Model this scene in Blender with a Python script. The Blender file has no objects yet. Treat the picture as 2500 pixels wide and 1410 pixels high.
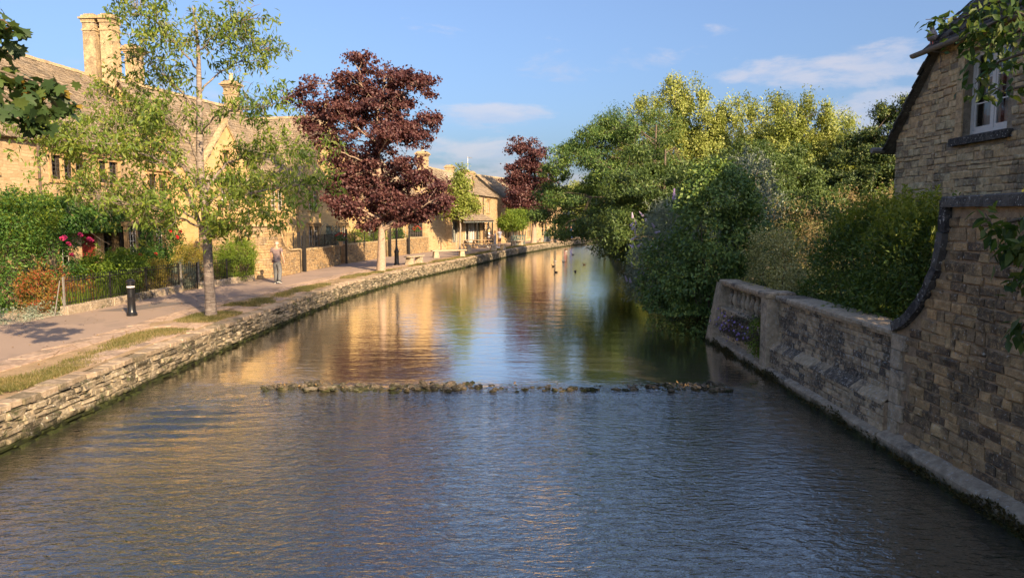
import bpy, math, random
import numpy as np
from mathutils import Vector, Matrix

rad = math.radians
SC = bpy.context.scene
COL = SC.collection

# ------------------------------------------------------------------ camera
cam_d = bpy.data.cameras.new("camera")
cam = bpy.data.objects.new("camera", cam_d)
COL.objects.link(cam)
cam.location = (0, 0, 2.62)
cam.rotation_euler = (rad(90 - 5.548), 0, 0)
cam_d.sensor_width = 36.0
cam_d.lens = 36.0 * 1750 / 2500
cam_d.clip_start = 0.1
cam_d.clip_end = 3000
SC.camera = cam

# ------------------------------------------------------------------ light
SUN_EL, SUN_AZ = 26.0, 148.0          # azimuth: clockwise from +Y (north), so behind and to the right of the camera
W = bpy.data.worlds.new("World")
SC.world = W
W.use_nodes = True
_nt = W.node_tree
_bg = _nt.nodes["Background"]
sky = _nt.nodes.new("ShaderNodeTexSky")
sky.sky_type = 'NISHITA'
sky.sun_disc = False
sky.sun_elevation = rad(SUN_EL)
sky.sun_rotation = rad(SUN_AZ)
sky.altitude = 100
sky.air_density = 1.0
sky.dust_density = 3.5
sky.ozone_density = 3.0
SKY_STRENGTH = 0.15
sun_d = bpy.data.lights.new("sun", 'SUN')
sun_d.energy = 5.0
sun_d.angle = rad(0.6)
sun_d.color = (1.0, 0.74, 0.45)
sun = bpy.data.objects.new("sun", sun_d)
COL.objects.link(sun)
_sd = Vector((math.sin(rad(SUN_AZ)) * math.cos(rad(SUN_EL)), math.cos(rad(SUN_AZ)) * math.cos(rad(SUN_EL)), math.sin(rad(SUN_EL))))
sun.rotation_euler = _sd.to_track_quat('Z', 'Y').to_euler()
sun.location = _sd * 60
VS = SC.view_settings
VS.view_transform = 'Standard'
VS.look = 'None'
VS.exposure = 1.22
VS.gamma = 1.0
VS.use_curve_mapping = False
SC.cycles.use_denoising = True
SC.cycles.max_bounces = 8
SC.cycles.transparent_max_bounces = 12
SC.cycles.caustics_reflective = False
SC.cycles.caustics_refractive = False


# ------------------------------------------------------------------ node helpers
class NG:
    def __init__(self, tree):
        self.t = tree

    def n(self, kind, props=None, **inp):
        nd = self.t.nodes.new("ShaderNode" + kind)
        for k, v in (props or {}).items():
            setattr(nd, k, v)
        for k, v in inp.items():
            key = int(k[1:]) if k[0] == 'i' and k[1:].isdigit() else k.replace('_', ' ')
            s = nd.inputs[key]
            self.put(s, v)
        return nd

    def put(self, s, v):
        if isinstance(v, bpy.types.NodeSocket):
            self.t.links.new(v, s)
        elif isinstance(v, bpy.types.Node):
            self.t.links.new(v.outputs[0], s)
        elif isinstance(v, (tuple, list)) and s.type == 'RGBA' and len(v) == 3:
            s.default_value = (*v, 1)
        else:
            s.default_value = v

    def mix(self, f, a, b, blend='MIX'):
        nd = self.t.nodes.new("ShaderNodeMix")
        nd.data_type = 'RGBA'
        nd.blend_type = blend
        for i, v in ((0, f), (6, a), (7, b)):
            self.put(nd.inputs[i], v)
        return nd.outputs[2]

    def m(self, op, a, b=0.0, c=None, clamp=False):
        nd = self.t.nodes.new("ShaderNodeMath")
        nd.operation = op
        nd.use_clamp = clamp
        self.put(nd.inputs[0], a)
        self.put(nd.inputs[1], b)
        if c is not None:
            self.put(nd.inputs[2], c)
        return nd.outputs[0]

    def vm(self, op, a, b=(0, 0, 0)):
        nd = self.t.nodes.new("ShaderNodeVectorMath")
        nd.operation = op
        self.put(nd.inputs[0], a)
        self.put(nd.inputs[1], b)
        return nd.outputs[0]

    def ramp(self, f, stops, interp='LINEAR'):
        nd = self.t.nodes.new("ShaderNodeValToRGB")
        nd.color_ramp.interpolation = interp
        el = nd.color_ramp.elements
        while len(el) < len(stops):
            el.new(0.5)
        for e, (p, c) in zip(el, stops):
            e.position = p
            e.color = (*c, 1) if len(c) == 3 else c
        self.put(nd.inputs[0], f)
        return nd.outputs[0]

    def step(self, f, lo, hi, a=0.0, b=1.0):
        nd = self.t.nodes.new("ShaderNodeMapRange")
        nd.interpolation_type = 'SMOOTHSTEP'
        for i, v in enumerate((f, lo, hi, a, b)):
            self.put(nd.inputs[i], v)
        return nd.outputs[0]

    def noise(self, vec, scale, detail=4, rough=0.55, dist=0.0):
        nd = self.n("TexNoise", Vector=vec, Scale=scale, Detail=detail, Roughness=rough, Distortion=dist)
        return nd.outputs[0]

    def scale(self, vec, s):
        nd = self.n("Mapping", Vector=vec)
        nd.inputs['Scale'].default_value = s
        return nd.outputs[0]

    def bump(self, h, strength=0.4, dist=0.02, normal=None):
        nd = self.n("Bump", Height=h, Strength=strength, Distance=dist)
        if normal is not None:
            self.put(nd.inputs['Normal'], normal)
        return nd.outputs[0]


MATS = {}


def new_mat(name):
    m = bpy.data.materials.new(name)
    m.use_nodes = True
    m.node_tree.nodes.clear()
    g = NG(m.node_tree)
    out = g.n("OutputMaterial")
    MATS[name] = m
    return m, g, out


def bsdf(g, out, col, rough=0.8, normal=None, spec=0.3, metal=0.0, **kw):
    b = g.n("BsdfPrincipled")
    g.put(b.inputs['Base Color'], col)
    g.put(b.inputs['Roughness'], rough)
    b.inputs['Specular IOR Level'].default_value = spec
    b.inputs['Metallic'].default_value = metal
    if normal is not None:
        g.put(b.inputs['Normal'], normal)
    for k, v in kw.items():
        g.put(b.inputs[k.replace('_', ' ')], v)
    g.t.links.new(b.outputs[0], out.inputs[0])
    return b


def piece_random(g):
    a = g.n("Attribute", {"attribute_name": "rnd"})
    o = g.n("ObjectInfo")
    return g.m('FRACT', g.m('ADD', a.outputs['Fac'], o.outputs['Random']))


def world_pos(g):
    return g.n("NewGeometry").outputs['Position']


def stone_mat(name, cols, grime=(0.03, 0.03, 0.032), grime_amt=0.5, lichen=0.12, lichen_col=(0.55, 0.53, 0.47), moss=0.0, bump=0.75, grime_scale=1.3, wet=None, fine=1.0):
    """piece-to-piece colour, mottling, dark weathering, pale lichen spots; wet: world height under which algae grows"""
    m, g, out = new_mat(name)
    p = world_pos(g)
    r = piece_random(g)
    cols = list(cols) * 2 if len(cols) == 1 else cols
    k = len(cols)
    col = g.ramp(r, [(i / max(1, k - 1), c) for i, c in enumerate(cols)])
    n1 = g.noise(p, 9 * fine, 5, 0.62)
    col = g.mix(g.step(n1, 0.3, 0.75), g.mix(1.0, col, (0.72, 0.7, 0.68), 'MULTIPLY'), g.mix(1.0, col, (1.22, 1.2, 1.16), 'MULTIPLY'))
    n2 = g.noise(p, grime_scale, 6, 0.68)
    n3 = g.noise(p, 16 * fine, 4, 0.7)
    gr = g.m('MULTIPLY', g.step(g.m('ADD', n2, g.m('MULTIPLY', g.m('SUBTRACT', r, 0.5), 0.28)), 0.62 - 0.22 * grime_amt, 0.78 - 0.22 * grime_amt), g.step(n3, 0.25, 0.55))
    col = g.mix(g.m('MULTIPLY', gr, min(1, 0.55 + grime_amt * 0.4)), col, grime)
    if lichen > 0:
        n4 = g.noise(p, 21 * fine, 3, 0.55)
        col = g.mix(g.m('MULTIPLY', g.step(n4, 0.70 - lichen * 0.5, 0.78 - lichen * 0.5), 0.7), col, lichen_col)
    if moss > 0:
        nm = g.noise(p, 4.0, 5, 0.7)
        col = g.mix(g.m('MULTIPLY', g.step(nm, 0.62 - moss * 0.2, 0.75 - moss * 0.2), 0.8), col, (0.05, 0.07, 0.02))
    if wet is not None:
        z = g.n("SeparateXYZ", Vector=p).outputs[2]
        nz = g.m('ADD', z, g.m('MULTIPLY', g.m('SUBTRACT', g.noise(p, 3.5, 5, 0.7), 0.5), -0.30))
        wf = g.m('SUBTRACT', 1.0, g.step(nz, wet - 0.10, wet + 0.05))
        alg = g.ramp(g.noise(p, 6, 4), [(0.35, (0.012, 0.014, 0.008)), (0.6, (0.035, 0.045, 0.012)), (0.75, (0.07, 0.06, 0.025))])
        col = g.mix(wf, col, alg)
    h = g.m('ADD', g.m('MULTIPLY', n3, 0.5), g.noise(p, 42 * fine, 3, 0.6))
    nrm = g.bump(h, bump, 0.035)
    bsdf(g, out, col, 0.92, nrm, 0.2)
    return m


def plain_mat(name, col, rough=0.6, var=0.12, scale=12, spec=0.3, metal=0.0, bump=0.0, **kw):
    m, g, out = new_mat(name)
    p = g.n("TexCoord").outputs['Object']
    n = g.noise(p, scale, 5, 0.6)
    c = g.mix(n, tuple(x * (1 - var * 1.6) for x in col), tuple(min(1, x * (1 + var * 1.6)) for x in col))
    nrm = g.bump(g.noise(p, scale * 4, 3), bump, 0.01) if bump else None
    bsdf(g, out, c, rough, nrm, spec, metal, **kw)
    return m


def leaf_mat(name, cols, trans=0.35, trans_col=None, rough=0.5, spec=0.35, scale=0.5):
    """per-leaf colour from the rnd attribute, a slow drift of hue through the crown, light passing through the blade"""
    m, g, out = new_mat(name)
    r = piece_random(g)
    p = world_pos(g)
    k = len(cols)
    n = g.noise(p, scale, 2)
    f = g.m('ADD', g.m('MULTIPLY', r, 0.75), g.m('MULTIPLY', g.m('SUBTRACT', n, 0.37), 0.9), None, True)
    col = g.ramp(f, [(i / max(1, k - 1), c) for i, c in enumerate(cols)])
    b = g.n("BsdfPrincipled", Base_Color=col, Roughness=rough)
    b.inputs['Specular IOR Level'].default_value = spec
    tc = g.mix(1.0, col, trans_col or (1.5, 1.35, 0.6), 'MULTIPLY')
    t = g.n("BsdfTranslucent", Color=tc)
    ms = g.n("MixShader", i0=trans, i1=b.outputs[0], i2=t.outputs[0])
    g.t.links.new(ms.outputs[0], out.inputs[0])
    return m


# ------------------------------------------------------------------ object helpers
def tag(o, label=None, cat=None, group=None, kind=None):
    for k, v in (("label", label), ("category", cat), ("group", group), ("kind", kind)):
        if v:
            o[k] = v
    return o


def empty(name, loc=(0, 0, 0), rz=0.0, label=None, cat=None, group=None):
    o = bpy.data.objects.new(name, None)
    COL.objects.link(o)
    o.location = loc
    o.rotation_euler = (0, 0, rz)
    o.empty_display_size = 0.2
    return tag(o, label, cat, group)


def put(name, mesh, parent=None, mat=None, loc=None, rot=None, scl=None):
    o = bpy.data.objects.new(name, mesh)
    COL.objects.link(o)
    if parent is not None:
        o.parent = parent
    if mat is not None and not mesh.materials:
        mesh.materials.append(mat if not isinstance(mat, str) else MATS[mat])
    if loc is not None:
        o.location = loc
    if rot is not None:
        o.rotation_euler = rot
    if scl is not None:
        o.scale = scl
    return o


def np_mesh(name, V, Fc, rnd=None, uv=None, smooth=False):
    """V n x 3, Fc m x k (k = 3 or 4); rnd: one value per vertex"""
    V = np.asarray(V, np.float32)
    Fc = np.asarray(Fc, np.int32)
    me = bpy.data.meshes.new(name)
    k = Fc.shape[1]
    me.vertices.add(len(V))
    me.vertices.foreach_set("co", V.ravel())
    me.loops.add(Fc.size)
    me.loops.foreach_set("vertex_index", Fc.ravel())
    me.polygons.add(len(Fc))
    me.polygons.foreach_set("loop_start", np.arange(0, Fc.size, k, dtype=np.int32))
    me.polygons.foreach_set("loop_total", np.full(len(Fc), k, np.int32))
    if smooth:
        me.polygons.foreach_set("use_smooth", np.ones(len(Fc), bool))
    if rnd is not None:
        a = me.attributes.new("rnd", 'FLOAT', 'POINT')
        a.data.foreach_set("value", np.asarray(rnd, np.float32))
    me.update(calc_edges=True)
    return me


class MB:
    """collects shapes in local space and builds ONE mesh; box-projected UVs in metres"""

    def __init__(self):
        self.v, self.f, self.r = [], [], []

    def add(self, V, Fc, rnd=None):
        b = len(self.v)
        self.v.extend([tuple(map(float, p)) for p in V])
        self.f.extend([tuple(i + b for i in q) for q in Fc])
        self.r.extend([random.random() if rnd is None else rnd] * len(V))
        return self

    def box(self, x0, x1, y0, y1, z0, z1, rnd=None):
        V = [(x0, y0, z0), (x1, y0, z0), (x1, y1, z0), (x0, y1, z0), (x0, y0, z1), (x1, y0, z1), (x1, y1, z1), (x0, y1, z1)]
        return self.add(V, [(3, 2, 1, 0), (4, 5, 6, 7), (0, 1, 5, 4), (1, 2, 6, 5), (2, 3, 7, 6), (3, 0, 4, 7)], rnd)

    def cbox(self, x0, x1, y0, y1, z0, z1, c=0.01, rnd=None):
        """box with chamfered top and vertical edges"""
        V = []
        for z, i in ((z0, 0), (z1 - c, 0), (z1, c)):
            xa, xb, ya, yb = x0 + i, x1 - i, y0 + i, y1 - i
            k = c
            V += [(xa + k, ya, z), (xb - k, ya, z), (xb, ya + k, z), (xb, yb - k, z), (xb - k, yb, z), (xa + k, yb, z), (xa, yb - k, z), (xa, ya + k, z)]
        Fc = [tuple(range(7, -1, -1)), tuple(range(16, 24))]
        for L in (0, 8):
            for i in range(8):
                j = (i + 1) % 8
                Fc.append((L + i, L + j, L + 8 + j, L + 8 + i))
        return self.add(V, Fc, rnd)

    def prism(self, poly, y0, y1, rnd=None):
        """poly in x,z extruded along y"""
        n = len(poly)
        V = [(x, y0, z) for x, z in poly] + [(x, y1, z) for x, z in poly]
        Fc = [tuple(range(n)), tuple(range(2 * n - 1, n - 1, -1))]
        for i in range(n):
            j = (i + 1) % n
            Fc.append((i, n + i, n + j, j))
        return self.add(V, Fc, rnd)

    def prismx(self, poly, x0, x1, rnd=None):
        """poly in y,z extruded along x"""
        n = len(poly)
        V = [(x0, y, z) for y, z in poly] + [(x1, y, z) for y, z in poly]
        Fc = [tuple(range(n)), tuple(range(2 * n - 1, n - 1, -1))]
        for i in range(n):
            j = (i + 1) % n
            Fc.append((i, n + i, n + j, j))
        return self.add(V, Fc, rnd)

    def tube(self, pts, radii, n=8, cap=True, rnd=None):
        V, Fc = tube_np(pts, radii, n)
        Fl = [tuple(q) for q in Fc]
        if cap:
            k = len(pts)
            Fl.append(tuple(range(n - 1, -1, -1)))
            Fl.append(tuple(range((k - 1) * n, k * n)))
        return self.add(V, Fl, rnd)

    def lathe(self, prof, cx=0, cy=0, n=16, rnd=None, ph=0.0):
        """prof: (radius, z) from the bottom up"""
        V, Fc = [], []
        for r, z in prof:
            for i in range(n):
                a = 2 * math.pi * i / n + ph
                V.append((cx + r * math.cos(a), cy + r * math.sin(a), z))
        for k in range(len(prof) - 1):
            for i in range(n):
                j = (i + 1) % n
                Fc.append((k * n + i, k * n + j, (k + 1) * n + j, (k + 1) * n + i))
        Fc.append(tuple(range(n - 1, -1, -1)))
        Fc.append(tuple(range((len(prof) - 1) * n, len(prof) * n)))
        return self.add(V, Fc, rnd)

    def build(self, name, mat, parent=None, smooth=False, loc=None, rot=None):
        me = bpy.data.meshes.new(name)
        me.from_pydata(self.v, [], self.f)
        me.update()
        uv = me.uv_layers.new(name="UVMap")
        vco = np.array(self.v, np.float32)
        data = np.zeros((len(me.loops), 2), np.float32)
        for p in me.polygons:
            nx, ny, nz = abs(p.normal.x), abs(p.normal.y), abs(p.normal.z)
            idx = list(p.vertices)
            c = vco[idx]
            if nz > nx and nz > ny:
                q = c[:, [0, 1]]
            elif ny >= nx:
                q = c[:, [0, 2]]
            else:
                q = c[:, [1, 2]]
            data[p.loop_start:p.loop_start + p.loop_total] = q
        uv.data.foreach_set("uv", data.ravel())
        a = me.attributes.new("rnd", 'FLOAT', 'POINT')
        a.data.foreach_set("value", np.array(self.r, np.float32))
        if smooth:
            me.polygons.foreach_set("use_smooth", np.ones(len(me.polygons), bool))
            if smooth != 'all':
                me.set_sharp_from_angle(angle=rad(35))
        me.materials.append(MATS[mat] if isinstance(mat, str) else mat)
        return put(name, me, parent, None, loc, rot)


def tube_np(pts, radii, n=6):
    P = np.asarray(pts, float)
    k = len(P)
    R = np.broadcast_to(np.asarray(radii, float), (k,))
    T = np.gradient(P, axis=0)
    T /= np.linalg.norm(T, axis=1, keepdims=True) + 1e-9
    ref = np.array([0.31, 0.17, 0.93]) if abs(T[:, 2]).mean() < 0.8 else np.array([0.93, 0.31, 0.1])
    A = np.cross(T, ref)
    A /= np.linalg.norm(A, axis=1, keepdims=True) + 1e-9
    B = np.cross(T, A)
    an = np.arange(n) * 2 * np.pi / n
    V = P[:, None, :] + R[:, None, None] * (np.cos(an)[None, :, None] * A[:, None, :] + np.sin(an)[None, :, None] * B[:, None, :])
    V = V.reshape(-1, 3)
    i = np.arange(n)
    j = (i + 1) % n
    Fc = np.concatenate([np.stack([r * n + i, r * n + j, (r + 1) * n + j, (r + 1) * n + i], 1) for r in range(k - 1)])
    return V, Fc


def polyline(pts):
    """arc-length parametrised polyline: pos(u) -> (x, y, angle)"""
    P = np.array(pts, float)
    # soften corners
    for _ in range(2):
        Q = [P[0]]
        for a, b in zip(P[:-1], P[1:]):
            Q += [a * .75 + b * .25, a * .25 + b * .75]
        Q.append(P[-1])
        P = np.array(Q)
    d = np.hypot(*np.diff(P, axis=0).T)
    s = np.concatenate([[0], np.cumsum(d)])

    def pos(u):
        x = np.interp(u, s, P[:, 0])
        y = np.interp(u, s, P[:, 1])
        x2 = np.interp(u + .15, s, P[:, 0]) - np.interp(u - .15, s, P[:, 0])
        y2 = np.interp(u + .15, s, P[:, 1]) - np.interp(u - .15, s, P[:, 1])
        return x, y, np.arctan2(y2, x2)
    pos.length = s[-1]
    pos.P = P
    pos.x_at = lambda yy: np.interp(yy, P[:, 1], P[:, 0])
    pos.u_at = lambda yy: np.interp(yy, P[:, 1], s)
    return pos


# ------------------------------------------------------------------ stones
STONES = []


def make_stone_variants(n=14, seed=3):
    rg = random.Random(seed)
    for k in range(n):
        j = lambda a: rg.uniform(-a, a)
        # x along the wall, y outward (front at y=1), z up; unit size, slightly irregular
        o = [(-.5 + j(.05), -.5 + j(.08)), (.5 + j(.05), -.5 + j(.08)), (.5 + j(.05), .5 + j(.08)), (-.5 + j(.05), .5 + j(.08))]
        V = [(x, 0, z) for x, z in o]
        V += [(x, .72 + j(.08), z) for x, z in o]
        V += [(x * .84 + j(.04), 1.0 + j(.35), z * .70 + j(.06)) for x, z in o]
        Fc = [(8, 9, 10, 11)]
        for a in (0, 4):
            for i in range(4):
                q = (i + 1) % 4
                Fc.append((a + i, a + q, a + 4 + q, a + 4 + i))
        STONES.append((np.array(V, float), Fc))


make_stone_variants()
_stone_meshes = {}


def stone_mesh(k, mat):
    key = (k, mat)
    if key not in _stone_meshes:
        me = bpy.data.meshes.new("stone")
        V, Fc = STONES[k]
        me.from_pydata([tuple(p) for p in V], [], Fc)
        me.update()
        me.materials.append(MATS[mat])
        _stone_meshes[key] = me
    return _stone_meshes[key]


def stone_wall(parent, pos, courses, u0, u1, mat, len_rng, depth, rng, keep=None, limit=300, far_name="far_stones", out_sign=1, joint=0.012, name="stone", base_off=0.0, key=None, batter=None, jz=0.004):
    """lays courses of stones along pos(u); the `limit` nearest ones (by key) are objects of their own, the rest one stuff mesh.
    courses: list of (z0, z1); out_sign: +1 when outward is to the right of the direction of travel"""
    items = []
    for ci, (z0, z1) in enumerate(courses):
        u = u0 - rng.uniform(0, len_rng[1])
        while u < u1:
            w = rng.uniform(*len_rng)
            a, b = max(u, u0), min(u + w, u1)
            if b - a > 0.05:
                zz0, zz1 = z0 + rng.uniform(-jz, jz), z1 + rng.uniform(-jz, jz)
                if keep is None or keep((a + b) / 2, (zz0 + zz1) / 2, b - a, zz1 - zz0):
                    items.append(((a + b) / 2, b - a - joint, (zz0 + zz1) / 2, zz1 - zz0 - joint))
            u += w
    def rank(it):
        x, y, _ = pos(it[0])
        return (x * x + y * y) if key is None else key(it, x, y)
    items.sort(key=rank)
    accV, accF, accR = [], [], []
    base = 0
    for i, (u, w, z, h) in enumerate(items):
        x, y, an = pos(u)
        d = depth * rng.uniform(.75, 1.25)
        rot = an if out_sign < 0 else an + math.pi
        off = base_off + (batter(z) if batter else 0.0)
        nx, ny = -math.sin(rot), math.cos(rot)
        k = rng.randrange(len(STONES))
        if i < limit:
            put(name, stone_mesh(k, mat), parent, None, (x + nx * off, y + ny * off, z), (0, rng.uniform(-.02, .02), rot + rng.uniform(-.03, .03)), (w, d, h))
        else:
            V, Fc = STONES[k]
            c, s = math.cos(rot), math.sin(rot)
            q = V * np.array([w, d, h])
            Q = np.stack([q[:, 0] * c - q[:, 1] * s + x + nx * off, q[:, 0] * s + q[:, 1] * c + y + ny * off, q[:, 2] + z], 1)
            accV.append(Q)
            accF.append(np.array(Fc) + base)
            accR.append(np.full(len(Q), rng.random()))
            base += len(Q)
    if accV:
        me = np_mesh(far_name, np.concatenate(accV), np.concatenate(accF), np.concatenate(accR))
        o = put(far_name, me, parent, mat)
        o["kind"] = "stuff"
    return len(items)


# ------------------------------------------------------------------ foliage
def leaf_arrays(C, size, aspect, rng, up=0.6, droop=0.3, fold=0.18, dirs=None, face=None):
    """rhombic folded leaves: C n x 3 positions (leaf base). Returns verts, tris, rnd"""
    n = len(C)
    L = size * rng.uniform(.65, 1.3, n)
    if dirs is None:
        D = rng.normal(size=(n, 3))
    else:
        D = dirs + rng.normal(size=(n, 3)) * 0.55
    D[:, 2] -= droop * 1.2
    D /= np.linalg.norm(D, axis=1, keepdims=True) + 1e-9
    U = rng.normal(size=(n, 3)) * 0.75
    U[:, 2] += up * 1.6
    if face is not None:
        U = U + face
    S = np.cross(D, U)
    S /= np.linalg.norm(S, axis=1, keepdims=True) + 1e-9
    Nn = np.cross(S, D)
    hw = (L * aspect * .5)[:, None]
    Lc = L[:, None]
    mid = C + D * Lc * .45
    A = C
    Bp = mid + S * hw + Nn * hw * fold
    Cp = C + D * Lc - Nn * Lc * 0.12
    Dp = mid - S * hw + Nn * hw * fold
    V = np.stack([A, Bp, Cp, Dp], 1).reshape(-1, 3)
    b = np.arange(n) * 4
    Fc = np.concatenate([np.stack([b, b + 1, b + 2], 1), np.stack([b, b + 2, b + 3], 1)])
    r = np.repeat(rng.random(n), 4)
    return V, Fc, r


class Foliage:
    def __init__(self):
        self.V, self.F, self.R, self.n = [], [], [], 0

    def leaves(self, C, size, aspect, rng, **k):
        V, Fc, r = leaf_arrays(np.asarray(C, float), size, aspect, rng, **k)
        self.V.append(V)
        self.F.append(Fc + self.n)
        self.R.append(r)
        self.n += len(V)

    def build(self, name, mat, parent):
        me = np_mesh(name, np.concatenate(self.V), np.concatenate(self.F), np.concatenate(self.R))
        o = put(name, me, parent, mat)
        return o


class Wood:
    def __init__(self):
        self.V, self.F, self.n = [], [], 0

    def tube(self, pts, radii, n=6):
        V, Fc = tube_np(pts, radii, n)
        self.V.append(V)
        self.F.append(Fc + self.n)
        self.n += len(V)

    def build(self, name, mat, parent):
        me = np_mesh(name, np.concatenate(self.V), np.concatenate(self.F), smooth=True)
        return put(name, me, parent, mat)


def curve_pts(a, b, k, rng, wob=0.08, sag=0.0, lift=0.0):
    a, b = np.asarray(a, float), np.asarray(b, float)
    t = np.linspace(0, 1, k)[:, None]
    P = a + (b - a) * t
    L = np.linalg.norm(b - a)
    W_ = np.cumsum(rng.normal(size=(k, 3)), 0) * wob * L / k
    W_ -= W_[0] + (W_[-1] - W_[0]) * t
    P = P + W_
    P[:, 2] += (lift - sag) * L * (4 * t[:, 0] * (1 - t[:, 0]))
    return P


def sample_blobs(blobs, n, rng, shell=0.35):
    """points inside ellipsoids (cx,cy,cz,rx,ry,rz), weighted to the outer part"""
    B = np.array(blobs, float)
    vol = B[:, 3] * B[:, 4] * B[:, 5]
    w = vol ** (2 / 3)
    idx = rng.choice(len(B), n, p=w / w.sum())
    d = rng.normal(size=(n, 3))
    d /= np.linalg.norm(d, axis=1, keepdims=True)
    r = rng.uniform(shell, 1, n)[:, None] ** 0.6
    return B[idx, :3] + d * r * B[idx, 3:6], d


def tree(name, base, height, trunk_r, blobs, leafm, barkm, label, seed, tips=300, per_tip=45, clump=0.3, size=0.1, aspect=0.5, limbs=14, trunk_top=None, droop=0.3, up=0.6, flat=0.6, fork=0.35, group=None, cat="tree", shell=0.3, wood_frac=0.5, bare=0.0, lean=(0, 0), lift=0.06, twig_r=0.006, root_flare=1.45, face_out=1.1, boughs=0, bough_r=.5, bough_flat=.55):
    """trunk, limbs and twigs carried to the tips of a crown laid out by ellipsoids round the base (local coordinates)"""
    rng = np.random.default_rng(seed)
    root = empty(name, base, 0, label, cat, group)
    wd = Wood()
    tt = np.array(trunk_top if trunk_top is not None else (lean[0] * height, lean[1] * height, height * .82), float)
    P = curve_pts((0, 0, -0.06), tt, 12, rng, 0.05)
    t = np.linspace(0, 1, 12)
    rr = trunk_r * (1 - .82 * t ** 1.1)
    rr[0] *= root_flare
    rr[1] *= 1.05
    P = np.insert(P, 1, P[0] * .8 + P[1] * .2, 0)
    rr = np.insert(rr, 1, trunk_r * 1.12)
    wd.tube(P, rr, 12)
    if boughs:
        # tips gathered in separate boughs, so that the crown breaks into lit clumps and dark gaps
        Cb, Db = sample_blobs(blobs, boughs, rng, shell)
        ib = rng.integers(0, boughs, tips)
        ob = rng.normal(size=(tips, 3))
        ob /= np.linalg.norm(ob, axis=1, keepdims=True)
        rb_ = rng.uniform(.35, 1, tips)[:, None] * np.repeat(1.0, tips)[:, None] * rng.uniform(.65, 1.35, boughs)[ib][:, None]
        T = Cb[ib] + ob * rb_ * bough_r * np.array([1, 1, bough_flat])
        T[:, 2] = np.maximum(T[:, 2], .25)
        D = Db[ib] * .55 + ob * .8
    else:
        T, D = sample_blobs(blobs, tips, rng, shell)
    # limbs: from the trunk to spread-out tips
    order = [int(rng.integers(tips))]
    dist = np.linalg.norm(T - T[order[0]], axis=1)
    for _ in range(limbs - 1):
        k = int(np.argmax(dist))
        order.append(k)
        dist = np.minimum(dist, np.linalg.norm(T - T[k], axis=1))
    LP = []
    zt = P[:, 2]
    for k in order:
        e = T[k]
        hz = max(height * fork, min(tt[2] * .97, e[2] - 0.45 * np.hypot(e[0] - 0, e[1] - 0)))
        i = np.interp(hz, zt, np.arange(len(P)))
        i0 = min(int(i), len(P) - 2)
        s = P[i0] + (P[i0 + 1] - P[i0]) * (i - i0)
        r0 = np.interp(hz, zt, rr) * .62
        L = curve_pts(s, s + (e - s) * .93, 9, rng, 0.16, lift=lift)
        wd.tube(L, np.linspace(max(r0, .02), twig_r * 2, 9), 6)
        LP.append(L)
    LPa = np.concatenate(LP)
    nb = int(tips * wood_frac)
    for k in range(nb):
        e = T[k]
        dd = np.linalg.norm(LPa - e, axis=1)
        li = int(np.argmin(dd + rng.uniform(0, .3, len(dd))))
        li = max(li - 1, (li // 9) * 9)
        L = curve_pts(LPa[li], e, 5, rng, 0.2, lift=lift * .6)
        wd.tube(L, np.linspace(twig_r * 2.2, twig_r * .7, 5), 4)
    wd.build("trunk", barkm, root)
    if per_tip:
        fo = Foliage()
        sel = rng.random(tips) >= bare
        keepers = T[sel]
        n = len(keepers) * per_tip
        C = np.repeat(keepers, per_tip, 0)
        g = rng.normal(size=(n, 3)) * clump * np.repeat(rng.uniform(.6, 1.3, len(keepers)), per_tip)[:, None]
        g[:, 2] *= flat
        C = C + g
        fo.leaves(C, size, aspect, rng, droop=droop, up=up, face=np.repeat(D[sel], per_tip, 0) * face_out)
        fo.build("crown", leafm, root)
    return root


def shrub(name, base, blobs, leafm, label, seed, n=4000, size=0.07, aspect=0.5, cat="shrub", group=None, stems=9, stemm="bark_dark", clump=0.12, tips=None, droop=0.1, up=0.6, shell=0.55, sprigs=0, flat=0.85, root=None, part="foliage", lit_shootm=None):
    """many-stemmed shrub: foliage in tufts at stem ends spread through ellipsoids round the base"""
    rng = np.random.default_rng(seed)
    new = root is None
    if new:
        root = empty(name, base, 0, label, cat, group)
    tips = tips or max(20, n // 40)
    T, D = sample_blobs(blobs, tips, rng, shell)
    if stems:
        wd = Wood()
        pick = rng.choice(tips, min(stems, tips), replace=False)
        for k in pick:
            s = np.array([T[k][0] * .25, T[k][1] * .25, -0.05]) + np.r_[rng.normal(size=2) * .05, 0]
            wd.tube(curve_pts(s, T[k], 6, rng, .15), np.linspace(.018, .004, 6), 5)
        wd.build("stem", stemm, root)
    per = max(1, n // tips)
    C = np.repeat(T, per, 0) + rng.normal(size=(tips * per, 3)) * clump * np.array([1, 1, flat])
    dirs = np.repeat(D, per, 0) * .7
    C[:, 2] = np.maximum(C[:, 2], 0.02)
    fo = Foliage()
    fo.leaves(C, size, aspect, rng, droop=droop, up=up, dirs=dirs, face=np.repeat(D, per, 0) * .9)
    f2 = Foliage()
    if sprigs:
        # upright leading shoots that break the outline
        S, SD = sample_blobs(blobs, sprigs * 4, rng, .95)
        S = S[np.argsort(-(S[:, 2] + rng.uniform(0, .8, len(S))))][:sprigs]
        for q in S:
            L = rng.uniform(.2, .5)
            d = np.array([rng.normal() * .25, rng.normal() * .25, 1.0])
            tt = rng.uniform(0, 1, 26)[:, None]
            (f2 if lit_shootm else fo).leaves(q + d * L * tt + rng.normal(size=(26, 3)) * .015, size, aspect, rng, droop=-.1, up=.4)
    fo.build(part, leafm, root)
    if lit_shootm and sprigs:
        f2.build("sky_lit_shoots", lit_shootm, root)  # top shoots coloured lighter, as if lit by the sky
    return root

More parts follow.
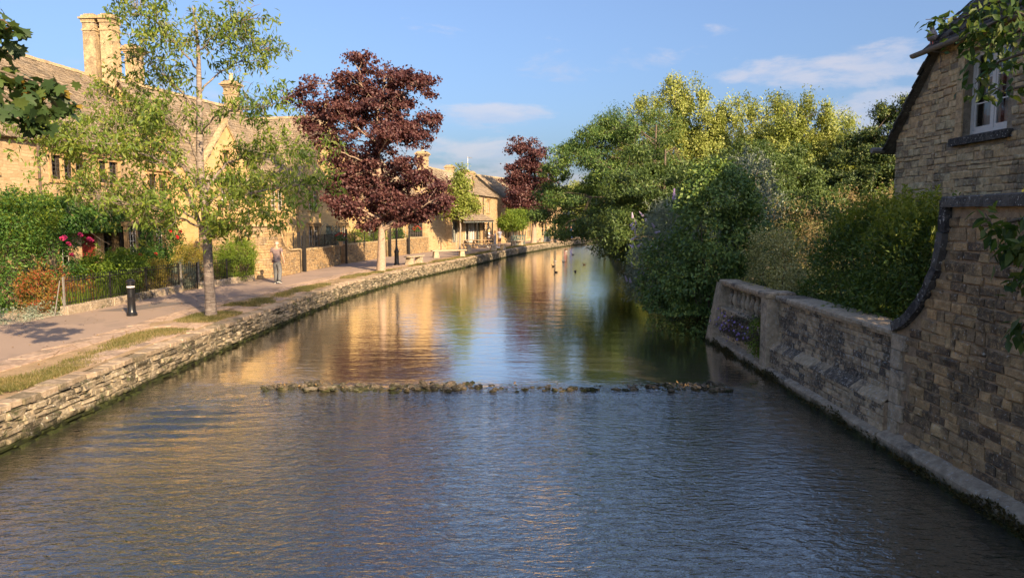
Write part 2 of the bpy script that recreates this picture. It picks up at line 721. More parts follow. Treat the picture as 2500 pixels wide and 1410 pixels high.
# ------------------------------------------------------------------ sky with low evening cloud
_g = NG(_nt)
_dir = _g.n("TexCoord").outputs['Generated']
_sx = _g.n("SeparateXYZ", Vector=_g.vm('NORMALIZE', _dir))
_az = _g.m('ARCTAN2', _sx.outputs[0], _sx.outputs[1])
_el = _g.m('ARCSINE', _sx.outputs[2])
_uv = _g.n("CombineXYZ", X=_g.m('MULTIPLY', _az, 6.0), Y=_g.m('MULTIPLY', _el, 19.0), Z=1.7).outputs[0]
_cn = _g.noise(_uv, 1.15, 7, 0.6, 0.25)
_mask = 0.0
for _a, _e, _ra, _re, _s in ((.40, .185, .15, .030, .20), (.475, .115, .13, .045, .26), (.33, .10, .2, .04, .1), (-.075, .075, .16, .040, .22), (-.02, .135, .09, .022, .18), (.05, .05, .3, .03, .16)):
    _q = _g.m('ADD', _g.m('POWER', _g.m('ABSOLUTE', _g.m('DIVIDE', _g.m('SUBTRACT', _az, _a), _ra)), 2.0), _g.m('POWER', _g.m('ABSOLUTE', _g.m('DIVIDE', _g.m('SUBTRACT', _el, _e), _re)), 2.0))
    _k = _g.m('MULTIPLY', _g.step(_q, 1.5, 0.0), _s)
    _mask = _k if isinstance(_mask, float) else _g.m('MAXIMUM', _mask, _k)
_hz = _g.m('MULTIPLY', _g.step(_el, 0.42, 0.16), 0.05)
_den = _g.step(_g.m('ADD', _g.m('ADD', _cn, _mask), _hz), 0.62, 0.80)
_den = _g.m('MULTIPLY', _den, _g.step(_el, -0.02, 0.03))
_den = _g.m('MULTIPLY', _den, 0.55)
_shade = _g.noise(_g.vm('ADD', _uv, (0.0, 0.35, 0.0)), 1.15, 7, 0.6, 0.25)
_cc = _g.mix(_g.step(_shade, 0.40, 0.66), (0.36, 0.33, 0.34), (0.25, 0.275, 0.35))
_skyc = _g.mix(1.0, sky.outputs[0], (SKY_STRENGTH,) * 3, 'MULTIPLY')
_skyc = _g.mix(1.0, _skyc, _g.ramp(_g.m('MULTIPLY', _el, 2.2, None, True), [(0.0, (0.34, 0.385, 0.46)), (0.3, (0.47, 0.50, 0.57)), (0.8, (0.61, 0.60, 0.65))]), 'MULTIPLY')
_g.put(_bg.inputs[0], _g.mix(_den, _skyc, _cc))
_bg.inputs[1].default_value = 1.0

# ------------------------------------------------------------------ materials
HONEY = [(0.36, 0.25, 0.125), (0.47, 0.34, 0.175), (0.53, 0.39, 0.21), (0.42, 0.29, 0.14), (0.50, 0.39, 0.24)]
stone_mat("bank_stone", [(0.264, 0.216, 0.152), (0.368, 0.320, 0.240), (0.304, 0.256, 0.180), (0.416, 0.364, 0.280), (0.224, 0.192, 0.144)], grime=(0.05, 0.045, 0.032), grime_amt=0.75, lichen=0.2, moss=0.35, wet=-0.50, grime_scale=1.6)
stone_mat("garden_stone", [(0.411, 0.289, 0.157), (0.569, 0.383, 0.196), (0.332, 0.246, 0.147), (0.620, 0.439, 0.227), (0.376, 0.274, 0.160), (0.498, 0.328, 0.175)], grime=(0.07, 0.06, 0.05), grime_amt=0.75, lichen=0.15, grime_scale=0.9, wet=-0.56)
stone_mat("parapet_stone", [(0.584, 0.465, 0.309), (0.438, 0.354, 0.240), (0.672, 0.524, 0.335), (0.350, 0.294, 0.214)], grime=(0.06, 0.057, 0.056), grime_amt=0.8, lichen=0.26, grime_scale=1.1, wet=-0.58)
stone_mat("ashlar_weathered", [(0.494, 0.403, 0.288), (0.562, 0.456, 0.320)], grime=(0.07, 0.065, 0.06), grime_amt=0.6, lichen=0.22, grime_scale=2.2, wet=-0.5)
stone_mat("coping_dark", [(0.12, 0.115, 0.105), (0.17, 0.16, 0.145)], grime=(0.03, 0.03, 0.032), grime_amt=0.8, lichen=0.2, grime_scale=3)
stone_mat("footing", [(0.413, 0.344, 0.253), (0.467, 0.394, 0.297)], grime_amt=0.5, lichen=0.2, wet=-0.54, grime_scale=2.5)
stone_mat("cottage_stone", [(0.555, 0.397, 0.224), (0.660, 0.509, 0.294), (0.477, 0.348, 0.212), (0.660, 0.558, 0.342), (0.607, 0.434, 0.247)], grime=(0.13, 0.105, 0.08), grime_amt=0.5, lichen=0.15, grime_scale=1.4)
stone_mat("mortar_grey", [(0.30, 0.255, 0.19)], grime_amt=0.4, lichen=0.0)
stone_mat("mortar_dark", [(0.404, 0.304, 0.204)], grime_amt=0.5, lichen=0.05)
stone_mat("bank_core", [(0.07, 0.065, 0.05)], grime_amt=0.6, lichen=0.0, wet=-0.50)
stone_mat("bank_coping", [(0.34, 0.265, 0.195), (0.42, 0.335, 0.25), (0.28, 0.225, 0.165), (0.38, 0.31, 0.24)], grime=(0.10, 0.09, 0.05), grime_amt=0.6, lichen=0.12, bump=0.4)
stone_mat("flagstone", [(0.40, 0.29, 0.215), (0.47, 0.35, 0.265), (0.36, 0.27, 0.21), (0.44, 0.34, 0.27)], grime=(0.14, 0.115, 0.09), grime_amt=0.35, lichen=0.1, bump=0.3)
stone_mat("weir_stone", [(0.108, 0.092, 0.068), (0.243, 0.189, 0.135), (0.162, 0.149, 0.121), (0.338, 0.257, 0.162), (0.081, 0.076, 0.063)], grime=(0.02, 0.02, 0.015), grime_amt=0.7, lichen=0.18, moss=0.4, wet=-0.62)
stone_mat("plinth_stone", [(0.40, 0.33, 0.25), (0.34, 0.28, 0.21)], grime=(0.07, 0.065, 0.05), grime_amt=0.5, lichen=0.25, moss=0.3)
stone_mat("road_wall_stone", [(0.340, 0.234, 0.122), (0.425, 0.299, 0.161), (0.289, 0.210, 0.122), (0.468, 0.347, 0.207)], grime=(0.10, 0.085, 0.065), grime_amt=0.4, lichen=0.15)
stone_mat("road_wall_core", [(0.28, 0.21, 0.13)], grime_amt=0.35, lichen=0.0)
stone_mat("dressed_stone", [(0.425, 0.283, 0.138), (0.468, 0.323, 0.168)], grime=(0.20, 0.15, 0.09), grime_amt=0.15, lichen=0.05, bump=0.2)
stone_mat("chimney_stone", [(0.391, 0.294, 0.168), (0.442, 0.343, 0.207)], grime=(0.16, 0.12, 0.08), grime_amt=0.35, lichen=0.15, bump=0.4, grime_scale=2.5)
stone_mat("roof_slate", [(0.261, 0.203, 0.140), (0.333, 0.266, 0.189), (0.216, 0.171, 0.126), (0.378, 0.310, 0.234), (0.297, 0.234, 0.162)], grime=(0.09, 0.075, 0.06), grime_amt=0.45, lichen=0.22, lichen_col=(0.5, 0.45, 0.34), grime_scale=0.9)
stone_mat("roof_slate_dark", [(0.085, 0.08, 0.075), (0.13, 0.12, 0.105), (0.065, 0.06, 0.058)], grime=(0.03, 0.03, 0.03), grime_amt=0.5, lichen=0.12)
stone_mat("block_stone", [(0.40, 0.33, 0.24), (0.46, 0.38, 0.27)], grime=(0.14, 0.12, 0.09), grime_amt=0.3, lichen=0.25)


def house_wall(name, c1, c2, mortar, w=0.34, h=0.13, warp=0.03, stain=0.3, rough_pick=0.5):
    """coursed rubble seen from afar: joints and stones on a UV in metres"""
    m, g, out = new_mat(name)
    uv = g.n("TexCoord").outputs['UV']
    p = world_pos(g)
    wn = g.n("TexNoise", Vector=uv, Scale=3.2, Detail=3)
    uvw = g.vm('ADD', uv, g.scale(g.vm('SUBTRACT', wn.outputs[1], (.5, .5, .5)), (warp * 2.4, warp * 1.5, 0)))
    br = g.n("TexBrick", {"offset": 0.42, "squash": 1.4, "squash_frequency": 3}, Vector=uvw, Color1=(0.1, 0.1, 0.1), Color2=(0.9, 0.9, 0.9), Mortar=(0.5, 0.5, 0.5), Scale=1.0, Mortar_Size=0.009, Mortar_Smooth=0.25, Bias=0.0, Brick_Width=w, Row_Height=h)
    r = g.n("SeparateXYZ", Vector=br.outputs[0]).outputs[0]
    col = g.ramp(g.m('ADD', g.m('MULTIPLY', r, 0.7), g.m('MULTIPLY', g.noise(p, 6, 4), 0.3)), [(0.2, c1), (0.5, tuple((a + b) / 2 * 1.05 for a, b in zip(c1, c2))), (0.8, c2)])
    col = g.mix(br.outputs[1], col, mortar)
    st = g.noise(g.scale(p, (1, 1, .45)), 0.8, 6, 0.7)
    col = g.mix(g.m('MULTIPLY', g.step(st, 0.5, 0.72), stain), col, (0.16, 0.12, 0.085))
    lt = g.noise(p, 1.9, 5, 0.7)
    col = g.mix(g.m('MULTIPLY', g.step(lt, 0.56, 0.72), 0.3), col, tuple(min(1, x * 1.25) for x in c2))
    hgt = g.m('ADD', g.m('MULTIPLY', br.outputs[1], -1.0), g.m('ADD', g.m('MULTIPLY', r, 0.35), g.m('MULTIPLY', g.noise(p, 18, 4), rough_pick)))
    bsdf(g, out, col, 0.93, g.bump(hgt, 0.7, 0.03), 0.15)
    return m


house_wall("rubble_wall", (0.37, 0.255, 0.14), (0.53, 0.395, 0.24), (0.43, 0.315, 0.185), 0.23, 0.105, 0.10, 0.5)
house_wall("ashlar_wall", (0.43, 0.295, 0.13), (0.52, 0.375, 0.185), (0.54, 0.41, 0.24), 0.45, 0.2, 0.006, 0.12, 0.2)
house_wall("shop_wall", (0.40, 0.28, 0.145), (0.54, 0.40, 0.23), (0.44, 0.33, 0.195), 0.33, 0.12, 0.02, 0.25)

# ground, path
m, g, out = new_mat("tarmac")
p = world_pos(g)
c = g.mix(g.noise(p, 0.7, 5), (0.27, 0.205, 0.165), (0.36, 0.275, 0.22))
c = g.mix(g.m('MULTIPLY', g.step(g.noise(p, 0.35, 4, 0.6, 0.6), 0.52, 0.56), 0.4), c, (0.21, 0.17, 0.145))
sp = g.n("TexVoronoi", Vector=p, Scale=85)
c = g.mix(g.m('MULTIPLY', g.step(sp.outputs[0], 0.0, 0.5, 1, 0), 0.25), c, (0.36, 0.30, 0.26))
bsdf(g, out, c, 0.9, g.bump(sp.outputs[0], 0.35, 0.006), 0.25)

plain_mat("tarmac_dark", (0.17, 0.145, 0.13), 0.9, 0.12, 6, bump=0.2)

m, g, out = new_mat("earth")
p = world_pos(g)
c = g.ramp(g.noise(p, 1.6, 6, 0.65), [(0.3, (0.22, 0.155, 0.095)), (0.5, (0.38, 0.27, 0.165)), (0.7, (0.46, 0.335, 0.21))])
c = g.mix(g.m('MULTIPLY', g.step(g.noise(p, 24, 4, 0.7), 0.45, 0.6), 0.5), c, (0.19, 0.16, 0.085))
bsdf(g, out, c, 0.95, g.bump(g.noise(p, 30, 5, 0.7), 0.5, 0.03), 0.1)

m, g, out = new_mat("gravel_ground")
p = world_pos(g)
v = g.n("TexVoronoi", Vector=p, Scale=38)
c = g.mix(g.n("SeparateXYZ", Vector=v.outputs[1]).outputs[0], (0.30, 0.235, 0.165), (0.56, 0.47, 0.36))
bsdf(g, out, c, 0.9, g.bump(v.outputs[0], 0.6, 0.02), 0.2)

m, g, out = new_mat("meadow")
p = world_pos(g)
c = g.ramp(g.noise(p, 0.8, 6, 0.65), [(0.3, (0.03, 0.045, 0.015)), (0.5, (0.06, 0.08, 0.025)), (0.7, (0.12, 0.11, 0.05))])
bsdf(g, out, c, 0.95, g.bump(g.noise(p, 14, 5, 0.7), 0.6, 0.05), 0.1)

m, g, out = new_mat("riverbed")
p = world_pos(g)
v = g.n("TexVoronoi", Vector=g.scale(p, (1, 1, 1)), Scale=11)
v2 = g.n("TexVoronoi", Vector=p, Scale=34)
rr_ = g.n("SeparateXYZ", Vector=v2.outputs[1]).outputs[0]
c = g.ramp(rr_, [(0.0, (0.34, 0.28, 0.20)), (0.5, (0.58, 0.49, 0.36)), (0.85, (0.70, 0.62, 0.48)), (1.0, (0.80, 0.74, 0.62))])
c = g.mix(g.step(v.outputs[0], 0.05, 0.3), c, g.mix(0.5, c, (0.16, 0.13, 0.08)))
c = g.mix(g.m('MULTIPLY', g.step(g.noise(p, 0.55, 5, 0.65), 0.48, 0.68), 0.6), c, (0.11, 0.10, 0.05))
bsdf(g, out, c, 0.8, g.bump(v2.outputs[0], 0.7, 0.04), 0.2)

# water: surface reflection over a clear, slightly peaty body
m, g, out = new_mat("water")
p = world_pos(g)
sep = g.n("SeparateXYZ", Vector=p)
# quick chop below the weir, longer smoother ripples above it
q1 = g.scale(p, (0.85, 1.9, 1))
below = g.step(sep.outputs[1], 14.6, 13.2)
n1 = g.noise(q1, 5.2, 3, 0.55, 0.6)
n2 = g.noise(g.scale(p, (0.8, 2.6, 1)), 13.0, 2, 0.5, 0.4)
n3 = g.noise(g.scale(p, (0.35, 1.1, 1)), 1.6, 3, 0.5, 0.5)
sm = g.noise(g.scale(p, (0.25, 0.35, 1)), 0.8, 3)
near_w = g.m('MULTIPLY', g.step(sep.outputs[1], 11.4, 13.3), g.step(sep.outputs[1], 14.1, 13.6))
amp = g.m('ADD', g.m('ADD', g.m('MULTIPLY', below, 0.48), g.m('MULTIPLY', near_w, 0.45)), g.m('ADD', 0.03, g.m('MULTIPLY', sm, 0.11)))
hh = g.m('ADD', g.m('MULTIPLY', n1, g.m('MULTIPLY', amp, 0.052)), g.m('ADD', g.m('MULTIPLY', n2, g.m('MULTIPLY', amp, 0.0085)), g.m('MULTIPLY', n3, 0.014)))
bn = g.n("Bump", Height=hh, Strength=1.0, Distance=1.0)
fr = g.n("Fresnel", IOR=1.55)
g.put(fr.inputs['Normal'], bn.outputs[0])
gl = g.n("BsdfGlossy", Color=(0.97, 0.95, 0.90), Roughness=0.012)
g.put(gl.inputs['Normal'], bn.outputs[0])
tr0 = g.n("BsdfTransparent", Color=(0.92, 0.89, 0.78))
silt = g.n("BsdfDiffuse", Color=(0.40, 0.355, 0.27))
tr = g.n("MixShader", i0=0.20, i1=tr0.outputs[0], i2=silt.outputs[0])
ms = g.n("MixShader", i0=g.m('ADD', g.m('MULTIPLY', fr.outputs[0], 2.2), 0.05, None, True), i1=tr.outputs[0], i2=gl.outputs[0])
g.t.links.new(ms.outputs[0], out.inputs[0])

# vegetation
leaf_mat("leaf_cherry", [(0.057, 0.109, 0.023), (0.115, 0.184, 0.029), (0.184, 0.247, 0.040), (0.287, 0.299, 0.057)], 0.42)
leaf_mat("leaf_maple", [(0.039, 0.018, 0.022), (0.082, 0.032, 0.034), (0.121, 0.052, 0.048), (0.184, 0.098, 0.084)], 0.3, (1.5, 0.55, 0.45))
leaf_mat("leaf_ash", [(0.028, 0.069, 0.022), (0.055, 0.111, 0.028), (0.105, 0.172, 0.036), (0.188, 0.243, 0.049)], 0.22)
leaf_mat("leaf_oak", [(0.109, 0.150, 0.031), (0.194, 0.245, 0.049), (0.303, 0.338, 0.080), (0.436, 0.446, 0.140)], 0.25, (1.3, 1.2, 0.6))
leaf_mat("leaf_dark", [(0.030, 0.061, 0.021), (0.058, 0.100, 0.028), (0.092, 0.144, 0.035), (0.155, 0.202, 0.049)], 0.25)
leaf_mat("leaf_laurel", [(0.033, 0.068, 0.017), (0.063, 0.116, 0.022), (0.121, 0.179, 0.029), (0.224, 0.259, 0.044)], 0.3)
leaf_mat("leaf_sky_lit", [(0.10, 0.15, 0.02), (0.17, 0.22, 0.03), (0.25, 0.29, 0.04), (0.32, 0.33, 0.06)], 0.4)  # paler laurel leaf: sky light on the upper tips put into the colour
leaf_mat("leaf_ivy", [(0.037, 0.082, 0.026), (0.074, 0.141, 0.038), (0.139, 0.218, 0.049), (0.265, 0.328, 0.067)], 0.2)
leaf_mat("leaf_yew", [(0.018, 0.038, 0.015), (0.033, 0.063, 0.018), (0.075, 0.112, 0.027), (0.180, 0.195, 0.038)], 0.15)
leaf_mat("leaf_lime", [(0.12, 0.17, 0.035), (0.20, 0.26, 0.05), (0.29, 0.34, 0.075), (0.38, 0.40, 0.12)], 0.4)
leaf_mat("leaf_bright", [(0.06, 0.12, 0.018), (0.12, 0.20, 0.025), (0.19, 0.28, 0.035), (0.28, 0.34, 0.055)], 0.4)
leaf_mat("leaf_creeper", [(0.018, 0.060, 0.015), (0.038, 0.105, 0.021), (0.075, 0.165, 0.030), (0.150, 0.240, 0.045)], 0.35)
leaf_mat("leaf_variegated", [(0.109, 0.133, 0.047), (0.250, 0.258, 0.094), (0.468, 0.444, 0.187), (0.624, 0.577, 0.281)], 0.3)
leaf_mat("leaf_gold", [(0.16, 0.14, 0.03), (0.28, 0.235, 0.045), (0.40, 0.33, 0.06), (0.12, 0.14, 0.03)], 0.35)
leaf_mat("leaf_silver", [(0.084, 0.114, 0.078), (0.156, 0.198, 0.144), (0.240, 0.282, 0.216), (0.312, 0.348, 0.276)], 0.2, (1.1, 1.1, 0.9))
leaf_mat("leaf_buddleia", [(0.088, 0.127, 0.088), (0.146, 0.195, 0.137), (0.234, 0.282, 0.195), (0.332, 0.351, 0.254)], 0.25, (1.1, 1.1, 0.8))
leaf_mat("leaf_autumn", [(0.07, 0.10, 0.02), (0.24, 0.20, 0.035), (0.30, 0.085, 0.03), (0.34, 0.055, 0.045)], 0.35, (1.3, 1.0, 0.7), scale=2.0)
leaf_mat("leaf_sycamore", [(0.027, 0.054, 0.018), (0.045, 0.083, 0.024), (0.075, 0.120, 0.030), (0.128, 0.150, 0.038)], 0.3)
leaf_mat("leaf_heath", [(0.182, 0.130, 0.078), (0.286, 0.208, 0.104), (0.390, 0.312, 0.130), (0.208, 0.221, 0.065)], 0.25, (1.2, 1.0, 0.6), scale=1.5)
leaf_mat("leaf_aubretia", [(0.06, 0.075, 0.035), (0.10, 0.085, 0.05), (0.13, 0.10, 0.075), (0.10, 0.06, 0.08)], 0.2, scale=2.0)
leaf_mat("grass_blade", [(0.07, 0.085, 0.02), (0.12, 0.125, 0.035), (0.21, 0.18, 0.07), (0.34, 0.25, 0.125)], 0.3, scale=0.9)
leaf_mat("moss_tuft", [(0.035, 0.035, 0.012), (0.07, 0.06, 0.018), (0.10, 0.075, 0.025), (0.05, 0.06, 0.02)], 0.15, scale=2)


def bark(name, a, b, band=(0.6, 0.6, 0.6), band_amt=0.0):
    m, g, out = new_mat(name)
    p = world_pos(g)
    n = g.noise(g.scale(p, (9, 9, 22)), 1.0, 5, 0.65)
    col = g.ramp(n, [(0.3, a), (0.7, b)])
    if band_amt:
        n2 = g.noise(g.scale(p, (3, 3, 26)), 1.0, 3, 0.6)
        col = g.mix(g.m('MULTIPLY', g.step(n2, 0.52, 0.62), band_amt), col, band)
        n3 = g.noise(g.scale(p, (4, 4, 30)), 1.0, 3, 0.6)
        col = g.mix(g.m('MULTIPLY', g.step(n3, 0.60, 0.68), 0.7), col, tuple(x * .35 for x in a))
    bsdf(g, out, col, 0.9, g.bump(n, 0.6, 0.03), 0.15)


bark("bark_cherry", (0.13, 0.105, 0.09), (0.25, 0.205, 0.17), (0.36, 0.31, 0.265), 0.6)
bark("bark_maple", (0.26, 0.19, 0.14), (0.42, 0.32, 0.24))
bark("bark_dark", (0.07, 0.055, 0.04), (0.16, 0.13, 0.095))
bark("bark_pale", (0.24, 0.20, 0.16), (0.38, 0.33, 0.27))

# small things
plain_mat("iron_black", (0.012, 0.012, 0.013), 0.45, 0.3, 20, 0.5)
plain_mat("bollard_paint", (0.011, 0.012, 0.015), 0.28, 0.2, 8, 0.5)
plain_mat("band_white", (0.75, 0.75, 0.72), 0.5, 0.05)
plain_mat("rust_iron", (0.17, 0.16, 0.15), 0.7, 0.35, 18, 0.3)
plain_mat("drainpipe", (0.09, 0.06, 0.05), 0.55, 0.2, 6)
plain_mat("gutter_iron", (0.20, 0.18, 0.16), 0.7, 0.3, 9, bump=0.2)
plain_mat("frame_white", (0.62, 0.61, 0.57), 0.55, 0.08, 16, bump=0.15)
plain_mat("frame_grey", (0.28, 0.30, 0.28), 0.55, 0.1)
plain_mat("lead_bar", (0.055, 0.055, 0.055), 0.5, 0.2)
plain_mat("door_red", (0.22, 0.03, 0.025), 0.45, 0.2)
plain_mat("door_green", (0.10, 0.13, 0.11), 0.5, 0.15)
plain_mat("bench_wood", (0.42, 0.32, 0.22), 0.75, 0.2, 10, bump=0.2)
plain_mat("table_wood", (0.36, 0.25, 0.15), 0.75, 0.25, 10, bump=0.2)
plain_mat("aerial_metal", (0.55, 0.56, 0.58), 0.4, 0.1, metal=0.6)
plain_mat("chimney_pot", (0.50, 0.36, 0.22), 0.85, 0.15)
plain_mat("pot_pale", (0.55, 0.46, 0.34), 0.85, 0.15)
plain_mat("curtain", (0.62, 0.60, 0.56), 0.9, 0.1, 5)
plain_mat("blind_white", (0.70, 0.66, 0.58), 0.8, 0.06, 4)
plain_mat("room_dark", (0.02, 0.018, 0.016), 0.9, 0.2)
plain_mat("goods", (0.45, 0.36, 0.30), 0.8, 0.5, 9)
plain_mat("sign_white", (0.72, 0.68, 0.62), 0.6, 0.05)
plain_mat("sign_ink", (0.16, 0.09, 0.08), 0.6, 0.05)
plain_mat("sign_dark", (0.10, 0.12, 0.13), 0.5, 0.1)
plain_mat("stall_green", (0.11, 0.15, 0.13), 0.6, 0.15)
plain_mat("cloth_blue", (0.03, 0.09, 0.42), 0.8, 0.15)
plain_mat("rose_pink", (0.62, 0.055, 0.20), 0.7, 0.25, 30)
plain_mat("rose_red", (0.58, 0.018, 0.028), 0.7, 0.25, 30)
plain_mat("rose_salmon", (0.70, 0.20, 0.17), 0.7, 0.25, 30)
plain_mat("flower_lilac", (0.44, 0.30, 0.62), 0.7, 0.2, 30)
plain_mat("flower_pale", (0.52, 0.44, 0.58), 0.7, 0.2, 30)
plain_mat("flower_violet", (0.27, 0.19, 0.42), 0.7, 0.2, 30)
plain_mat("petal_yellow", (0.60, 0.45, 0.05), 0.7, 0.2, 30)
plain_mat("skin", (0.50, 0.27, 0.19), 0.55, 0.08, 14, Subsurface_Weight=0.12)
plain_mat("skin_tan", (0.46, 0.24, 0.16), 0.55, 0.08, 14, Subsurface_Weight=0.12)
plain_mat("hair_grey", (0.42, 0.36, 0.32), 0.8, 0.2, 30)
plain_mat("hair_blonde", (0.52, 0.38, 0.20), 0.7, 0.2, 30)
plain_mat("hair_brown", (0.16, 0.09, 0.05), 0.7, 0.2, 30)
plain_mat("trousers_grey", (0.13, 0.135, 0.14), 0.9, 0.15, 9, bump=0.2)
plain_mat("cloth_white", (0.70, 0.68, 0.66), 0.9, 0.06, 9, bump=0.15)
plain_mat("cloth_grey", (0.36, 0.36, 0.38), 0.9, 0.1, 9)
plain_mat("cloth_brown", (0.10, 0.055, 0.045), 0.9, 0.15, 9)
plain_mat("shoe_dark", (0.06, 0.06, 0.065), 0.7, 0.2)
plain_mat("shoe_white", (0.66, 0.65, 0.62), 0.6, 0.1)
plain_mat("duck_brown", (0.10, 0.07, 0.045), 0.7, 0.4, 30)
plain_mat("duck_dark", (0.035, 0.03, 0.028), 0.6, 0.3, 30)
plain_mat("duck_white", (0.70, 0.68, 0.62), 0.7, 0.1, 30)
plain_mat("beak_ochre", (0.42, 0.26, 0.05), 0.5, 0.1)
plain_mat("pigeon_grey", (0.22, 0.20, 0.20), 0.8, 0.3, 24)
plain_mat("dead_leaf", (0.24, 0.15, 0.06), 0.7, 0.4, 20)
plain_mat("white_foam", (0.55, 0.55, 0.54), 0.6, 0.2, 20)

# the walker's shirt: pale grey-mauve cloth, darker towards the hem in soft clouds
m, g, out = new_mat("shirt_mottled")
p = g.n("TexCoord").outputs['Object']
z = g.n("SeparateXYZ", Vector=p).outputs[2]
n = g.noise(p, 7.5, 4, 0.6, 0.8)
f = g.m('ADD', g.m('MULTIPLY', g.step(z, 1.28, 0.98), 0.75), g.m('MULTIPLY', g.step(n, 0.48, 0.62), 0.5), None, True)
bsdf(g, out, g.mix(f, (0.20, 0.15, 0.15), (0.06, 0.058, 0.08)), 0.92, None, 0.15)

# glass: a real pane, mostly clear, mirroring the sky
m, g, out = new_mat("glass")
fr = g.n("Fresnel", IOR=1.5)
gl = g.n("BsdfGlossy", Color=(0.9, 0.92, 0.95), Roughness=0.04)
nn = g.bump(g.noise(g.n("TexCoord").outputs['Object'], 3.0, 2), 0.06, 0.05)
g.put(gl.inputs['Normal'], nn)
tr = g.n("BsdfTransparent", Color=(0.80, 0.83, 0.82))
ms = g.n("MixShader", i0=g.m('ADD', g.m('MULTIPLY', fr.outputs[0], 1.0), 0.02, None, True), i1=tr.outputs[0], i2=gl.outputs[0])
g.t.links.new(ms.outputs[0], out.inputs[0])

# ------------------------------------------------------------------ the lie of the land
EDGE = polyline([(-7.15, -30), (-7.15, 4), (-7.15, 9.7), (-7.2, 16), (-7.12, 22), (-7.0, 27), (-6.5, 32), (-5.5, 38.5), (-3.5, 46.7), (-1.6, 56), (0.4, 65.9), (4.6, 81), (9.9, 97), (20, 114)])
REDGE = polyline([(5.45, -30), (5.45, 10), (5.45, 19), (5.6, 30), (6.3, 40), (8.0, 60), (11, 80), (16.5, 97), (28, 114)])
PAVE = polyline([(-8.9, -30), (-8.9, 5), (-8.8, 14), (-8.75, 18), (-8.95, 23), (-8.4, 26.5), (-7.75, 33.5), (-7.0, 36.8), (-6.1, 40), (-4.5, 47), (-2.7, 57), (-.8, 67), (3.2, 82), (8.5, 98), (18, 116)])
PATHL = polyline([(-12.4, -30), (-12.4, 5), (-12.4, 17.2), (-12.2, 20), (-12.1, 25), (-11.4, 28.7), (-10.85, 31), (-10.57, 33.5), (-10.3, 36.8), (-9.8, 43), (-8.5, 51), (-6.4, 59), (-5.05, 63), (-3.0, 72), (2.0, 87), (7.0, 101), (16, 118)])
ZW = -0.64


def strip(name, fa, fb, ys, z, mat, n=2, kind="structure", wav=0.0, seed=0, parent=None):
    """sheet between two edges x = fa(y), fb(y)"""
    rng = np.random.default_rng(seed)
    V, Fc = [], []
    for y in ys:
        a, b = fa(y), fb(y)
        for k in range(n):
            t = k / (n - 1)
            V.append((a + (b - a) * t, y, z + (rng.normal() * wav if wav else 0)))
    for i in range(len(ys) - 1):
        for k in range(n - 1):
            q = i * n + k
            Fc.append((q, q + 1, q + n + 1, q + n))
    me = np_mesh(name, V, Fc, smooth=True)
    o = put(name, me, parent, mat)
    if kind and parent is None:
        o["kind"] = kind
    return o


YS = np.concatenate([np.arange(-30, 40, 1.0), np.arange(40, 112, 2.0)])
# one ground sheet with the river cut out of it, out to the horizon
V, Fc = [], []
rows = list(YS) + [113.0, 118, 160, 400, 1500]
for y in rows:
    far = y > 112
    xe, xr = (EDGE.x_at(y) - .3, REDGE.x_at(y) + .35)
    if far:
        xe = xr = 24
    V += [(-900, y, -.07), (-40, y, -.07), (xe, y, -.07), (xr, y, -.012), (60, y, -.012), (900, y, -.012)]
for i in range(len(rows) - 1):
    for k in (0, 1, 2, 3, 4):
        if k == 2 and rows[i + 1] < 113.5:
            continue
        q = i * 6 + k
        Fc.append((q, q + 1, q + 7, q + 6))
o = put("ground", np_mesh("ground", V, Fc), None, "meadow")
o["kind"] = "structure"

strip("riverbed", lambda y: EDGE.x_at(y) - .4, lambda y: REDGE.x_at(y) + .4, YS, -1.02, "riverbed", 12, wav=0.02, seed=5)
strip("path", lambda y: PATHL.x_at(y) - .25, lambda y: PAVE.x_at(y) - .62, YS, 0.0, "tarmac", 3)
strip("verge", lambda y: PAVE.x_at(y) - .64, lambda y: EDGE.x_at(y) - .25, YS, -0.002, "earth", 8, wav=0.012, seed=6)
strip("front_garden_soil", lambda y: -19.0, lambda y: PATHL.x_at(y) - .2, np.arange(19.5, 62, 1.5), -0.004, "earth", 6, wav=0.01, seed=7)
strip("gravel_drive", lambda y: -19.0, lambda y: PATHL.x_at(y) - .1, np.arange(-6, 20.1, 1.0), -0.003, "gravel_ground", 6, wav=0.008, seed=8)

# sloping earth bank under the trees of the far side
V, Fc = [], []
rb_y = [y for y in YS if y > 18]
for y in rb_y:
    x = REDGE.x_at(y)
    V += [(x - .25, y, -1.15), (x, y, -.62), (x + .12, y, -.2), (x + .5, y, -.008)]
for i in range(len(rb_y) - 1):
    for k in range(3):
        q = i * 4 + k
        Fc.append((q, q + 1, q + 5, q + 4))
o = put("river_bank", np_mesh("river_bank", V, Fc), None, "meadow")
o["kind"] = "structure"

# ------------------------------------------------------------------ water
ys = np.concatenate([np.arange(-6, 17, 0.06), np.arange(17, 30, 0.2), np.arange(30, 113, 1.0)])
ns = 150
S = np.linspace(0, 1, ns)
XE, XR = EDGE.x_at(ys) - .12, REDGE.x_at(ys) + .3
X = XE[:, None] + (XR - XE)[:, None] * S[None, :]
Y = np.repeat(ys[:, None], ns, 1)
t = np.clip((14.05 + .12 * np.sin(X * 1.7) - Y) / .75, 0, 1)
t = t * t * (3 - 2 * t)
Z = ZW - .055 * t
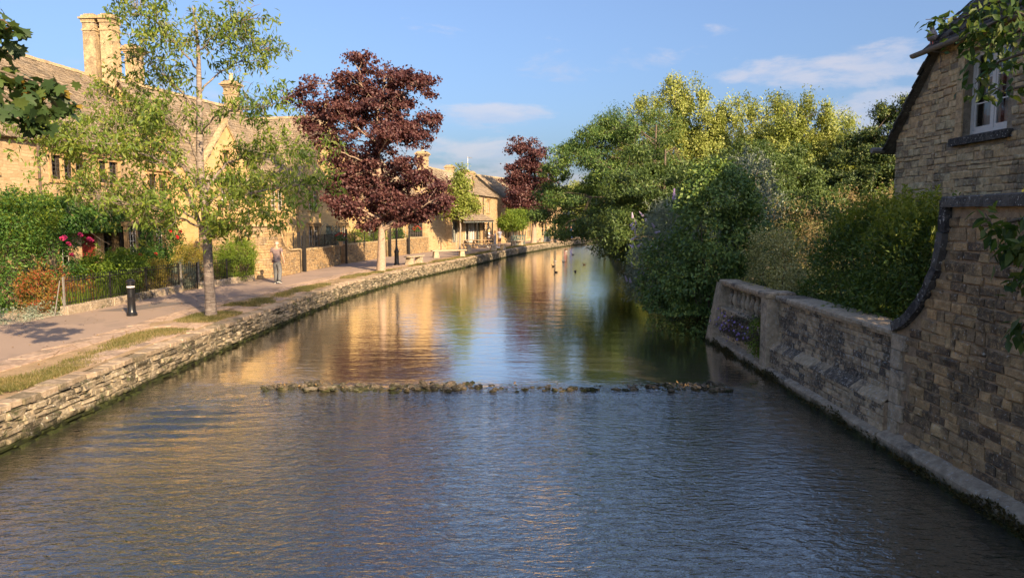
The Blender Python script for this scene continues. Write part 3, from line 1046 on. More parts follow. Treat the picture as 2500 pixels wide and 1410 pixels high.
# the open chute beside the left bank: smooth tongue, then a train of standing waves
ch = np.exp(-((X + 5.6) / 0.95) ** 2)
yy = 13.6 - Y
train = np.where(yy > 0, np.exp(-((yy - 1.6) / 1.9) ** 2), 0) * np.clip(yy / .5, 0, 1)
Z += .034 * ch * train * np.sin(2 * np.pi * (yy + .10 * (X + 5.6) + .04 * np.sin(3 * X)) / .44)
ch2 = np.exp(-((X - 4.55) / .45) ** 2)
Z += .009 * ch2 * train * np.sin(2 * np.pi * (yy + .25 * X) / .36)
# V-shaped wakes drifting down from the stones
for k, (x0, sgn) in enumerate(((-4.6, -1), (-4.2, 1), (4.2, 1), (3.6, -1), (-1, 1), (1.4, -1))):
    xc = x0 + sgn * .33 * np.maximum(yy, 0)
    Z += np.where(yy > .1, .0016 * np.exp(-((X - xc) / .16) ** 2) * np.exp(-yy / 4.0), 0)
V = np.stack([X, Y, Z], -1).reshape(-1, 3)
i, j = np.meshgrid(np.arange(len(ys) - 1), np.arange(ns - 1), indexing='ij')
q = (i * ns + j).ravel()
o = put("river", np_mesh("river", V, np.stack([q, q + 1, q + ns + 1, q + ns], 1), smooth=True), None, "water")
o["kind"] = "structure"


# ------------------------------------------------------------------ slabs laid flat
def slab_mesh(name, poly, z0, z1, ch, mat, rnd):
    n = len(poly)
    c = np.mean(poly, 0)
    P = np.array(poly)
    d = c - P
    L = np.linalg.norm(d, axis=1, keepdims=True)
    I = P + d / L * ch
    V = [(x, y, z0) for x, y in P] + [(x, y, z1 - ch * .6) for x, y in P] + [(x, y, z1) for x, y in I]
    Fc = [(2 * n + 0, 2 * n + 1, 2 * n + 2, 2 * n + 3)] if n == 4 else [tuple(range(2 * n, 3 * n))]
    for a in (0, n):
        for i in range(n):
            k = (i + 1) % n
            Fc.append((a + i, a + k, a + n + k, a + n + i))
    return V, Fc


def lay_slabs(parent, name, cells, mat, limit, far_name, rng, thick=0.05, ch=0.012, dz=0.006, z=0.006):
    """cells: list of 4-corner polygons, counter-clockwise; nearest `limit` are objects, the rest one stuff mesh"""
    cells = sorted(cells, key=lambda c: np.mean(c, 0)[0] ** 2 + np.mean(c, 0)[1] ** 2)
    aV, aF, aR, b = [], [], [], 0
    for k, c in enumerate(cells):
        zz = z + rng.uniform(-dz, dz)
        c = np.array(c)
        o_ = c.mean(0)
        V, Fc = slab_mesh(name, c - (o_ if k < limit else 0), -thick, 0, ch, mat, 0)
        if k < limit:
            me = bpy.data.meshes.new(name)
            me.from_pydata(V, [], Fc)
            me.update()
            put(name, me, parent, mat, (o_[0], o_[1], zz), (rng.uniform(-.008, .008), rng.uniform(-.008, .008), 0))
        else:
            V = np.array(V)
            V[:, 2] += zz
            aV.append(V)
            aF.append(np.array(Fc) + b)
            aR.append(np.full(len(V), rng.random()))
            b += len(V)
    if aV:
        o = put(far_name, np_mesh(far_name, np.concatenate(aV), np.concatenate(aF), np.concatenate(aR)), parent, mat)
        o["kind"] = "stuff"


rg = random.Random(11)
paving = empty("pavement")
paving["kind"] = "structure"


def crazy(fa, fb, y0, y1, step, rows, rng, keep=None, jit=0.28, gap=0.016):
    """jittered quads between two edges"""
    n = max(1, int((y1 - y0) / step))
    P = {}
    for i in range(n + 1):
        for k in range(rows + 1):
            y = y0 + (y1 - y0) * i / n + rng.uniform(-jit, jit) * step * (0 if i in (0, n) else 1) + (0.5 * step * (k % 2) if 0 < k < rows else 0)
            t = k / rows + (rng.uniform(-jit, jit) / rows if 0 < k < rows else rng.uniform(-.04, .04))
            a, b = fa(y), fb(y)
            P[i, k] = np.array((a + (b - a) * t, y))
    out_ = []
    for i in range(n):
        for k in range(rows):
            c = [P[i, k], P[i, k + 1], P[i + 1, k + 1], P[i + 1, k]]
            m_ = sum(c) / 4
            if keep and not keep(*m_):
                continue
            out_.append([q + (m_ - q) / np.linalg.norm(m_ - q) * gap for q in c])
    return out_


cells = crazy(lambda y: PAVE.x_at(y) - .68, lambda y: PAVE.x_at(y) + .0, 7.5, 45, .62, 2, rg)
full = lambda x, y: (abs((x + 8.2) / .75) ** 2 + abs((y - 19.2) / .9) ** 2) > 1 and rg.random() > .06
cells += crazy(lambda y: PAVE.x_at(y) + .01, lambda y: EDGE.x_at(y) - .42, 17.2, 21.4, .55, 3, rg, full)
cells += crazy(lambda y: EDGE.x_at(y) - .95, lambda y: EDGE.x_at(y) - .42, 12.6, 17.2, .5, 1, rg, lambda x, y: rg.random() > .25)
cells += crazy(lambda y: EDGE.x_at(y) - .85, lambda y: EDGE.x_at(y) - .42, 21.4, 27, .5, 1, rg, lambda x, y: rg.random() > .45)
lay_slabs(paving, "flagstone", cells, "flagstone", 300, "far_flagstones", rg, 0.05, 0.012, 0.005, 0.012)

# ------------------------------------------------------------------ river wall of the left bank
rg = random.Random(21)
bank = empty("river_wall", (0, 0, 0), 0, "low drystone retaining wall of pale limestone along the footpath bank", "wall")
# core behind the joints
mb = MB()
U = np.arange(0, EDGE.length, 1.2)
pts = [EDGE(u) for u in U]
V, Fc = [], []
for x, y, a in pts:
    nx, ny = math.sin(a), -math.cos(a)
    V += [(x - nx * .045, y - ny * .045, -1.1), (x - nx * .045, y - ny * .045, -.06), (x - nx * .4, y - ny * .4, -.06)]
for i in range(len(pts) - 1):
    q = i * 3
    Fc += [(q, q + 3, q + 4, q + 1), (q + 1, q + 4, q + 5, q + 2)]
put("core", np_mesh("core", V, Fc), bank, "bank_core")
zs = [-.98, -.78, -.66]
z = -.66
while z < -.1:
    z += rg.uniform(.07, .11)
    zs.append(min(z, -.075))
    if z > -.1:
        break
crs = list(zip(zs[:-1], zs[1:]))
u0 = EDGE.u_at(7.0)
stone_wall(bank, EDGE, crs[2:], u0, EDGE.u_at(96), "bank_stone", (.10, .42), .085, rg, limit=300, out_sign=1, base_off=-.085, joint=.010, jz=.022)
stone_wall(bank, EDGE, crs[:2], u0, EDGE.u_at(60), "bank_stone", (.25, .6), .09, rg, limit=0, far_name="submerged_stones", out_sign=1, base_off=-.06)
cop = []
u = u0
while u < EDGE.u_at(95):
    w = rg.uniform(.18, .5)
    c = []
    d = rg.uniform(.26, .44)
    for uu, off in ((u, -d), (u + .015, .0 + rg.uniform(-.045, .03)), (u + w - .015, .0 + rg.uniform(-.045, .03)), (u + w, -d)):
        x, y, a = EDGE(uu)
        c.append((x + math.sin(a) * off, y - math.cos(a) * off))
    cop.append(c)
    u += w
lay_slabs(bank, "coping_stone", cop, "bank_coping", 150, "far_coping_stones", rg, .085, .018, .016, .006)

# ------------------------------------------------------------------ grass on the verge
rng = np.random.default_rng(4)


def grass_on(name, n, y0, y1, fa, fb, mask, hmin=.025, hmax=.07, wmul=1.0, seed=0):
    r_ = np.random.default_rng(seed)
    y = y0 + (y1 - y0) * r_.random(n) ** 1.25
    tt = r_.random(n)
    a, b = fa(y), fb(y)
    x = a + (b - a) * tt
    k = mask(x, y, tt, r_)
    x, y = x[k], y[k]
    n = len(x)
    h = r_.uniform(hmin, hmax, n)
    an = r_.uniform(0, 2 * np.pi, n)
    w = r_.uniform(.004, .008, n) * wmul * np.clip(y / 14, 1, 3)
    dx, dy = np.cos(an) * w, np.sin(an) * w
    lx, ly = r_.normal(size=n) * h * .5, r_.normal(size=n) * h * .5
    z0 = np.full(n, -.006)
    V = np.stack([np.stack([x - dx, y - dy, z0], 1), np.stack([x + dx, y + dy, z0], 1), np.stack([x + lx, y + ly, h], 1)], 1).reshape(-1, 3)
    o_ = put(name, np_mesh(name, V, np.arange(3 * n).reshape(-1, 3), np.repeat(r_.random(n), 3)), None, "grass_blade")
    return o_


def patchy(x, y, tt, r_):
    v = np.sin(x * 2.1 + 1.3 * np.sin(y * .9)) * .35 + np.sin(y * 1.15 + 2 * np.sin(x * 1.3)) * .4 + np.sin(y * 3.1 + x * 4) * .18 + np.sin(y * 7.3 - x * 6) * .12
    # thick along the middle of the strip, trodden bare by the tarmac and the tree
    v += 0.34 - 2.2 * np.abs(tt - .6) ** 1.6
    v -= np.where(y < 10.8, .5, 0)
    pav = (y > 17.0) & (y < 21.5)
    ring = ((x + 8.1) / .95) ** 2 + ((y - 19.1) / 1.15) ** 2
    v = np.where(pav, np.where(ring < 1, .5, -9), v)
    return v > r_.uniform(-.05, .95, len(x))


o = grass_on("grass", 190000, 8.5, 46, lambda y: PAVE.x_at(y) + .02, lambda y: EDGE.x_at(y) - .40, patchy, seed=41)
tag(o, "short patchy green grass on the verge above the river wall", "grass", kind="stuff")
o = grass_on("grass", 42000, 44, 80, lambda y: PAVE.x_at(y) + .25, lambda y: EDGE.x_at(y) - .32, lambda x, y, t, r_: (np.sin(y * .5) + r_.uniform(-.4, .9, len(x))) > -.2, .04, .09, 1.3, seed=42)
tag(o, "greener grass strip under the far benches beside the bend", "grass", kind="stuff")

# ------------------------------------------------------------------ the weir: a loose line of stones across the river
rg = random.Random(31)
weir = empty("stone_weir", (0, 13.75, -.7), 0, "broken line of small rough stones laid across the river", "weir")


def rock(rx, ry, rz, rg_):
    V, Fc = [], []
    n, rings = 7, 4
    sq = rg_.uniform(.55, .8)
    for a in range(rings):
        ph = (a + .5) / rings * math.pi
        for i in range(n):
            th = 2 * math.pi * i / n + a * .4
            k = rg_.uniform(.78, 1.2)
            sx = math.copysign(abs(math.cos(th)) ** sq, math.cos(th))
            sy = math.copysign(abs(math.sin(th)) ** sq, math.sin(th))
            V.append((rx * math.sin(ph) ** .7 * sx * k, ry * math.sin(ph) ** .7 * sy * k, -rz * math.cos(ph) * rg_.uniform(.85, 1.15)))
    for a in range(rings - 1):
        for i in range(n):
            k = (i + 1) % n
            Fc.append((a * n + i, a * n + k, (a + 1) * n + k, (a + 1) * n + i))
    Fc += [tuple(range(n - 1, -1, -1)), tuple(range((rings - 1) * n, rings * n))]
    return V, Fc


rocks = []
for k in range(16):
    me = bpy.data.meshes.new("weir_stone")
    V, Fc = rock(1, 1, 1, rg)
    me.from_pydata(V, [], Fc)
    me.update()
    me.materials.append(MATS["weir_stone"])
    rocks.append(me)
x = -4.75
while x < 4.2:
    hump = math.exp(-((x + 1.35) / .55) ** 2) * .065 + math.exp(-((x + 4.0) / .7) ** 2) * .045 + math.exp(-((x - 3.75) / .4) ** 2) * .04
    thin = .55 if -.6 < x < 2.2 else 1.0
    for row in range(4):
        if rg.random() < (.1 if thin == 1 else .2):
            continue
        s = rg.uniform(.035, .10) * (1.0 if thin == 1 else .9)
        put("weir_stone", rg.choice(rocks), weir, None, (x + rg.uniform(-.07, .07), rg.uniform(-.22, .2) + row * .05, rg.uniform(-.035, .03) + hump * (row == 1) + hump * .4 + .02 * (thin == 1)), (rg.uniform(-.4, .4), rg.uniform(-.4, .4), rg.uniform(0, 6.3)), (s * rg.uniform(.8, 1.5), s * rg.uniform(.7, 1.1), s * rg.uniform(.38, .68)))
    x += rg.uniform(.045, .1)
# sunken stones carrying the line on to the banks
for k in range(34):
    x = rg.choice([rg.uniform(-6.6, -4.7), rg.uniform(4.1, 5.3), rg.uniform(-4, 4)])
    s = rg.uniform(.08, .2)
    put("weir_stone", rg.choice(rocks), weir, None, (x, rg.uniform(-.5, .3), -.12), (0, 0, rg.uniform(0, 6.3)), (s * 1.3, s, s * .6))
# leaves and twigs caught on the stones
mb = MB()
for k in range(46):
    x = rg.choice([rg.uniform(-4.6, -2.2), rg.uniform(-4.6, 4.1), rg.uniform(3.2, 4.1)])
    y, z, a = rg.uniform(-.15, .15), rg.uniform(.05, .12), rg.uniform(0, 6.28)
    c_, s_, L, w = math.cos(a), math.sin(a), rg.uniform(.04, .09), rg.uniform(.015, .03)
    mb.add([(x, y, z), (x + c_ * L * .5 - s_ * w, y + s_ * L * .5 + c_ * w, z + .02), (x + c_ * L, y + s_ * L, z + rg.uniform(0, .06)), (x + c_ * L * .5 + s_ * w, y + s_ * L * .5 - c_ * w, z + .01)], [(0, 1, 2), (0, 2, 3)])
o = mb.build("caught_leaves", "dead_leaf", weir)
o["kind"] = "stuff"

# ------------------------------------------------------------------ litter on the path and verge
rl = np.random.default_rng(77)
n_ = 520
y = 9 + 36 * rl.random(n_) ** 1.4
tt = np.where(rl.random(n_) < .55, rl.beta(.5, .6, n_), rl.random(n_))
x = PATHL.x_at(y) + (EDGE.x_at(y) - .35 - PATHL.x_at(y)) * tt
fo = Foliage()
fo.leaves(np.stack([x, y, np.full(n_, .022)], 1), .055, .55, rl, droop=.0, up=2.5, dirs=np.stack([rl.normal(size=n_), rl.normal(size=n_), np.zeros(n_)], 1) * 2)
o = fo.build("leaf_litter", "dead_leaf", None)
tag(o, "scattered dry fallen leaves on the footpath and verge", "leaves", kind="stuff")
# a round drain cover and a tarmac repair
mb = MB().lathe([(.30, .003), (.30, .009), (.27, .010), (.0, .010)], 0, 0, 24)
o = mb.build("drain_cover", "rust_iron", None, loc=(-10.6, 24.6, 0))
tag(o, "round iron drain cover set in the footpath beyond the bollard", "drain cover")
o = strip("tarmac_patch", lambda y: -11.9 + .35 * (y - 20.4), lambda y: -10.9 + .35 * (y - 20.4), np.array([20.4, 21.0, 21.8, 22.6]), .004, "tarmac_dark", 2)

# ------------------------------------------------------------------ houses (local x along the front, front faces -y)
def house_root(name, a, b, label, cat="house", group=None):
    an = math.atan2(b[1] - a[1], b[0] - a[0])
    root = empty(name, (a[0], a[1], 0), an, label, cat, group)
    return root, math.hypot(b[0] - a[0], b[1] - a[1])


def pierced(mb, x0, x1, z0, z1, holes, y=0.0, reveal=0.22, rnd=0.5):
    """front wall facing -y with rectangular openings and their reveals"""
    xs = sorted({x0, x1, *[h[0] for h in holes], *[h[1] for h in holes]})
    zs = sorted({z0, z1, *[h[2] for h in holes], *[h[3] for h in holes]})
    xs = [v for v in xs if x0 <= v <= x1]
    zs = [v for v in zs if z0 <= v <= z1]
    for xa, xb in zip(xs[:-1], xs[1:]):
        for za, zb in zip(zs[:-1], zs[1:]):
            cx, cz = (xa + xb) / 2, (za + zb) / 2
            if any(h[0] < cx < h[1] and h[2] < cz < h[3] for h in holes):
                continue
            mb.add([(xa, y, za), (xb, y, za), (xb, y, zb), (xa, y, zb)], [(0, 1, 2, 3)], rnd)
    for a, b, c, d in holes:
        r = y + reveal
        mb.add([(a, y, c), (a, r, c), (a, r, d), (a, y, d)], [(3, 2, 1, 0)], rnd)
        mb.add([(b, y, c), (b, r, c), (b, r, d), (b, y, d)], [(0, 1, 2, 3)], rnd)
        mb.add([(a, y, d), (a, r, d), (b, r, d), (b, y, d)], [(0, 1, 2, 3)], rnd)
        mb.add([(a, y, c), (a, r, c), (b, r, c), (b, y, c)], [(3, 2, 1, 0)], rnd)


def mullion_window(root, x0, x1, z0, z1, lights=3, y=0.0, hood=True, lead=(3, 5), frame="dressed_stone", bars="lead_bar", depth=0.18, surround=0.13, transom=False, curtain=False):
    """stone-mullioned window: surround and mullions; each light has its pane and its leading"""
    mb = MB()
    s = surround
    mb.box(x0 - s, x0, y - .025, y + depth, z0 - .02, z1 + s)
    mb.box(x1, x1 + s, y - .025, y + depth, z0 - .02, z1 + s)
    mb.box(x0 + .002, x1 - .002, y - .022, y + depth, z1, z1 + s - .002)
    mb.box(x0 - s - .04, x1 + s + .04, y - .06, y + depth, z0 - s, z0 - .022)
    w = (x1 - x0) / lights
    for k in range(1, lights):
        xc = x0 + w * k
        mb.box(xc - .05, xc + .05, y - .012, y + depth - .01, z0 - .01, z1 - .002)
    if hood:
        mb.box(x0 - s - .12, x1 + s + .12, y - .11, y + .01, z1 + s + .012, z1 + s + .085)
        mb.box(x0 - s - .12, x0 - s - .05, y - .10, y + .01, z1 + s - .16, z1 + s + .010)
        mb.box(x1 + s + .05, x1 + s + .12, y - .10, y + .01, z1 + s - .16, z1 + s + .010)
    win = mb.build("window", frame, root)
    for k in range(lights):
        a, b = x0 + w * k + (.05 if k else 0), x0 + w * (k + 1) - (.05 if k < lights - 1 else 0)
        pb = MB().add([(a, y + .12, z0), (b, y + .12, z0), (b, y + .12, z1), (a, y + .12, z1)], [(0, 1, 2, 3)])
        pb.build("pane", "glass", win)
        lb = MB()
        t = .011
        nx_, nz_ = lead
        for i in range(nx_ + 1):
            x = a + (b - a) * i / nx_
            lb.box(x - t, x + t, y + .100, y + .118, z0, z1)
        for i in range(nz_ + 1):
            z = z0 + (z1 - z0) * i / nz_
            lb.box(a, b, y + .102, y + .117, z - t, z + t)
        lb.build("casement", bars, win)
        if curtain:
            cb = MB()
            n_ = 6
            V = [(a + (b - a) * i / n_ * .5, y + .3 + .02 * (i % 2), zz) for zz in (z0 - .1, z1 + .1) for i in range(n_ + 1)]
            cb.add(V, [(i, i + 1, n_ + 2 + i, n_ + 1 + i) for i in range(n_)])
            cb.build("curtain", "curtain", win)
    return win


def roof_tiles(O, U, S, length, run, rng, skip=None, w=(.16, .34), e0=.30, e1=.15, thick=.022, lift=.02):
    """stone slates, wide courses at the eaves and narrow ones at the ridge; returns one mesh's arrays. O eave corner, U along, S up the slope (unit)"""
    O, U, S = (np.array(v, float) for v in (O, U, S))
    Nn = np.cross(U, S)
    Nn /= np.linalg.norm(Nn)
    if Nn[2] < 0:
        Nn = -Nn
    V, Fc, R = [], [], []
    s, b = -.06, 0
    while s < run - .02:
        e = e0 + (e1 - e0) * s / run
        u = -.05 - rng.uniform(0, .2)
        sway = .012 * math.sin(s * 3.1)
        while u < length + .05:
            ww = rng.uniform(*w)
            c = O + U * (u + ww / 2) + S * (s + e / 2)
            if not (skip and skip(c)):
                j = rng.uniform(-.02, .02)
                t = thick * rng.uniform(.7, 1.5)
                p0 = O + U * (u + .004) + S * (s + j) + Nn * (lift + sway)
                p1 = O + U * (u + ww - .004) + S * (s + j + rng.uniform(-.012, .012)) + Nn * (lift + sway)
                up = S * (e + .05)
                V += [p0, p1, p0 + Nn * t, p1 + Nn * t, p1 + up - Nn * .004, p0 + up - Nn * .004]
                Fc += [(b, b + 1, b + 3, b + 2), (b + 2, b + 3, b + 4, b + 5)]
                R += [rng.random()] * 6
                b += 6
            u += ww
        s += e
    return np.array(V), np.array(Fc), np.array(R)


def add_tiles(parent, parts, mat="roof_slate", name="roof_tiles"):
    n, V, Fc, R = 0, [], [], []
    for v, f, r in parts:
        V.append(v)
        Fc.append(f + n)
        R.append(r)
        n += len(v)
    o = put(name, np_mesh(name, np.concatenate(V), np.concatenate(Fc), np.concatenate(R)), parent, mat)
    o["kind"] = "stuff"
    return o


def sag(x, L, a=.05):
    return -a * 4 * (x / L) * (1 - x / L)


def cottage(root, L, depth, eave, ridge, wallm, holes, rng, gables=(), eave_out=.18, end_coping=True, x_from=0.0, tile_front_only=True, ridge_y=None, eave2=None):
    """walls, roof with front gables, coping; gables: (xc, half width, apex z, material)"""
    ry = ridge_y if ridge_y is not None else depth / 2
    mb = MB()
    pierced(mb, x_from, L, -.1, eave, [h for h in holes if h[3] <= eave], 0.0)
    # ends and back
    for x, flip in ((x_from, 0), (L, 1)):
        P = [(x, 0, -.1), (x, depth, -.1), (x, depth, eave), (x, ry, ridge - .08), (x, 0, eave)]
        mb.add(P, [tuple(range(5)) if not flip else tuple(range(4, -1, -1))], .5)
    mb.add([(x_from, depth, -.1), (L, depth, -.1), (L, depth, eave), (x_from, depth, eave)], [(3, 2, 1, 0)], .5)
    mb.build("wall", wallm, root)
    sl = math.atan2(ridge - eave, ry)
    S = np.array((0, math.cos(sl), math.sin(sl)))
    run = math.hypot(ridge - eave, ry)
    # roof body
    rb = MB()
    ex = .12
    y0, z0 = -eave_out, eave - eave_out * math.tan(sl)
    rb.add([(x_from - ex, y0, z0), (L + ex, y0, z0), (L + ex, ry, ridge), (x_from - ex, ry, ridge)], [(0, 1, 2, 3)], .4)
    rb.add([(x_from - ex, ry, ridge), (L + ex, ry, ridge), (L + ex, depth + .2, eave - .2), (x_from - ex, depth + .2, eave - .2)], [(0, 1, 2, 3)], .4)
    rb.add([(x_from - ex, y0, z0 - .05), (L + ex, y0, z0 - .05), (L + ex, y0, z0), (x_from - ex, y0, z0)], [(0, 1, 2, 3)], .4)
    rb.add([(x_from - ex, y0, z0 - .05), (L + ex, y0, z0 - .05), (L + ex, .1, z0 + .1), (x_from - ex, .1, z0 + .1)], [(3, 2, 1, 0)], .4)
    roof = rb.build("roof", "roof_slate", root)

    def skip(c):
        for xc, hw, az, _m in gables:
            k = (az - eave) / hw
            zg = az - abs(c[0] - xc) * k
            if abs(c[0] - xc) < hw and c[2] < zg - .02:
                return True
        return False
    parts = [roof_tiles((x_from - ex, y0, z0), (1, 0, 0), S, L - x_from + 2 * ex, run + eave_out / math.cos(sl), rng, skip)]
    for xc, hw, az, gm in gables:
        gb = MB()
        gh = [h for h in holes if h[3] > eave and abs((h[0] + h[1]) / 2 - xc) < hw]
        # triangle face built as a fan of thin strips so a window can pierce it
        n = 28
        for i in range(n):
            xa, xb = xc - hw + 2 * hw * i / n, xc - hw + 2 * hw * (i + 1) / n
            top = lambda x: az - abs(x - xc) * (az - eave) / hw
            segs = [(eave, None)]
            cut = [h for h in gh if h[0] < (xa + xb) / 2 < h[1]]
            if cut:
                h = cut[0]
                if h[2] > eave:
                    gb.add([(xa, 0, eave), (xb, 0, eave), (xb, 0, h[2]), (xa, 0, h[2])], [(0, 1, 2, 3)], .5)
                gb.add([(xa, 0, h[3]), (xb, 0, h[3]), (xb, 0, top(xb)), (xa, 0, top(xa))], [(0, 1, 2, 3)], .5)
            else:
                gb.add([(xa, 0, eave), (xb, 0, eave), (xb, 0, top(xb)), (xa, 0, top(xa))], [(0, 1, 2, 3)], .5)
        gw = gb.build("gable", gm, root)
        k = (az - eave) / hw
        # verge coping, one stone slab each side and an apex block
        cb = MB()
        for sg in (-1, 1):
            x1 = xc + sg * hw * 1.02
            P = [(x1, -.07, eave - .12), (x1, .22, eave - .12), (xc, .22, az), (xc, -.07, az)]
            P += [(a, b, c + .16) for a, b, c in P]
            Fq = [(0, 1, 2, 3), (7, 6, 5, 4), (0, 4, 5, 1), (1, 5, 6, 2), (2, 6, 7, 3), (3, 7, 4, 0)]
            cb.add(P, Fq)
            cb.box(min(x1, x1 - sg * .28), max(x1, x1 - sg * .28), -.09, .24, eave - .26, eave - .02)
        cb.box(xc - .09, xc + .09, -.08, .23, az + .05, az + .30)
        cb.build("coping", "chimney_stone", gw)
        # gable roof running back into the main slope
        yb = (az - eave) / math.tan(sl)
        for sg in (-1, 1):
            rbm = MB()
            rbm.add([(xc + sg * hw, .05, eave), (xc, .05, az - .02), (xc, yb, az - .02)], [(0, 1, 2) if sg < 0 else (2, 1, 0)], .4)
            rbm.build("gable_roof", "roof_slate", roof)
            Ls = math.hypot(hw, az - eave)
            Sg = np.array((-sg * hw / Ls, 0, (az - eave) / Ls))
            parts.append(roof_tiles((xc + sg * hw, .1, eave), (0, 1, 0), Sg, yb, Ls, rng, lambda c, xc=xc: c[1] > (c[2] - eave) / math.tan(sl) + .05))
    add_tiles(roof, parts)
    # ridge stones
    rd = MB()
    x = x_from - ex
    while x < L + ex:
        w_ = rng.uniform(.38, .5)
        zz = ridge + sag(min(max(x, 0), L), L, .0) + rng.uniform(-.01, .01)
        rd.add([(x, ry - .17, zz - .10), (x, ry, zz + .075), (x, ry + .17, zz - .10), (x + w_ - .012, ry - .17, zz - .10), (x + w_ - .012, ry, zz + .075), (x + w_ - .012, ry + .17, zz - .10)], [(0, 3, 4, 1), (1, 4, 5, 2), (0, 1, 2), (5, 4, 3)])
        x += w_
    o = rd.build("ridge_stones", "chimney_stone", roof)
    o["kind"] = "stuff"
    return roof


def chimney(root, x, y, z0, z1, w, d, stacks=1, pots=0, flare=.10, potm="chimney_pot", across=False):
    """ashlar stack, moulded cap; stacks side by side along x"""
    first = None
    yb0 = y
    for k in range(stacks):
        xc = x + (0 if across else (k - (stacks - 1) / 2) * (w + .07))
        if across:
            y = yb0 + (k - (stacks - 1) / 2) * (d + .26)
        mb = MB()
        h = z1 - z0
        mb.box(xc - w / 2, xc + w / 2, y - d / 2, y + d / 2, z0, z1 - .34)
        mb.box(xc - w / 2 - .035, xc + w / 2 + .035, y - d / 2 - .035, y + d / 2 + .035, z1 - .70, z1 - .62)
        o = mb.build("chimney", "chimney_stone", root)
        cb = MB()
        for i, (o_, za, zb) in enumerate(((.04, -.34, -.26), (flare, -.26, -.18), (flare + .07, -.18, -.10), (flare - .02, -.10, 0.0), (flare - .10, 0.0, .07))):
            cb.box(xc - w / 2 - o_, xc + w / 2 + o_, y - d / 2 - o_, y + d / 2 + o_, z1 + za, z1 + zb - .001)
        cb.build("chimney_cap", "chimney_stone", o)
        for q in range(pots):
            pb = MB().lathe([(.13, z1 + .05), (.12, z1 + .2), (.105, z1 + .42), (.13, z1 + .44), (.13, z1 + .50), (.09, z1 + .50)], xc + (q - (pots - 1) / 2) * .36, y, 10)
            pb.build("chimney_pot", potm, o, smooth=True)
        first = first or o
    return first


def downpipe(root, x, z0, z1, y=-.09, hopper=False, mat="drainpipe"):
    mb = MB().tube([(x, y, z0), (x, y, z1)], .045, 8)
    for z in np.arange(z0 + .4, z1, 1.6):
        mb.lathe([(.06, z - .04), (.06, z + .04)], x, y, 8)
    if hopper:
        mb.box(x - .14, x + .14, y - .10, y + .08, z1, z1 + .28)
    return mb.build("downpipe", mat, root)


def plank_door(root, x0, x1, z1, mat="door_red", y=.12):
    mb = MB()
    n = 5
    for i in range(n):
        a = x0 + (x1 - x0) * i / n
        mb.box(a + .004, a + (x1 - x0) / n - .004, y, y + .05, 0.02, z1)
    mb.box(x0, x1, y + .03, y + .06, 0.02, z1)
    d = mb.build("door", mat, root)
    MB().lathe([(.0, 0), (.035, 0), (.035, .03), (.0, .03)], 0, 0, 8).build("handle", "iron_black", d, loc=(x1 - .12, y - .02, 1.0), rot=(rad(90), 0, 0))
    return d


rg = random.Random(51)
# --- the long rubble house, nearest of the row
hA, LA = house_root("stone_house", (-17.2, 16.0), (-15.55, 34.6), "long honey-coloured rubble house with twin chimney stacks, creeper-clad, nearest of the row")
winsA = [(5.85, 7.25, 4.15, 5.30), (9.75, 11.55, 4.05, 4.90), (12.3, 13.5, 4.05, 4.9), (9.9, 10.5, .95, 2.25), (11.1, 12.0, 0.0, 2.35), (12.35, 13.0, .8, 2.15), (2.2, 3.8, 4.15, 5.3), (2.2, 3.8, 1.0, 2.2), (6.0, 7.2, 1.0, 2.2), (15.6, 17.0, 3.4, 4.6)]
# lower eaves past the first bay
cottage(hA, LA, 8.0, 5.5, 9.25, "rubble_wall", winsA, rg, ridge_y=3.9, gables=((16.4, 2.2, 7.6, "ashlar_wall"),))
for w_ in winsA[:3]:
    mullion_window(hA, *w_, lights=3 if w_[1] - w_[0] > 1.3 else 2, hood=w_[3] < 5, lead=(3, 6), curtain=True)
mullion_window(hA, *winsA[9], lights=2, lead=(2, 4))
mullion_window(hA, *winsA[3], lights=1, hood=False, lead=(2, 4), frame="dressed_stone", bars="frame_white")
mullion_window(hA, *winsA[5], lights=1, hood=False, lead=(3, 6))
for w_ in winsA[6:9]:
    mullion_window(hA, *w_, lights=2)
plank_door(hA, 11.1, 12.0, 2.3)
chimney(hA, 18.0, 3.45, 8.4, 11.95, .62, .58, stacks=2, across=True, flare=.05)
chimney(hA, 18.7, 2.35, 7.6, 10.7, .7, .5, 1)
downpipe(hA, 9.05, 0, 5.3)
# aerial on the stack
ab = MB()
ab.tube([(17.2, 3.42, 11.5), (18.9, 3.42, 11.45)], .014, 5)
ab.tube([(18.7, 3.42, 11.35), (20.9, 2.6, 11.75)], .016, 5)
for i in range(13):
    t_ = i / 12
    x, y_, z = 18.9 + 2.0 * t_, 3.35 - .75 * t_, 11.39 + .36 * t_
    ab.tube([(x, y_ - .2, z), (x, y_ + .2, z)], .008, 4)
    ab.tube([(x, y_, z - .13), (x, y_, z + .13)], .008, 4)
ab.build("aerial", "aerial_metal", hA)
# porch window wall on the ground floor that shows below the creeper: a four-light bay
bay = MB()
for i in range(5):
    x = 12.95 + i * .62
    bay.box(x, x + .10, -.62, -.46, .85, 2.35)
bay.box(12.9, 15.6, -.66, .0, 2.35, 2.52)
bay.box(12.9, 15.6, -.66, .0, -.1, .85)
by = bay.build("bay_window", "dressed_stone", hA)
for i in range(4):
    x = 12.95 + i * .62
    MB().add([(x + .1, -.54, .85), (x + .62, -.54, .85), (x + .62, -.54, 2.35), (x + .1, -.54, 2.35)], [(0, 1, 2, 3)]).build("pane", "glass", by)
    lb = MB()
    for k in range(4):
        xx = x + .1 + .52 * k / 3
        lb.box(xx - .010, xx + .010, -.57, -.55, .85, 2.35)
    for k in range(6):
        zz = .85 + 1.5 * k / 5
        lb.box(x + .1, x + .62, -.568, -.552, zz - .010, zz + .010)
    lb.build("casement", "frame_white" if i in (0, 3) else "lead_bar", by)
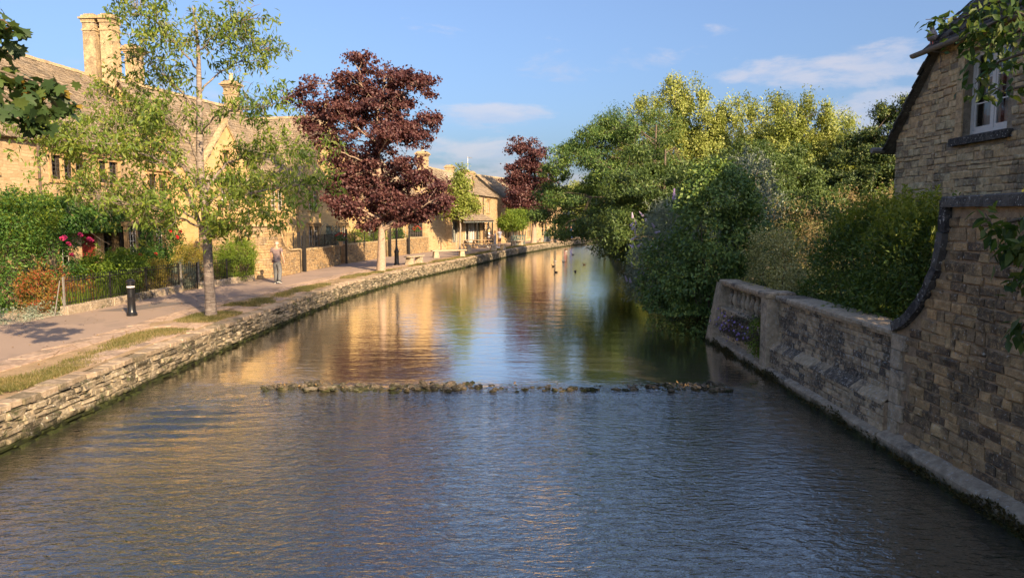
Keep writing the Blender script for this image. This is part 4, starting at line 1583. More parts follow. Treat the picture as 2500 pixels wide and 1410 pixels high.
MB().box(12.95, 15.5, -.3, -.28, .85, 2.35).build("blind", "room_dark", by)

# --- the gabled ashlar house
hB, LB = house_root("gabled_house", (-14.45, 32.8), (-12.35, 41.3), "golden ashlar house with one coped front gable and a single capped chimney")
winsB = [(1.95, 3.05, 3.2, 4.6), (2.0, 3.0, 1.2, 2.5), (6.2, 7.4, 3.1, 4.2), (6.2, 7.4, 1.1, 2.3), (2.25, 2.75, 5.2, 5.95)]
cottage(hB, LB, 7.4, 4.7, 8.95, "ashlar_wall", winsB, rg, gables=((2.5, 2.2, 7.15, "ashlar_wall"),), ridge_y=3.6)
for w_ in winsB[:4]:
    mullion_window(hB, *w_, lights=2, lead=(2, 4), frame="dressed_stone", bars="frame_white")
mullion_window(hB, *winsB[4], lights=1, lead=(2, 3), hood=False)
chimney(hB, LB - .5, 3.6, 8.3, 10.35, .62, .62, 1, 1)
downpipe(hB, .5, 0, 4.5, hopper=True)
downpipe(hB, 5.2, 0, 4.5, hopper=True)

# --- the cross-wing: ridge runs back from the river, tiled slope towards the camera
hC, LC = house_root("cross_wing_house", (-12.3, 41.6), (-10.6, 49.2), "stone house with long tiled slope, gable end towards the river, half behind the purple tree")
mb = MB()
apex, ev = 9.0, 4.9
mid = LC / 2
wC = [(1.1, 2.3, 1.0, 2.2), (4.9, 6.1, 1.0, 2.2), (1.2, 2.3, 3.2, 4.3), (4.9, 6.0, 3.2, 4.3), (3.3, 4.2, 0, 2.2)]
pierced(mb, 0, LC, -.1, ev, wC)
mb.add([(0, 0, ev), (LC, 0, ev), (mid, 0, apex)], [(0, 1, 2)], .5)
mb.add([(0, 0, -.1), (0, 10, -.1), (0, 10, ev), (0, 0, ev)], [(0, 1, 2, 3)], .5)
mb.add([(LC, 0, -.1), (LC, 10, -.1), (LC, 10, ev), (LC, 0, ev)], [(3, 2, 1, 0)], .5)
mb.add([(0, 10, -.1), (LC, 10, -.1), (LC, 10, ev), (mid, 10, apex), (0, 10, ev)], [(4, 3, 2, 1, 0)], .5)
mb.build("wall", "ashlar_wall", hC)
for w_ in wC[:4]:
    mullion_window(hC, *w_, lights=2, lead=(2, 4), bars="frame_white")
plank_door(hC, 3.3, 4.2, 2.15, "door_green")
rb = MB()
for sg in (0, 1):
    xe = -.15 if sg == 0 else LC + .15
    ze = ev - .15 * (apex - ev) / mid
    rb.add([(xe, -.1, ze), (mid, -.1, apex), (mid, 10.1, apex), (xe, 10.1, ze)], [(3, 2, 1, 0) if sg == 0 else (0, 1, 2, 3)], .4)
roof = rb.build("roof", "roof_slate", hC)
Ls = math.hypot(mid, apex - ev)
parts = []
for sg in (0, 1):
    S = np.array(((mid if sg == 0 else -mid) / Ls, 0, (apex - ev) / Ls))
    O_ = (-.15 if sg == 0 else LC + .15, .12, ev - .15 * (apex - ev) / mid)
    parts.append(roof_tiles(O_, (0, 1, 0), S, 9.9, Ls + .18, rg))
add_tiles(roof, parts)
cb = MB()
for sg in (-1, 1):
    x1 = mid + sg * (mid + .1)
    P = [(x1, -.09, ev - .12), (x1, .2, ev - .12), (mid, .2, apex), (mid, -.09, apex)]
    P += [(a, b, c + .17) for a, b, c in P]
    cb.add(P, [(0, 1, 2, 3), (7, 6, 5, 4), (0, 4, 5, 1), (1, 5, 6, 2), (2, 6, 7, 3), (3, 7, 4, 0)])
cb.box(mid - .12, mid + .12, -.1, .22, apex + .05, apex + .75)
cb.lathe([(.06, apex + .75), (.15, apex + .9), (.05, apex + 1.02)], mid, .06, 8)
cb.build("coping", "chimney_stone", hC)
rd = MB()
for i in range(24):
    y = i * .42
    rd.add([(mid - .17, y, apex - .1), (mid, y, apex + .075), (mid + .17, y, apex - .1), (mid - .17, y + .4, apex - .1), (mid, y + .4, apex + .075), (mid + .17, y + .4, apex - .1)], [(0, 1, 4, 3), (1, 2, 5, 4), (0, 2, 1), (3, 4, 5)])
o = rd.build("ridge_stones", "chimney_stone", roof)
o["kind"] = "stuff"

# --- lower cottage behind the railings
hD, LD = house_root("low_cottage", (-10.9, 49.4), (-8.0, 60.0), "low golden cottage behind the railings and clipped shrubs")
winsD = [(1.0, 1.9, .8, 2.2), (3.6, 4.5, .8, 2.2), (6.6, 7.5, .8, 2.2), (8.7, 9.6, .8, 2.2), (2.3, 3.2, 0.0, 2.15), (1.5, 2.6, 3.3, 4.2), (6.5, 7.6, 3.3, 4.2)]
cottage(hD, LD, 6.5, 4.7, 7.6, "shop_wall", winsD, rg)
for w_ in winsD[:4] + winsD[5:]:
    mullion_window(hD, *w_, lights=2, lead=(1, 3), bars="frame_white")
plank_door(hD, 2.3, 3.2, 2.1, "frame_grey")
downpipe(hD, 5.4, 0, 4.5)

# --- the shop with dormers and a tiled canopy
hE, LE = house_root("shop_house", (-5.15, 61.2), (-1.6, 79.0), "shop with two roof dormers, a tiled canopy and a striped white blind", "shop")
winsE = [(5.6, 7.2, 3.35, 4.5), (8.9, 9.5, 3.2, 4.6), (13, 14.3, 3.3, 4.5), (0.4, 1.7, .75, 2.35), (4.6, 5.7, .6, 2.4), (5.95, 8.6, .5, 2.4), (9.2, 10.2, 0, 2.3), (12, 14, .8, 2.2)]
roofE = cottage(hE, LE, 5.2, 5.1, 7.15, "shop_wall", winsE, rg, ridge_y=2.6)
mullion_window(hE, *winsE[0], lights=2, lead=(2, 2), bars="frame_grey", hood=False)
mullion_window(hE, *winsE[1], lights=1, lead=(1, 3), bars="frame_grey", hood=False)
mullion_window(hE, *winsE[2], lights=2, lead=(2, 3), bars="frame_white")
w1 = mullion_window(hE, *winsE[3], lights=2, lead=(2, 5), bars="lead_bar", hood=False, frame="frame_grey", surround=.08)
w2 = mullion_window(hE, *winsE[4], lights=1, lead=(2, 3), bars="frame_white", hood=False, frame="frame_white", surround=.07)
w3 = mullion_window(hE, *winsE[5], lights=3, lead=(1, 2), bars="frame_white", hood=False, frame="frame_white", surround=.07)
mullion_window(hE, *winsE[7], lights=2, lead=(2, 3), bars="frame_white", hood=False)
for i in range(14):
    x = 6.0 + 2.55 * i / 14
    MB().box(x, x + .12, .155, .17, .5, 2.4).build("blind_slat", "blind_white", w3)
gd = MB()
for i in range(26):
    x, z = .45 + rg.random() * 1.15, .8 + rg.random() * 1.4
    gd.box(x, x + .09, .3, .36, z, z + .13)
gd.build("displayed_goods", "goods", w1)["kind"] = "stuff"
MB().box(5.7, 7.1, .16, .18, 3.5, 3.85).build("window_board", "sign_white", hE)
plank_door(hE, 9.2, 10.2, 2.25, "door_green")
# canopy
cb = MB()
cb.add([(-.2, -1.25, 2.52), (10.9, -1.25, 2.52), (10.9, 0.02, 3.15), (-.2, .02, 3.15)], [(0, 1, 2, 3)], .4)
cb.add([(-.2, -1.25, 2.44), (10.9, -1.25, 2.44), (10.9, .02, 3.07), (-.2, .02, 3.07)], [(3, 2, 1, 0)], .4)
cb.add([(-.2, -1.25, 2.44), (10.9, -1.25, 2.44), (10.9, -1.25, 2.52), (-.2, -1.25, 2.52)], [(0, 1, 2, 3)], .4)
cn = cb.build("canopy", "roof_slate_dark", hE)
add_tiles(cn, [roof_tiles((-.25, -1.28, 2.50), (1, 0, 0), np.array((0, 1.27, .63)) / math.hypot(1.27, .63), 11.2, 1.42, rg)], name="canopy_tiles")
MB().box(-.15, 10.85, -1.2, -1.1, 2.34, 2.44).build("fascia", "frame_grey", hE)
for x in (10.6, 8.95, 4.3):
    MB().box(x, x + .11, -1.2, -1.09, 0, 2.34).build("canopy_post", "room_dark", hE)
# dormers
for xc in (4.1, 7.4):
    mb = MB()
    y0_ = .15
    mb.prism([(xc - .75, 5.1), (xc + .75, 5.1), (xc + .75, 5.85), (xc, 6.65), (xc - .75, 5.85)], y0_, 1.7)
    d = mb.build("dormer", "ashlar_wall", roofE)
    cb = MB()
    for sg in (-1, 1):
        P = [(xc + sg * .95, y0_ - .12, 5.72), (xc + sg * .95, 2.3, 5.72), (xc, 2.3, 6.73), (xc, y0_ - .12, 6.73)]
        P += [(a, b, c + .08) for a, b, c in P]
        cb.add(P, [(0, 1, 2, 3), (7, 6, 5, 4), (0, 4, 5, 1), (1, 5, 6, 2), (2, 6, 7, 3), (3, 7, 4, 0)])
    cb.build("dormer_roof", "roof_slate", d)
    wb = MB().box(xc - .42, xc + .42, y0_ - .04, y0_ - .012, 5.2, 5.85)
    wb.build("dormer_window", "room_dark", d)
chimney(hE, 0.35, 2.6, 6.4, 8.3, .9, .75, 1, 1, potm="pot_pale")
chimney(hE, 8.6, 2.6, 6.5, 7.75, 1.0, .7, 1, 0, .03)
chimney(hE, 14.2, 2.6, 6.5, 7.7, .9, .7, 1, 0, .03)
chimney(hE, 16.8, 2.6, 6.5, 7.7, .9, .7, 1, 0, .03)
mb = MB().tube([(15.4, 2.6, 6.9), (15.4, 2.6, 9.2)], .028, 5)
mb.tube([(15.2, 2.6, 9.15), (16.9, 2.5, 9.15)], .016, 4)
for i in range(6):
    mb.tube([(15.6 + i * .22, 2.35, 9.15), (15.6 + i * .22, 2.8, 9.15)], .008, 4)
mb.build("aerial", "aerial_metal", hE)
downpipe(hE, 11.3, 0, 4.9)

# --- stone outbuilding closing the railed gardens
hO, LO = house_root("stone_outbuilding", (-7.0, 58.0), (-5.35, 61.9), "flat-topped stone outbuilding built against the shop, shaded barred window on its side", "outbuilding")
mb = MB()
mb.box(0, LO, 0, 2.9, -.1, 2.75)
mb.build("wall", "shop_wall", hO)
MB().box(-.05, LO + .05, -.06, 2.95, 2.75, 2.87).build("coping", "chimney_stone", hO)
bw = MB()
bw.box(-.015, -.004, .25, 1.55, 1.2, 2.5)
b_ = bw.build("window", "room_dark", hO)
lb = MB()
for i in range(7):
    lb.box(-.03, -.018, .27 + i * .21, .29 + i * .21, 1.2, 2.5)
for i in range(6):
    lb.box(-.028, -.02, .25, 1.55, 1.22 + i * .25, 1.24 + i * .25)
lb.build("window_bars", "rust_iron", b_)

# --- far shop beyond the second purple tree
hF, LF = house_root("far_shop", (-1.2, 80.5), (7.0, 100.0), "distant shop row past the second purple tree, seen under its branches", "shop")
winsF = [(1.0, 2.6, .5, 2.3), (3.4, 4.4, 0, 2.2), (5.2, 6.8, .5, 2.3), (8, 9.2, .5, 2.2), (1.2, 2.4, 3.3, 4.5), (5.4, 6.6, 3.3, 4.5), (9, 10, 3.3, 4.5), (13, 15, .5, 2.3)]
cottage(hF, LF, 6, 5.2, 7.6, "shop_wall", winsF, rg)
for w_ in winsF[:1] + winsF[2:]:
    mullion_window(hF, *w_, lights=2, lead=(1, 2), bars="frame_white", hood=False)
plank_door(hF, 3.4, 4.4, 2.15, "door_green")


# ------------------------------------------------------------------ right bank: garden walls standing in the river
rg = random.Random(61)
XF = 5.50


def ybox(mb, y0, y1, x0, x1, z0, z1, c=0.012):
    return mb.cbox(x0, x1, y0, y1, z0, z1, c)


# --- tall garden wall with the swept coping
gw = empty("garden_wall", (0, 0, 0), 0, "tall dark-stained garden wall whose coping sweeps down in a curve", "wall")
prof = [(9.13, 2.86), (9.15, 2.49), (9.24, 2.07), (9.48, 1.67), (9.84, 1.32), (10.18, 1.15)]     # outer line of the coping (y, z)
px_, pz_ = np.array(prof).T
tt = np.linspace(0, 1, len(prof))
ts = np.linspace(0, 1, 15)


def smooth_interp(t, tt, v):
    out_ = []
    for a in t:
        i = min(int(a * (len(tt) - 1)), len(tt) - 2)
        f = a * (len(tt) - 1) - i
        p0, p1, p2, p3 = v[max(i - 1, 0)], v[i], v[i + 1], v[min(i + 2, len(v) - 1)]
        out_.append(.5 * (2 * p1 + (p2 - p0) * f + (2 * p0 - 5 * p1 + 4 * p2 - p3) * f * f + (3 * p1 - p0 - 3 * p2 + p3) * f ** 3))
    return np.array(out_)


CY, CZ = smooth_interp(ts, tt, px_), smooth_interp(ts, tt, pz_)
mb = MB()
core = [(2.0, -1.0), (10.18, -1.0)] + [(y - .05, z - .08) for y, z in zip(CY[::-1], CZ[::-1])] + [(2.0, 2.76)]
n = len(core)
V = [(XF, y, z) for y, z in core] + [(XF + .42, y, z) for y, z in core]
mb.add(V, [tuple(range(n - 1, -1, -1)), tuple(range(n, 2 * n))] + [(i, (i + 1) % n, n + (i + 1) % n, n + i) for i in range(n)])
mb.build("core", "mortar_dark", gw)


def wall_top(y):
    if y <= 9.13:
        return 2.74
    return float(np.interp(y, CY, CZ)) - .11


GP = polyline([(XF, 2.0), (XF, 10.18)])
zs = [-.45]
while zs[-1] < 2.72:
    zs.append(zs[-1] + rg.uniform(.10, .17))
crs = list(zip(zs[:-1], zs[1:]))
stone_wall(gw, GP, crs, 2.6, 8.14, "garden_stone", (.13, .40), .035, rg, keep=lambda u, z, w, h: z + h * .5 < min(wall_top(2 + u - w / 2), wall_top(2 + u + w / 2)) + .01 and not (u > 7.78 and z < 1.1), limit=290, out_sign=-1, joint=.020, base_off=-.012, key=lambda it, x, y: -y, jz=.012)
# quoins at its end
z = -.45
k = 0
while z < .95:
    h = rg.uniform(.2, .3)
    L = .36 if k % 2 else .24
    mb = MB()
    ybox(mb, 10.19 - L, 10.19, XF - .05, XF + .05, z + .008, min(z + h, 1.0) - .004, .01)
    mb.build("quoin", "ashlar_weathered", gw)
    z += h
    k += 1
# coping stones: level run, then the sweep
y = 2.0
while y < 9.0:
    L = min(rg.uniform(.6, .95), 9.12 - y)
    mb = MB()
    ybox(mb, y, y + L - .012, XF - .10, XF + .52, 2.765 + rg.uniform(-.006, .006), 2.90 + rg.uniform(-.008, .008), .02)
    mb.build("coping_stone", "coping_dark", gw)
    y += L
seg = 3
for s0 in range(0, 14, seg):
    s1 = min(s0 + seg, 14)
    mb = MB()
    ring = []
    for i in range(s0, s1 + 1):
        j0, j1 = max(i - 1, 0), min(i + 1, 14)
        ty, tz = CY[j1] - CY[j0], CZ[j1] - CZ[j0]
        L = math.hypot(ty, tz)
        ny, nz = -tz / L, ty / L          # inward (towards the wall)
        if ny > 0:
            ny, nz = -ny, -nz
        th = .13 + rg.uniform(-.008, .012)
        sh = .010 if i == s1 and s1 < 14 else 0
        yo, zo = CY[i] - ty / L * sh, CZ[i] - tz / L * sh
        jx = rg.uniform(-.012, .012)
        ring.append([(XF - .09 + jx, yo, zo), (XF + .5, yo, zo), (XF + .5, yo + ny * th, zo + nz * th), (XF - .09 + jx, yo + ny * th, zo + nz * th)])
    V = [p for r_ in ring for p in r_]
    Fc = [(3, 2, 1, 0), tuple(len(V) - 4 + q for q in range(4))]
    for i in range(len(ring) - 1):
        for q in range(4):
            a, b = i * 4 + q, i * 4 + (q + 1) % 4
            Fc.append((a, b, b + 4, a + 4))
    mb.add(V, Fc)
    mb.build("coping_stone", "coping_dark", gw)

# --- lower parapet with its set-back and moulded coping
pw = empty("parapet_wall", (0, 0, 0), 0, "low stained parapet wall with moulded coping between garden wall and balustrade", "wall")
mb = MB()
mb.box(XF + .06, XF + .45, 10.19, 14.78, -1.0, .94)
mb.box(XF - .10, XF + .055, 10.19, 14.78, -1.0, -.03)
mb.build("core", "mortar_dark", pw)
PP = polyline([(XF, 10.19), (XF, 14.78)])
zs = list(np.cumsum([-.01] + [rg.uniform(.085, .125) for _ in range(9)]))
zs = [z for z in zs if z < .84] + [.925]
stone_wall(pw, PP, list(zip(zs[:-1], zs[1:])), 0, 4.58, "parapet_stone", (.14, .34), .03, rg, limit=190, out_sign=-1, joint=.012, base_off=-.068)
zs = list(np.cumsum([-.47] + [rg.uniform(.085, .125) for _ in range(9)]))
zs = [z for z in zs if z < -.1] + [-.02]
stone_wall(pw, PP, list(zip(zs[:-1], zs[1:])), 0, 4.58, "parapet_stone", (.16, .38), .03, rg, limit=110, out_sign=-1, joint=.012, base_off=.092)
# weathered top of the set-back: rough slips
u = 0.0
while u < 4.5:
    L = rg.uniform(.45, .8)
    mb = MB()
    y0_, y1_ = 10.2 + u, 10.2 + u + L - .003
    zz = rg.uniform(-.03, -.012)
    mb.add([(XF - .135, y0_, -.06), (XF - .135, y1_, -.06), (XF - .125, y1_, zz), (XF - .125, y0_, zz), (XF + .06, y0_, zz + .14), (XF + .06, y1_, zz + .14)], [(0, 3, 2, 1), (3, 4, 5, 2), (0, 4, 3), (1, 2, 5)])
    mb.build("ledge_stone", "parapet_stone", pw)
    u += L
y = 10.19
while y < 14.7:
    L = min(rg.uniform(.7, 1.1), 14.77 - y)
    mb = MB()
    ybox(mb, y, y + L - .01, XF - .02, XF + .52, .925, .975, .012)
    ybox(mb, y, y + L - .01, XF - .06, XF + .55, .977, 1.055 + rg.uniform(-.006, .006), .02)
    mb.build("coping_stone", "ashlar_weathered", pw)
    y += L

# --- balustrade and its piers
bl = empty("balustrade", (0, 0, 0), 0, "stone balustrade of turned balusters over the water, purple flowers below it", "balustrade")
mb = MB()
ybox(mb, 14.78, 15.16, XF - .20, XF + .32, -.5, 1.0, .015)
mb.build("pier", "ashlar_weathered", bl)
mb = MB()
ybox(mb, 14.74, 15.20, XF - .24, XF + .36, 1.001, 1.04, .01)
ybox(mb, 14.72, 15.22, XF - .26, XF + .38, 1.041, 1.11, .02)
mb.build("pier_cap", "ashlar_weathered", bl)
mb = MB()
mb.box(XF - .02, XF + .4, 15.17, 18.6, -1.0, .30)
mb.build("core", "mortar_grey", bl)
BP = polyline([(XF, 15.17), (XF, 18.6)])
zs = list(np.cumsum([-.47] + [rg.uniform(.09, .13) for _ in range(9)]))
zs = [z for z in zs if z < .2] + [.30]
stone_wall(bl, BP, list(zip(zs[:-1], zs[1:])), 0, 3.42, "parapet_stone", (.16, .36), .03, rg, limit=160, out_sign=-1, joint=.012, base_off=.005)
mb = MB()
ybox(mb, 15.17, 18.6, XF - .06, XF + .44, .302, .36, .012)
mb.build("base_course", "ashlar_weathered", bl)
balm = MB().lathe([(.085, 0), (.085, .05), (.05, .065), (.055, .09), (.09, .17), (.098, .23), (.08, .31), (.052, .39), (.045, .42), (.062, .435), (.062, .455), (.045, .465), (.075, .49), (.075, .56)], 0, 0, 12)
bo = balm.build("baluster", "ashlar_weathered", bl, smooth=True, loc=(XF + .18, 15.45, .358))
for i in range(1, 10):
    put("baluster", bo.data, bl, None, (XF + .18, 15.45 + i * .325, .358), (0, 0, i * .7))
y = 15.18
for L in (.98, 1.05, .95, .62):
    mb = MB()
    ybox(mb, y, y + L - .01, XF - .01, XF + .40, .915, .965, .012)
    ybox(mb, y, y + L - .01, XF - .06, XF + .45, .967, 1.05 + rg.uniform(-.005, .005), .02)
    mb.build("rail", "ashlar_weathered", bl)
    y += L
# sloped end buttress
mb = MB()
mb.add([(XF - .35, 18.62, -.9), (XF + .4, 18.62, -.9), (XF + .4, 19.1, -.9), (XF - .35, 19.1, -.9), (XF - .02, 18.62, .95), (XF + .4, 18.62, .95), (XF + .4, 19.1, .95), (XF - .02, 19.1, .95)], [(3, 2, 1, 0), (4, 5, 6, 7), (0, 1, 5, 4), (1, 2, 6, 5), (2, 3, 7, 6), (3, 0, 4, 7)])
mb.build("end_pier", "ashlar_weathered", bl)

# --- footing along the water
ft = empty("wall_footing", (0, 0, 0), 0, "pale sloping stone footing at the waterline under the garden wall", "footing")
y = 2.0
while y < 19.0:
    L = min(rg.uniform(.9, 1.5), 19.05 - y)
    j = rg.uniform(-.02, .02)
    mb = MB()
    V = [(XF - .20 + j, y, -1.1), (XF - .20 + j, y + L - .006, -1.1), (XF - .22 + j, y + L - .006, -.50), (XF - .22 + j, y, -.50), (XF - .19 + j, y, -.465), (XF - .19 + j, y + L - .006, -.465), (XF + .05, y + L - .006, -.39), (XF + .05, y, -.39)]
    # broken upper surface
    mb.add(V, [(0, 3, 2, 1), (3, 4, 5, 2), (4, 7, 6, 5), (0, 7, 4, 3), (1, 2, 5, 6)])
    mb.build("footing_stone", "footing", ft)
    y += L
# moss hanging along it
rngm = np.random.default_rng(8)
pts_ = []
for y0_, y1_, dens in ((2.5, 8.2, 240), (8.8, 9.6, 160), (10.9, 11.5, 140), (14, 15.2, 130), (16.8, 18.2, 120), (2.5, 19, 60)):
    m_ = int((y1_ - y0_) * dens * 1.6)
    yv = rngm.uniform(y0_, y1_, m_)
    w_ = np.abs(np.sin(yv * 2.3) * np.sin(yv * .9 + 1)) + .25
    zz = -.66 + rngm.random(m_) * .16 * w_
    pts_.append(np.stack([np.full(m_, XF - .225) + rngm.normal(size=m_) * .012, yv, zz], 1))
fo = Foliage()
fo.leaves(np.concatenate(pts_), .05, .5, rngm, droop=-.3, up=.3, dirs=np.tile(np.array([[-.7, 0, .5]]), (sum(map(len, pts_)), 1)))
o = fo.build("moss", "moss_tuft", ft)
o["kind"] = "stuff"

# ------------------------------------------------------------------ cottage on the right (local x runs towards the camera, front faces the river)
ct = empty("stone_cottage", (9.6, 18.15, 0), rad(-90), "weathered brown stone cottage with white casement window above the garden wall", "house")
LCt, EV = 12.0, 6.42
hole = (2.62, 4.0, 4.38, 6.14)
mb = MB()
pierced(mb, 1.65, LCt, -.2, EV, [hole], 0.0, .3)
mb.add([(0, 0, -.2), (1.65, 0, -.2), (1.65, 0, EV), (0, 0, 4.62)], [(0, 1, 2, 3)], .5)
mb.add([(0, 0, -.2), (0, 6, -.2), (0, 6, 4.62), (0, 0, 4.62)], [(0, 1, 2, 3)], .5)
mb.add([(LCt, 0, -.2), (LCt, 6, -.2), (LCt, 6, 9), (LCt, 0, EV)], [(3, 2, 1, 0)], .5)
mb.add([(0, 6, -.2), (LCt, 6, -.2), (LCt, 6, EV), (0, 6, EV)], [(3, 2, 1, 0)], .5)
mb.build("wall", "mortar_grey", ct)
CP = lambda u: (u, 0.0, 0.0)
zs = [1.2]
while zs[-1] < EV - .03:
    zs.append(min(zs[-1] + rg.uniform(.09, .19), EV))
crs = list(zip(zs[:-1], zs[1:]))


def keep_ct(u, z, w, h):
    if z + h / 2 > 4.62 + (u - w / 2) / 1.65 * (EV - 4.62) + .06:
        return False
    # window with stone jambs, lintel and sill
    return not (u + w / 2 > hole[0] - .10 and u - w / 2 < hole[1] + .02 and hole[2] - .20 < z < hole[3] + .27) and not (u - w / 2 < .25 and False)


stone_wall(ct, CP, crs, 0.0, 8.0, "cottage_stone", (.11, .46), .034, rg, keep=keep_ct, limit=300, out_sign=1, joint=.010, jz=.016, base_off=-.012, key=lambda it, x, y: it[0] + (100 if it[2] < 2.3 else 0))
# jamb, lintel and sill stones
z = hole[2] - .02
while z < hole[3] - .05:
    h = min(rg.uniform(.28, .42), hole[3] - z)
    mb = MB()
    mb.box(hole[0] - .23, hole[0] - .002, -.035, .28, z + .004, z + h - .004)
    mb.build("jamb_stone", "cottage_stone", ct)
    z += h
MB().box(hole[0] - .30, hole[1] + .25, -.04, .28, hole[3] + .004, hole[3] + .28).build("lintel", "cottage_stone", ct)
mb = MB()
ybox(mb, -.12, .3, hole[0] - .32, hole[1] + .2, hole[2] - .19, hole[2] - .025, .02)
mb.build("sill", "coping_dark", ct)
# keyed arch of a blocked opening below
for i in range(5):
    a = rad(-34 + 17 * i)
    mb = MB()
    cx_, cz_ = 3.6, 1.5
    P = [(cx_ + r_ * math.sin(a + d_), cz_ + 1.0 + r_ * math.cos(a + d_) - 0.9) for r_, d_ in ((1.05, -.13), (1.05, .13), (1.55, .12), (1.55, -.12))]
    mb.prism(P, -.045, .02)
    mb.build("arch_stone", "cottage_stone", ct)
# casement window
wn = MB()
a, b, c, d = hole
fy = .16
wn.box(a, a + .075, fy, fy + .09, c, d)
wn.box(b - .075, b, fy, fy + .09, c, d)
wn.box(a + .076, b - .076, fy + .002, fy + .088, c, c + .09)
wn.box(a + .076, b - .076, fy + .002, fy + .088, d - .075, d)
wn.box((a + b) / 2 - .035, (a + b) / 2 + .035, fy + .004, fy + .086, c + .09, d - .075)
wf = wn.build("window", "frame_white", ct)
for s_ in (0, 1):
    xa = a + .08 if s_ == 0 else (a + b) / 2 + .037
    xb = (a + b) / 2 - .037 if s_ == 0 else b - .08
    za, zb = c + .095, d - .08
    cs = MB()
    cs.box(xa, xa + .05, fy + .015, fy + .065, za, zb)
    cs.box(xb - .05, xb, fy + .015, fy + .065, za, zb)
    cs.box(xa + .051, xb - .051, fy + .016, fy + .064, za, za + .075)
    cs.box(xa + .051, xb - .051, fy + .016, fy + .064, zb - .05, zb)
    for i in (1, 2):
        zz = za + .05 + (zb - za - .08) * i / 3
        cs.box(xa + .051, xb - .051, fy + .022, fy + .05, zz - .013, zz + .013)
    cs.build("casement", "frame_white", wf)
    MB().add([(xa, fy + .04, za), (xb, fy + .04, za), (xb, fy + .04, zb), (xa, fy + .04, zb)], [(0, 1, 2, 3)]).build("pane", "glass", wf)
    cu = MB()
    n_ = 18
    V = [(xa + (xb - xa) * i / n_, fy + .20 + .02 * math.sin(i * 1.9 + s_) + .012 * math.sin(i * 3.7), zz) for zz in (c - .1, d + .1) for i in range(n_ + 1)]
    if False:
        V = [(x if x < xa + .36 else xa + .36 + (x - xa - .36) * .05, y_, z_) for x, y_, z_ in V]
    cu.add(V, [(i, i + 1, n_ + 2 + i, n_ + 1 + i) for i in range(n_)])
    cu.build("curtain", "curtain", wf, smooth='all')
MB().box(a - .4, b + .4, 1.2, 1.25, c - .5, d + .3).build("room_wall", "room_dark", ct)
# main roof: eaves along the river side
rb = MB()
pit = rad(50)
ru = 4.6
y0_, z0_ = -.22, EV - .02
yt, zt = y0_ + ru * math.cos(pit), z0_ + ru * math.sin(pit)
rb.add([(1.25, y0_, z0_), (LCt + .2, y0_, z0_), (LCt + .2, yt, zt), (3.0, yt, zt)], [(0, 1, 2, 3)], .3)
rb.add([(1.25, y0_, z0_ - .05), (LCt + .2, y0_, z0_ - .05), (LCt + .2, .1, z0_ + .3), (1.25, .1, z0_ + .3)], [(3, 2, 1, 0)], .3)
rb.add([(3.0, yt, zt), (LCt + .2, yt, zt), (LCt + .2, yt + 3.4, EV), (3.0, yt + 3.4, EV)], [(0, 1, 2, 3)], .3)
rf = rb.build("roof", "roof_slate_dark", ct)
add_tiles(rf, [roof_tiles((1.2, y0_, z0_), (1, 0, 0), (0, math.cos(pit), math.sin(pit)), LCt - 1.2, ru, rg, lambda c: c[0] < 1.2 + (c[1] - y0_) * .55, w=(.22, .42), e0=.3, thick=.035)], "roof_slate_dark")
# side slope falling away from the camera, its slates stacked along the verge
sl_r = MB()
sx0, sz0, sx1, sz1 = 1.75, EV + .10, -.28, 4.33
sl_r.add([(sx0, -.16, sz0), (sx1, -.16, sz1), (sx1, 6, sz1), (sx0, 6, sz0)], [(0, 1, 2, 3)], .3)
sl_r.add([(sx0, -.16, sz0 - .05), (sx1, -.16, sz1 - .05), (sx1, 6, sz1 - .05), (sx0, 6, sz0 - .05)], [(3, 2, 1, 0)], .3)
side = sl_r.build("side_roof", "roof_slate_dark", ct)
Ls = math.hypot(sx0 - sx1, sz0 - sz1)
dx_, dz_ = (sx0 - sx1) / Ls, (sz0 - sz1) / Ls
th_ = math.atan2(dz_, dx_)
s = -.05
tile = MB()
tile.cbox(-.5, .5, -.5, .5, 0, 1, .02)
tme = None
for k in range(17):
    e = .16 + .03 * rg.random()
    for col_ in range(2):
        w_ = rg.uniform(.22, .34)
        y_ = -.20 + w_ / 2 + col_ * .31 + rg.uniform(-.03, .02)
        th = rg.uniform(.028, .05)
        nb_ = MB()
        nb_.cbox(-.19, .16, -w_ / 2, w_ / 2, 0, th, .008)
        xx, zz = sx1 + dx_ * (s + .12), sz1 + dz_ * (s + .12)
        q = nb_.build("roof_slate", "roof_slate_dark", side, loc=(xx - dz_ * .012, y_, zz + dx_ * .012), rot=(0, -th_ + rg.uniform(.06, .13), rg.uniform(-.05, .05)))
    s += e
    if s > Ls:
        break
add_tiles(side, [roof_tiles((sx1, .42, sz1), (0, 1, 0), (dx_, 0, dz_), 5.4, Ls, rg, w=(.22, .4), e0=.19, e1=.16, thick=.03)], "roof_slate_dark")
# gutter: half-round iron, running out past the corner
gt = MB()
n_ = 9
xs_ = [1.08, 3, 6, 9, LCt]
V = []
for x in xs_:
    for i in range(n_):
        an = math.pi + math.pi * i / (n_ - 1)
        V.append((x, -.30 + .085 * math.cos(an), EV - .02 + .085 * math.sin(an) - (x - 1) * .004))
Fc = [(k * n_ + i, k * n_ + i + 1, (k + 1) * n_ + i + 1, (k + 1) * n_ + i) for k in range(len(xs_) - 1) for i in range(n_ - 1)]
Fc.append(tuple(range(n_ - 1, -1, -1)))
gt.add(V, Fc)
V2 = [(x, y_ + (y_ + .30) * -.18, z_ + .012) for x, y_, z_ in V]
gt.add(V2, [tuple(reversed(f)) for f in Fc[:-1]])
gt.build("gutter", "gutter_iron", ct)
mb = MB()
for x in (1.9, 4.6, 7.4):
    mb.tube([(x, -.30, EV - .12), (x, .02, EV - .16)], .014, 5)
mb.build("gutter_bracket", "gutter_iron", ct)
mb = MB()
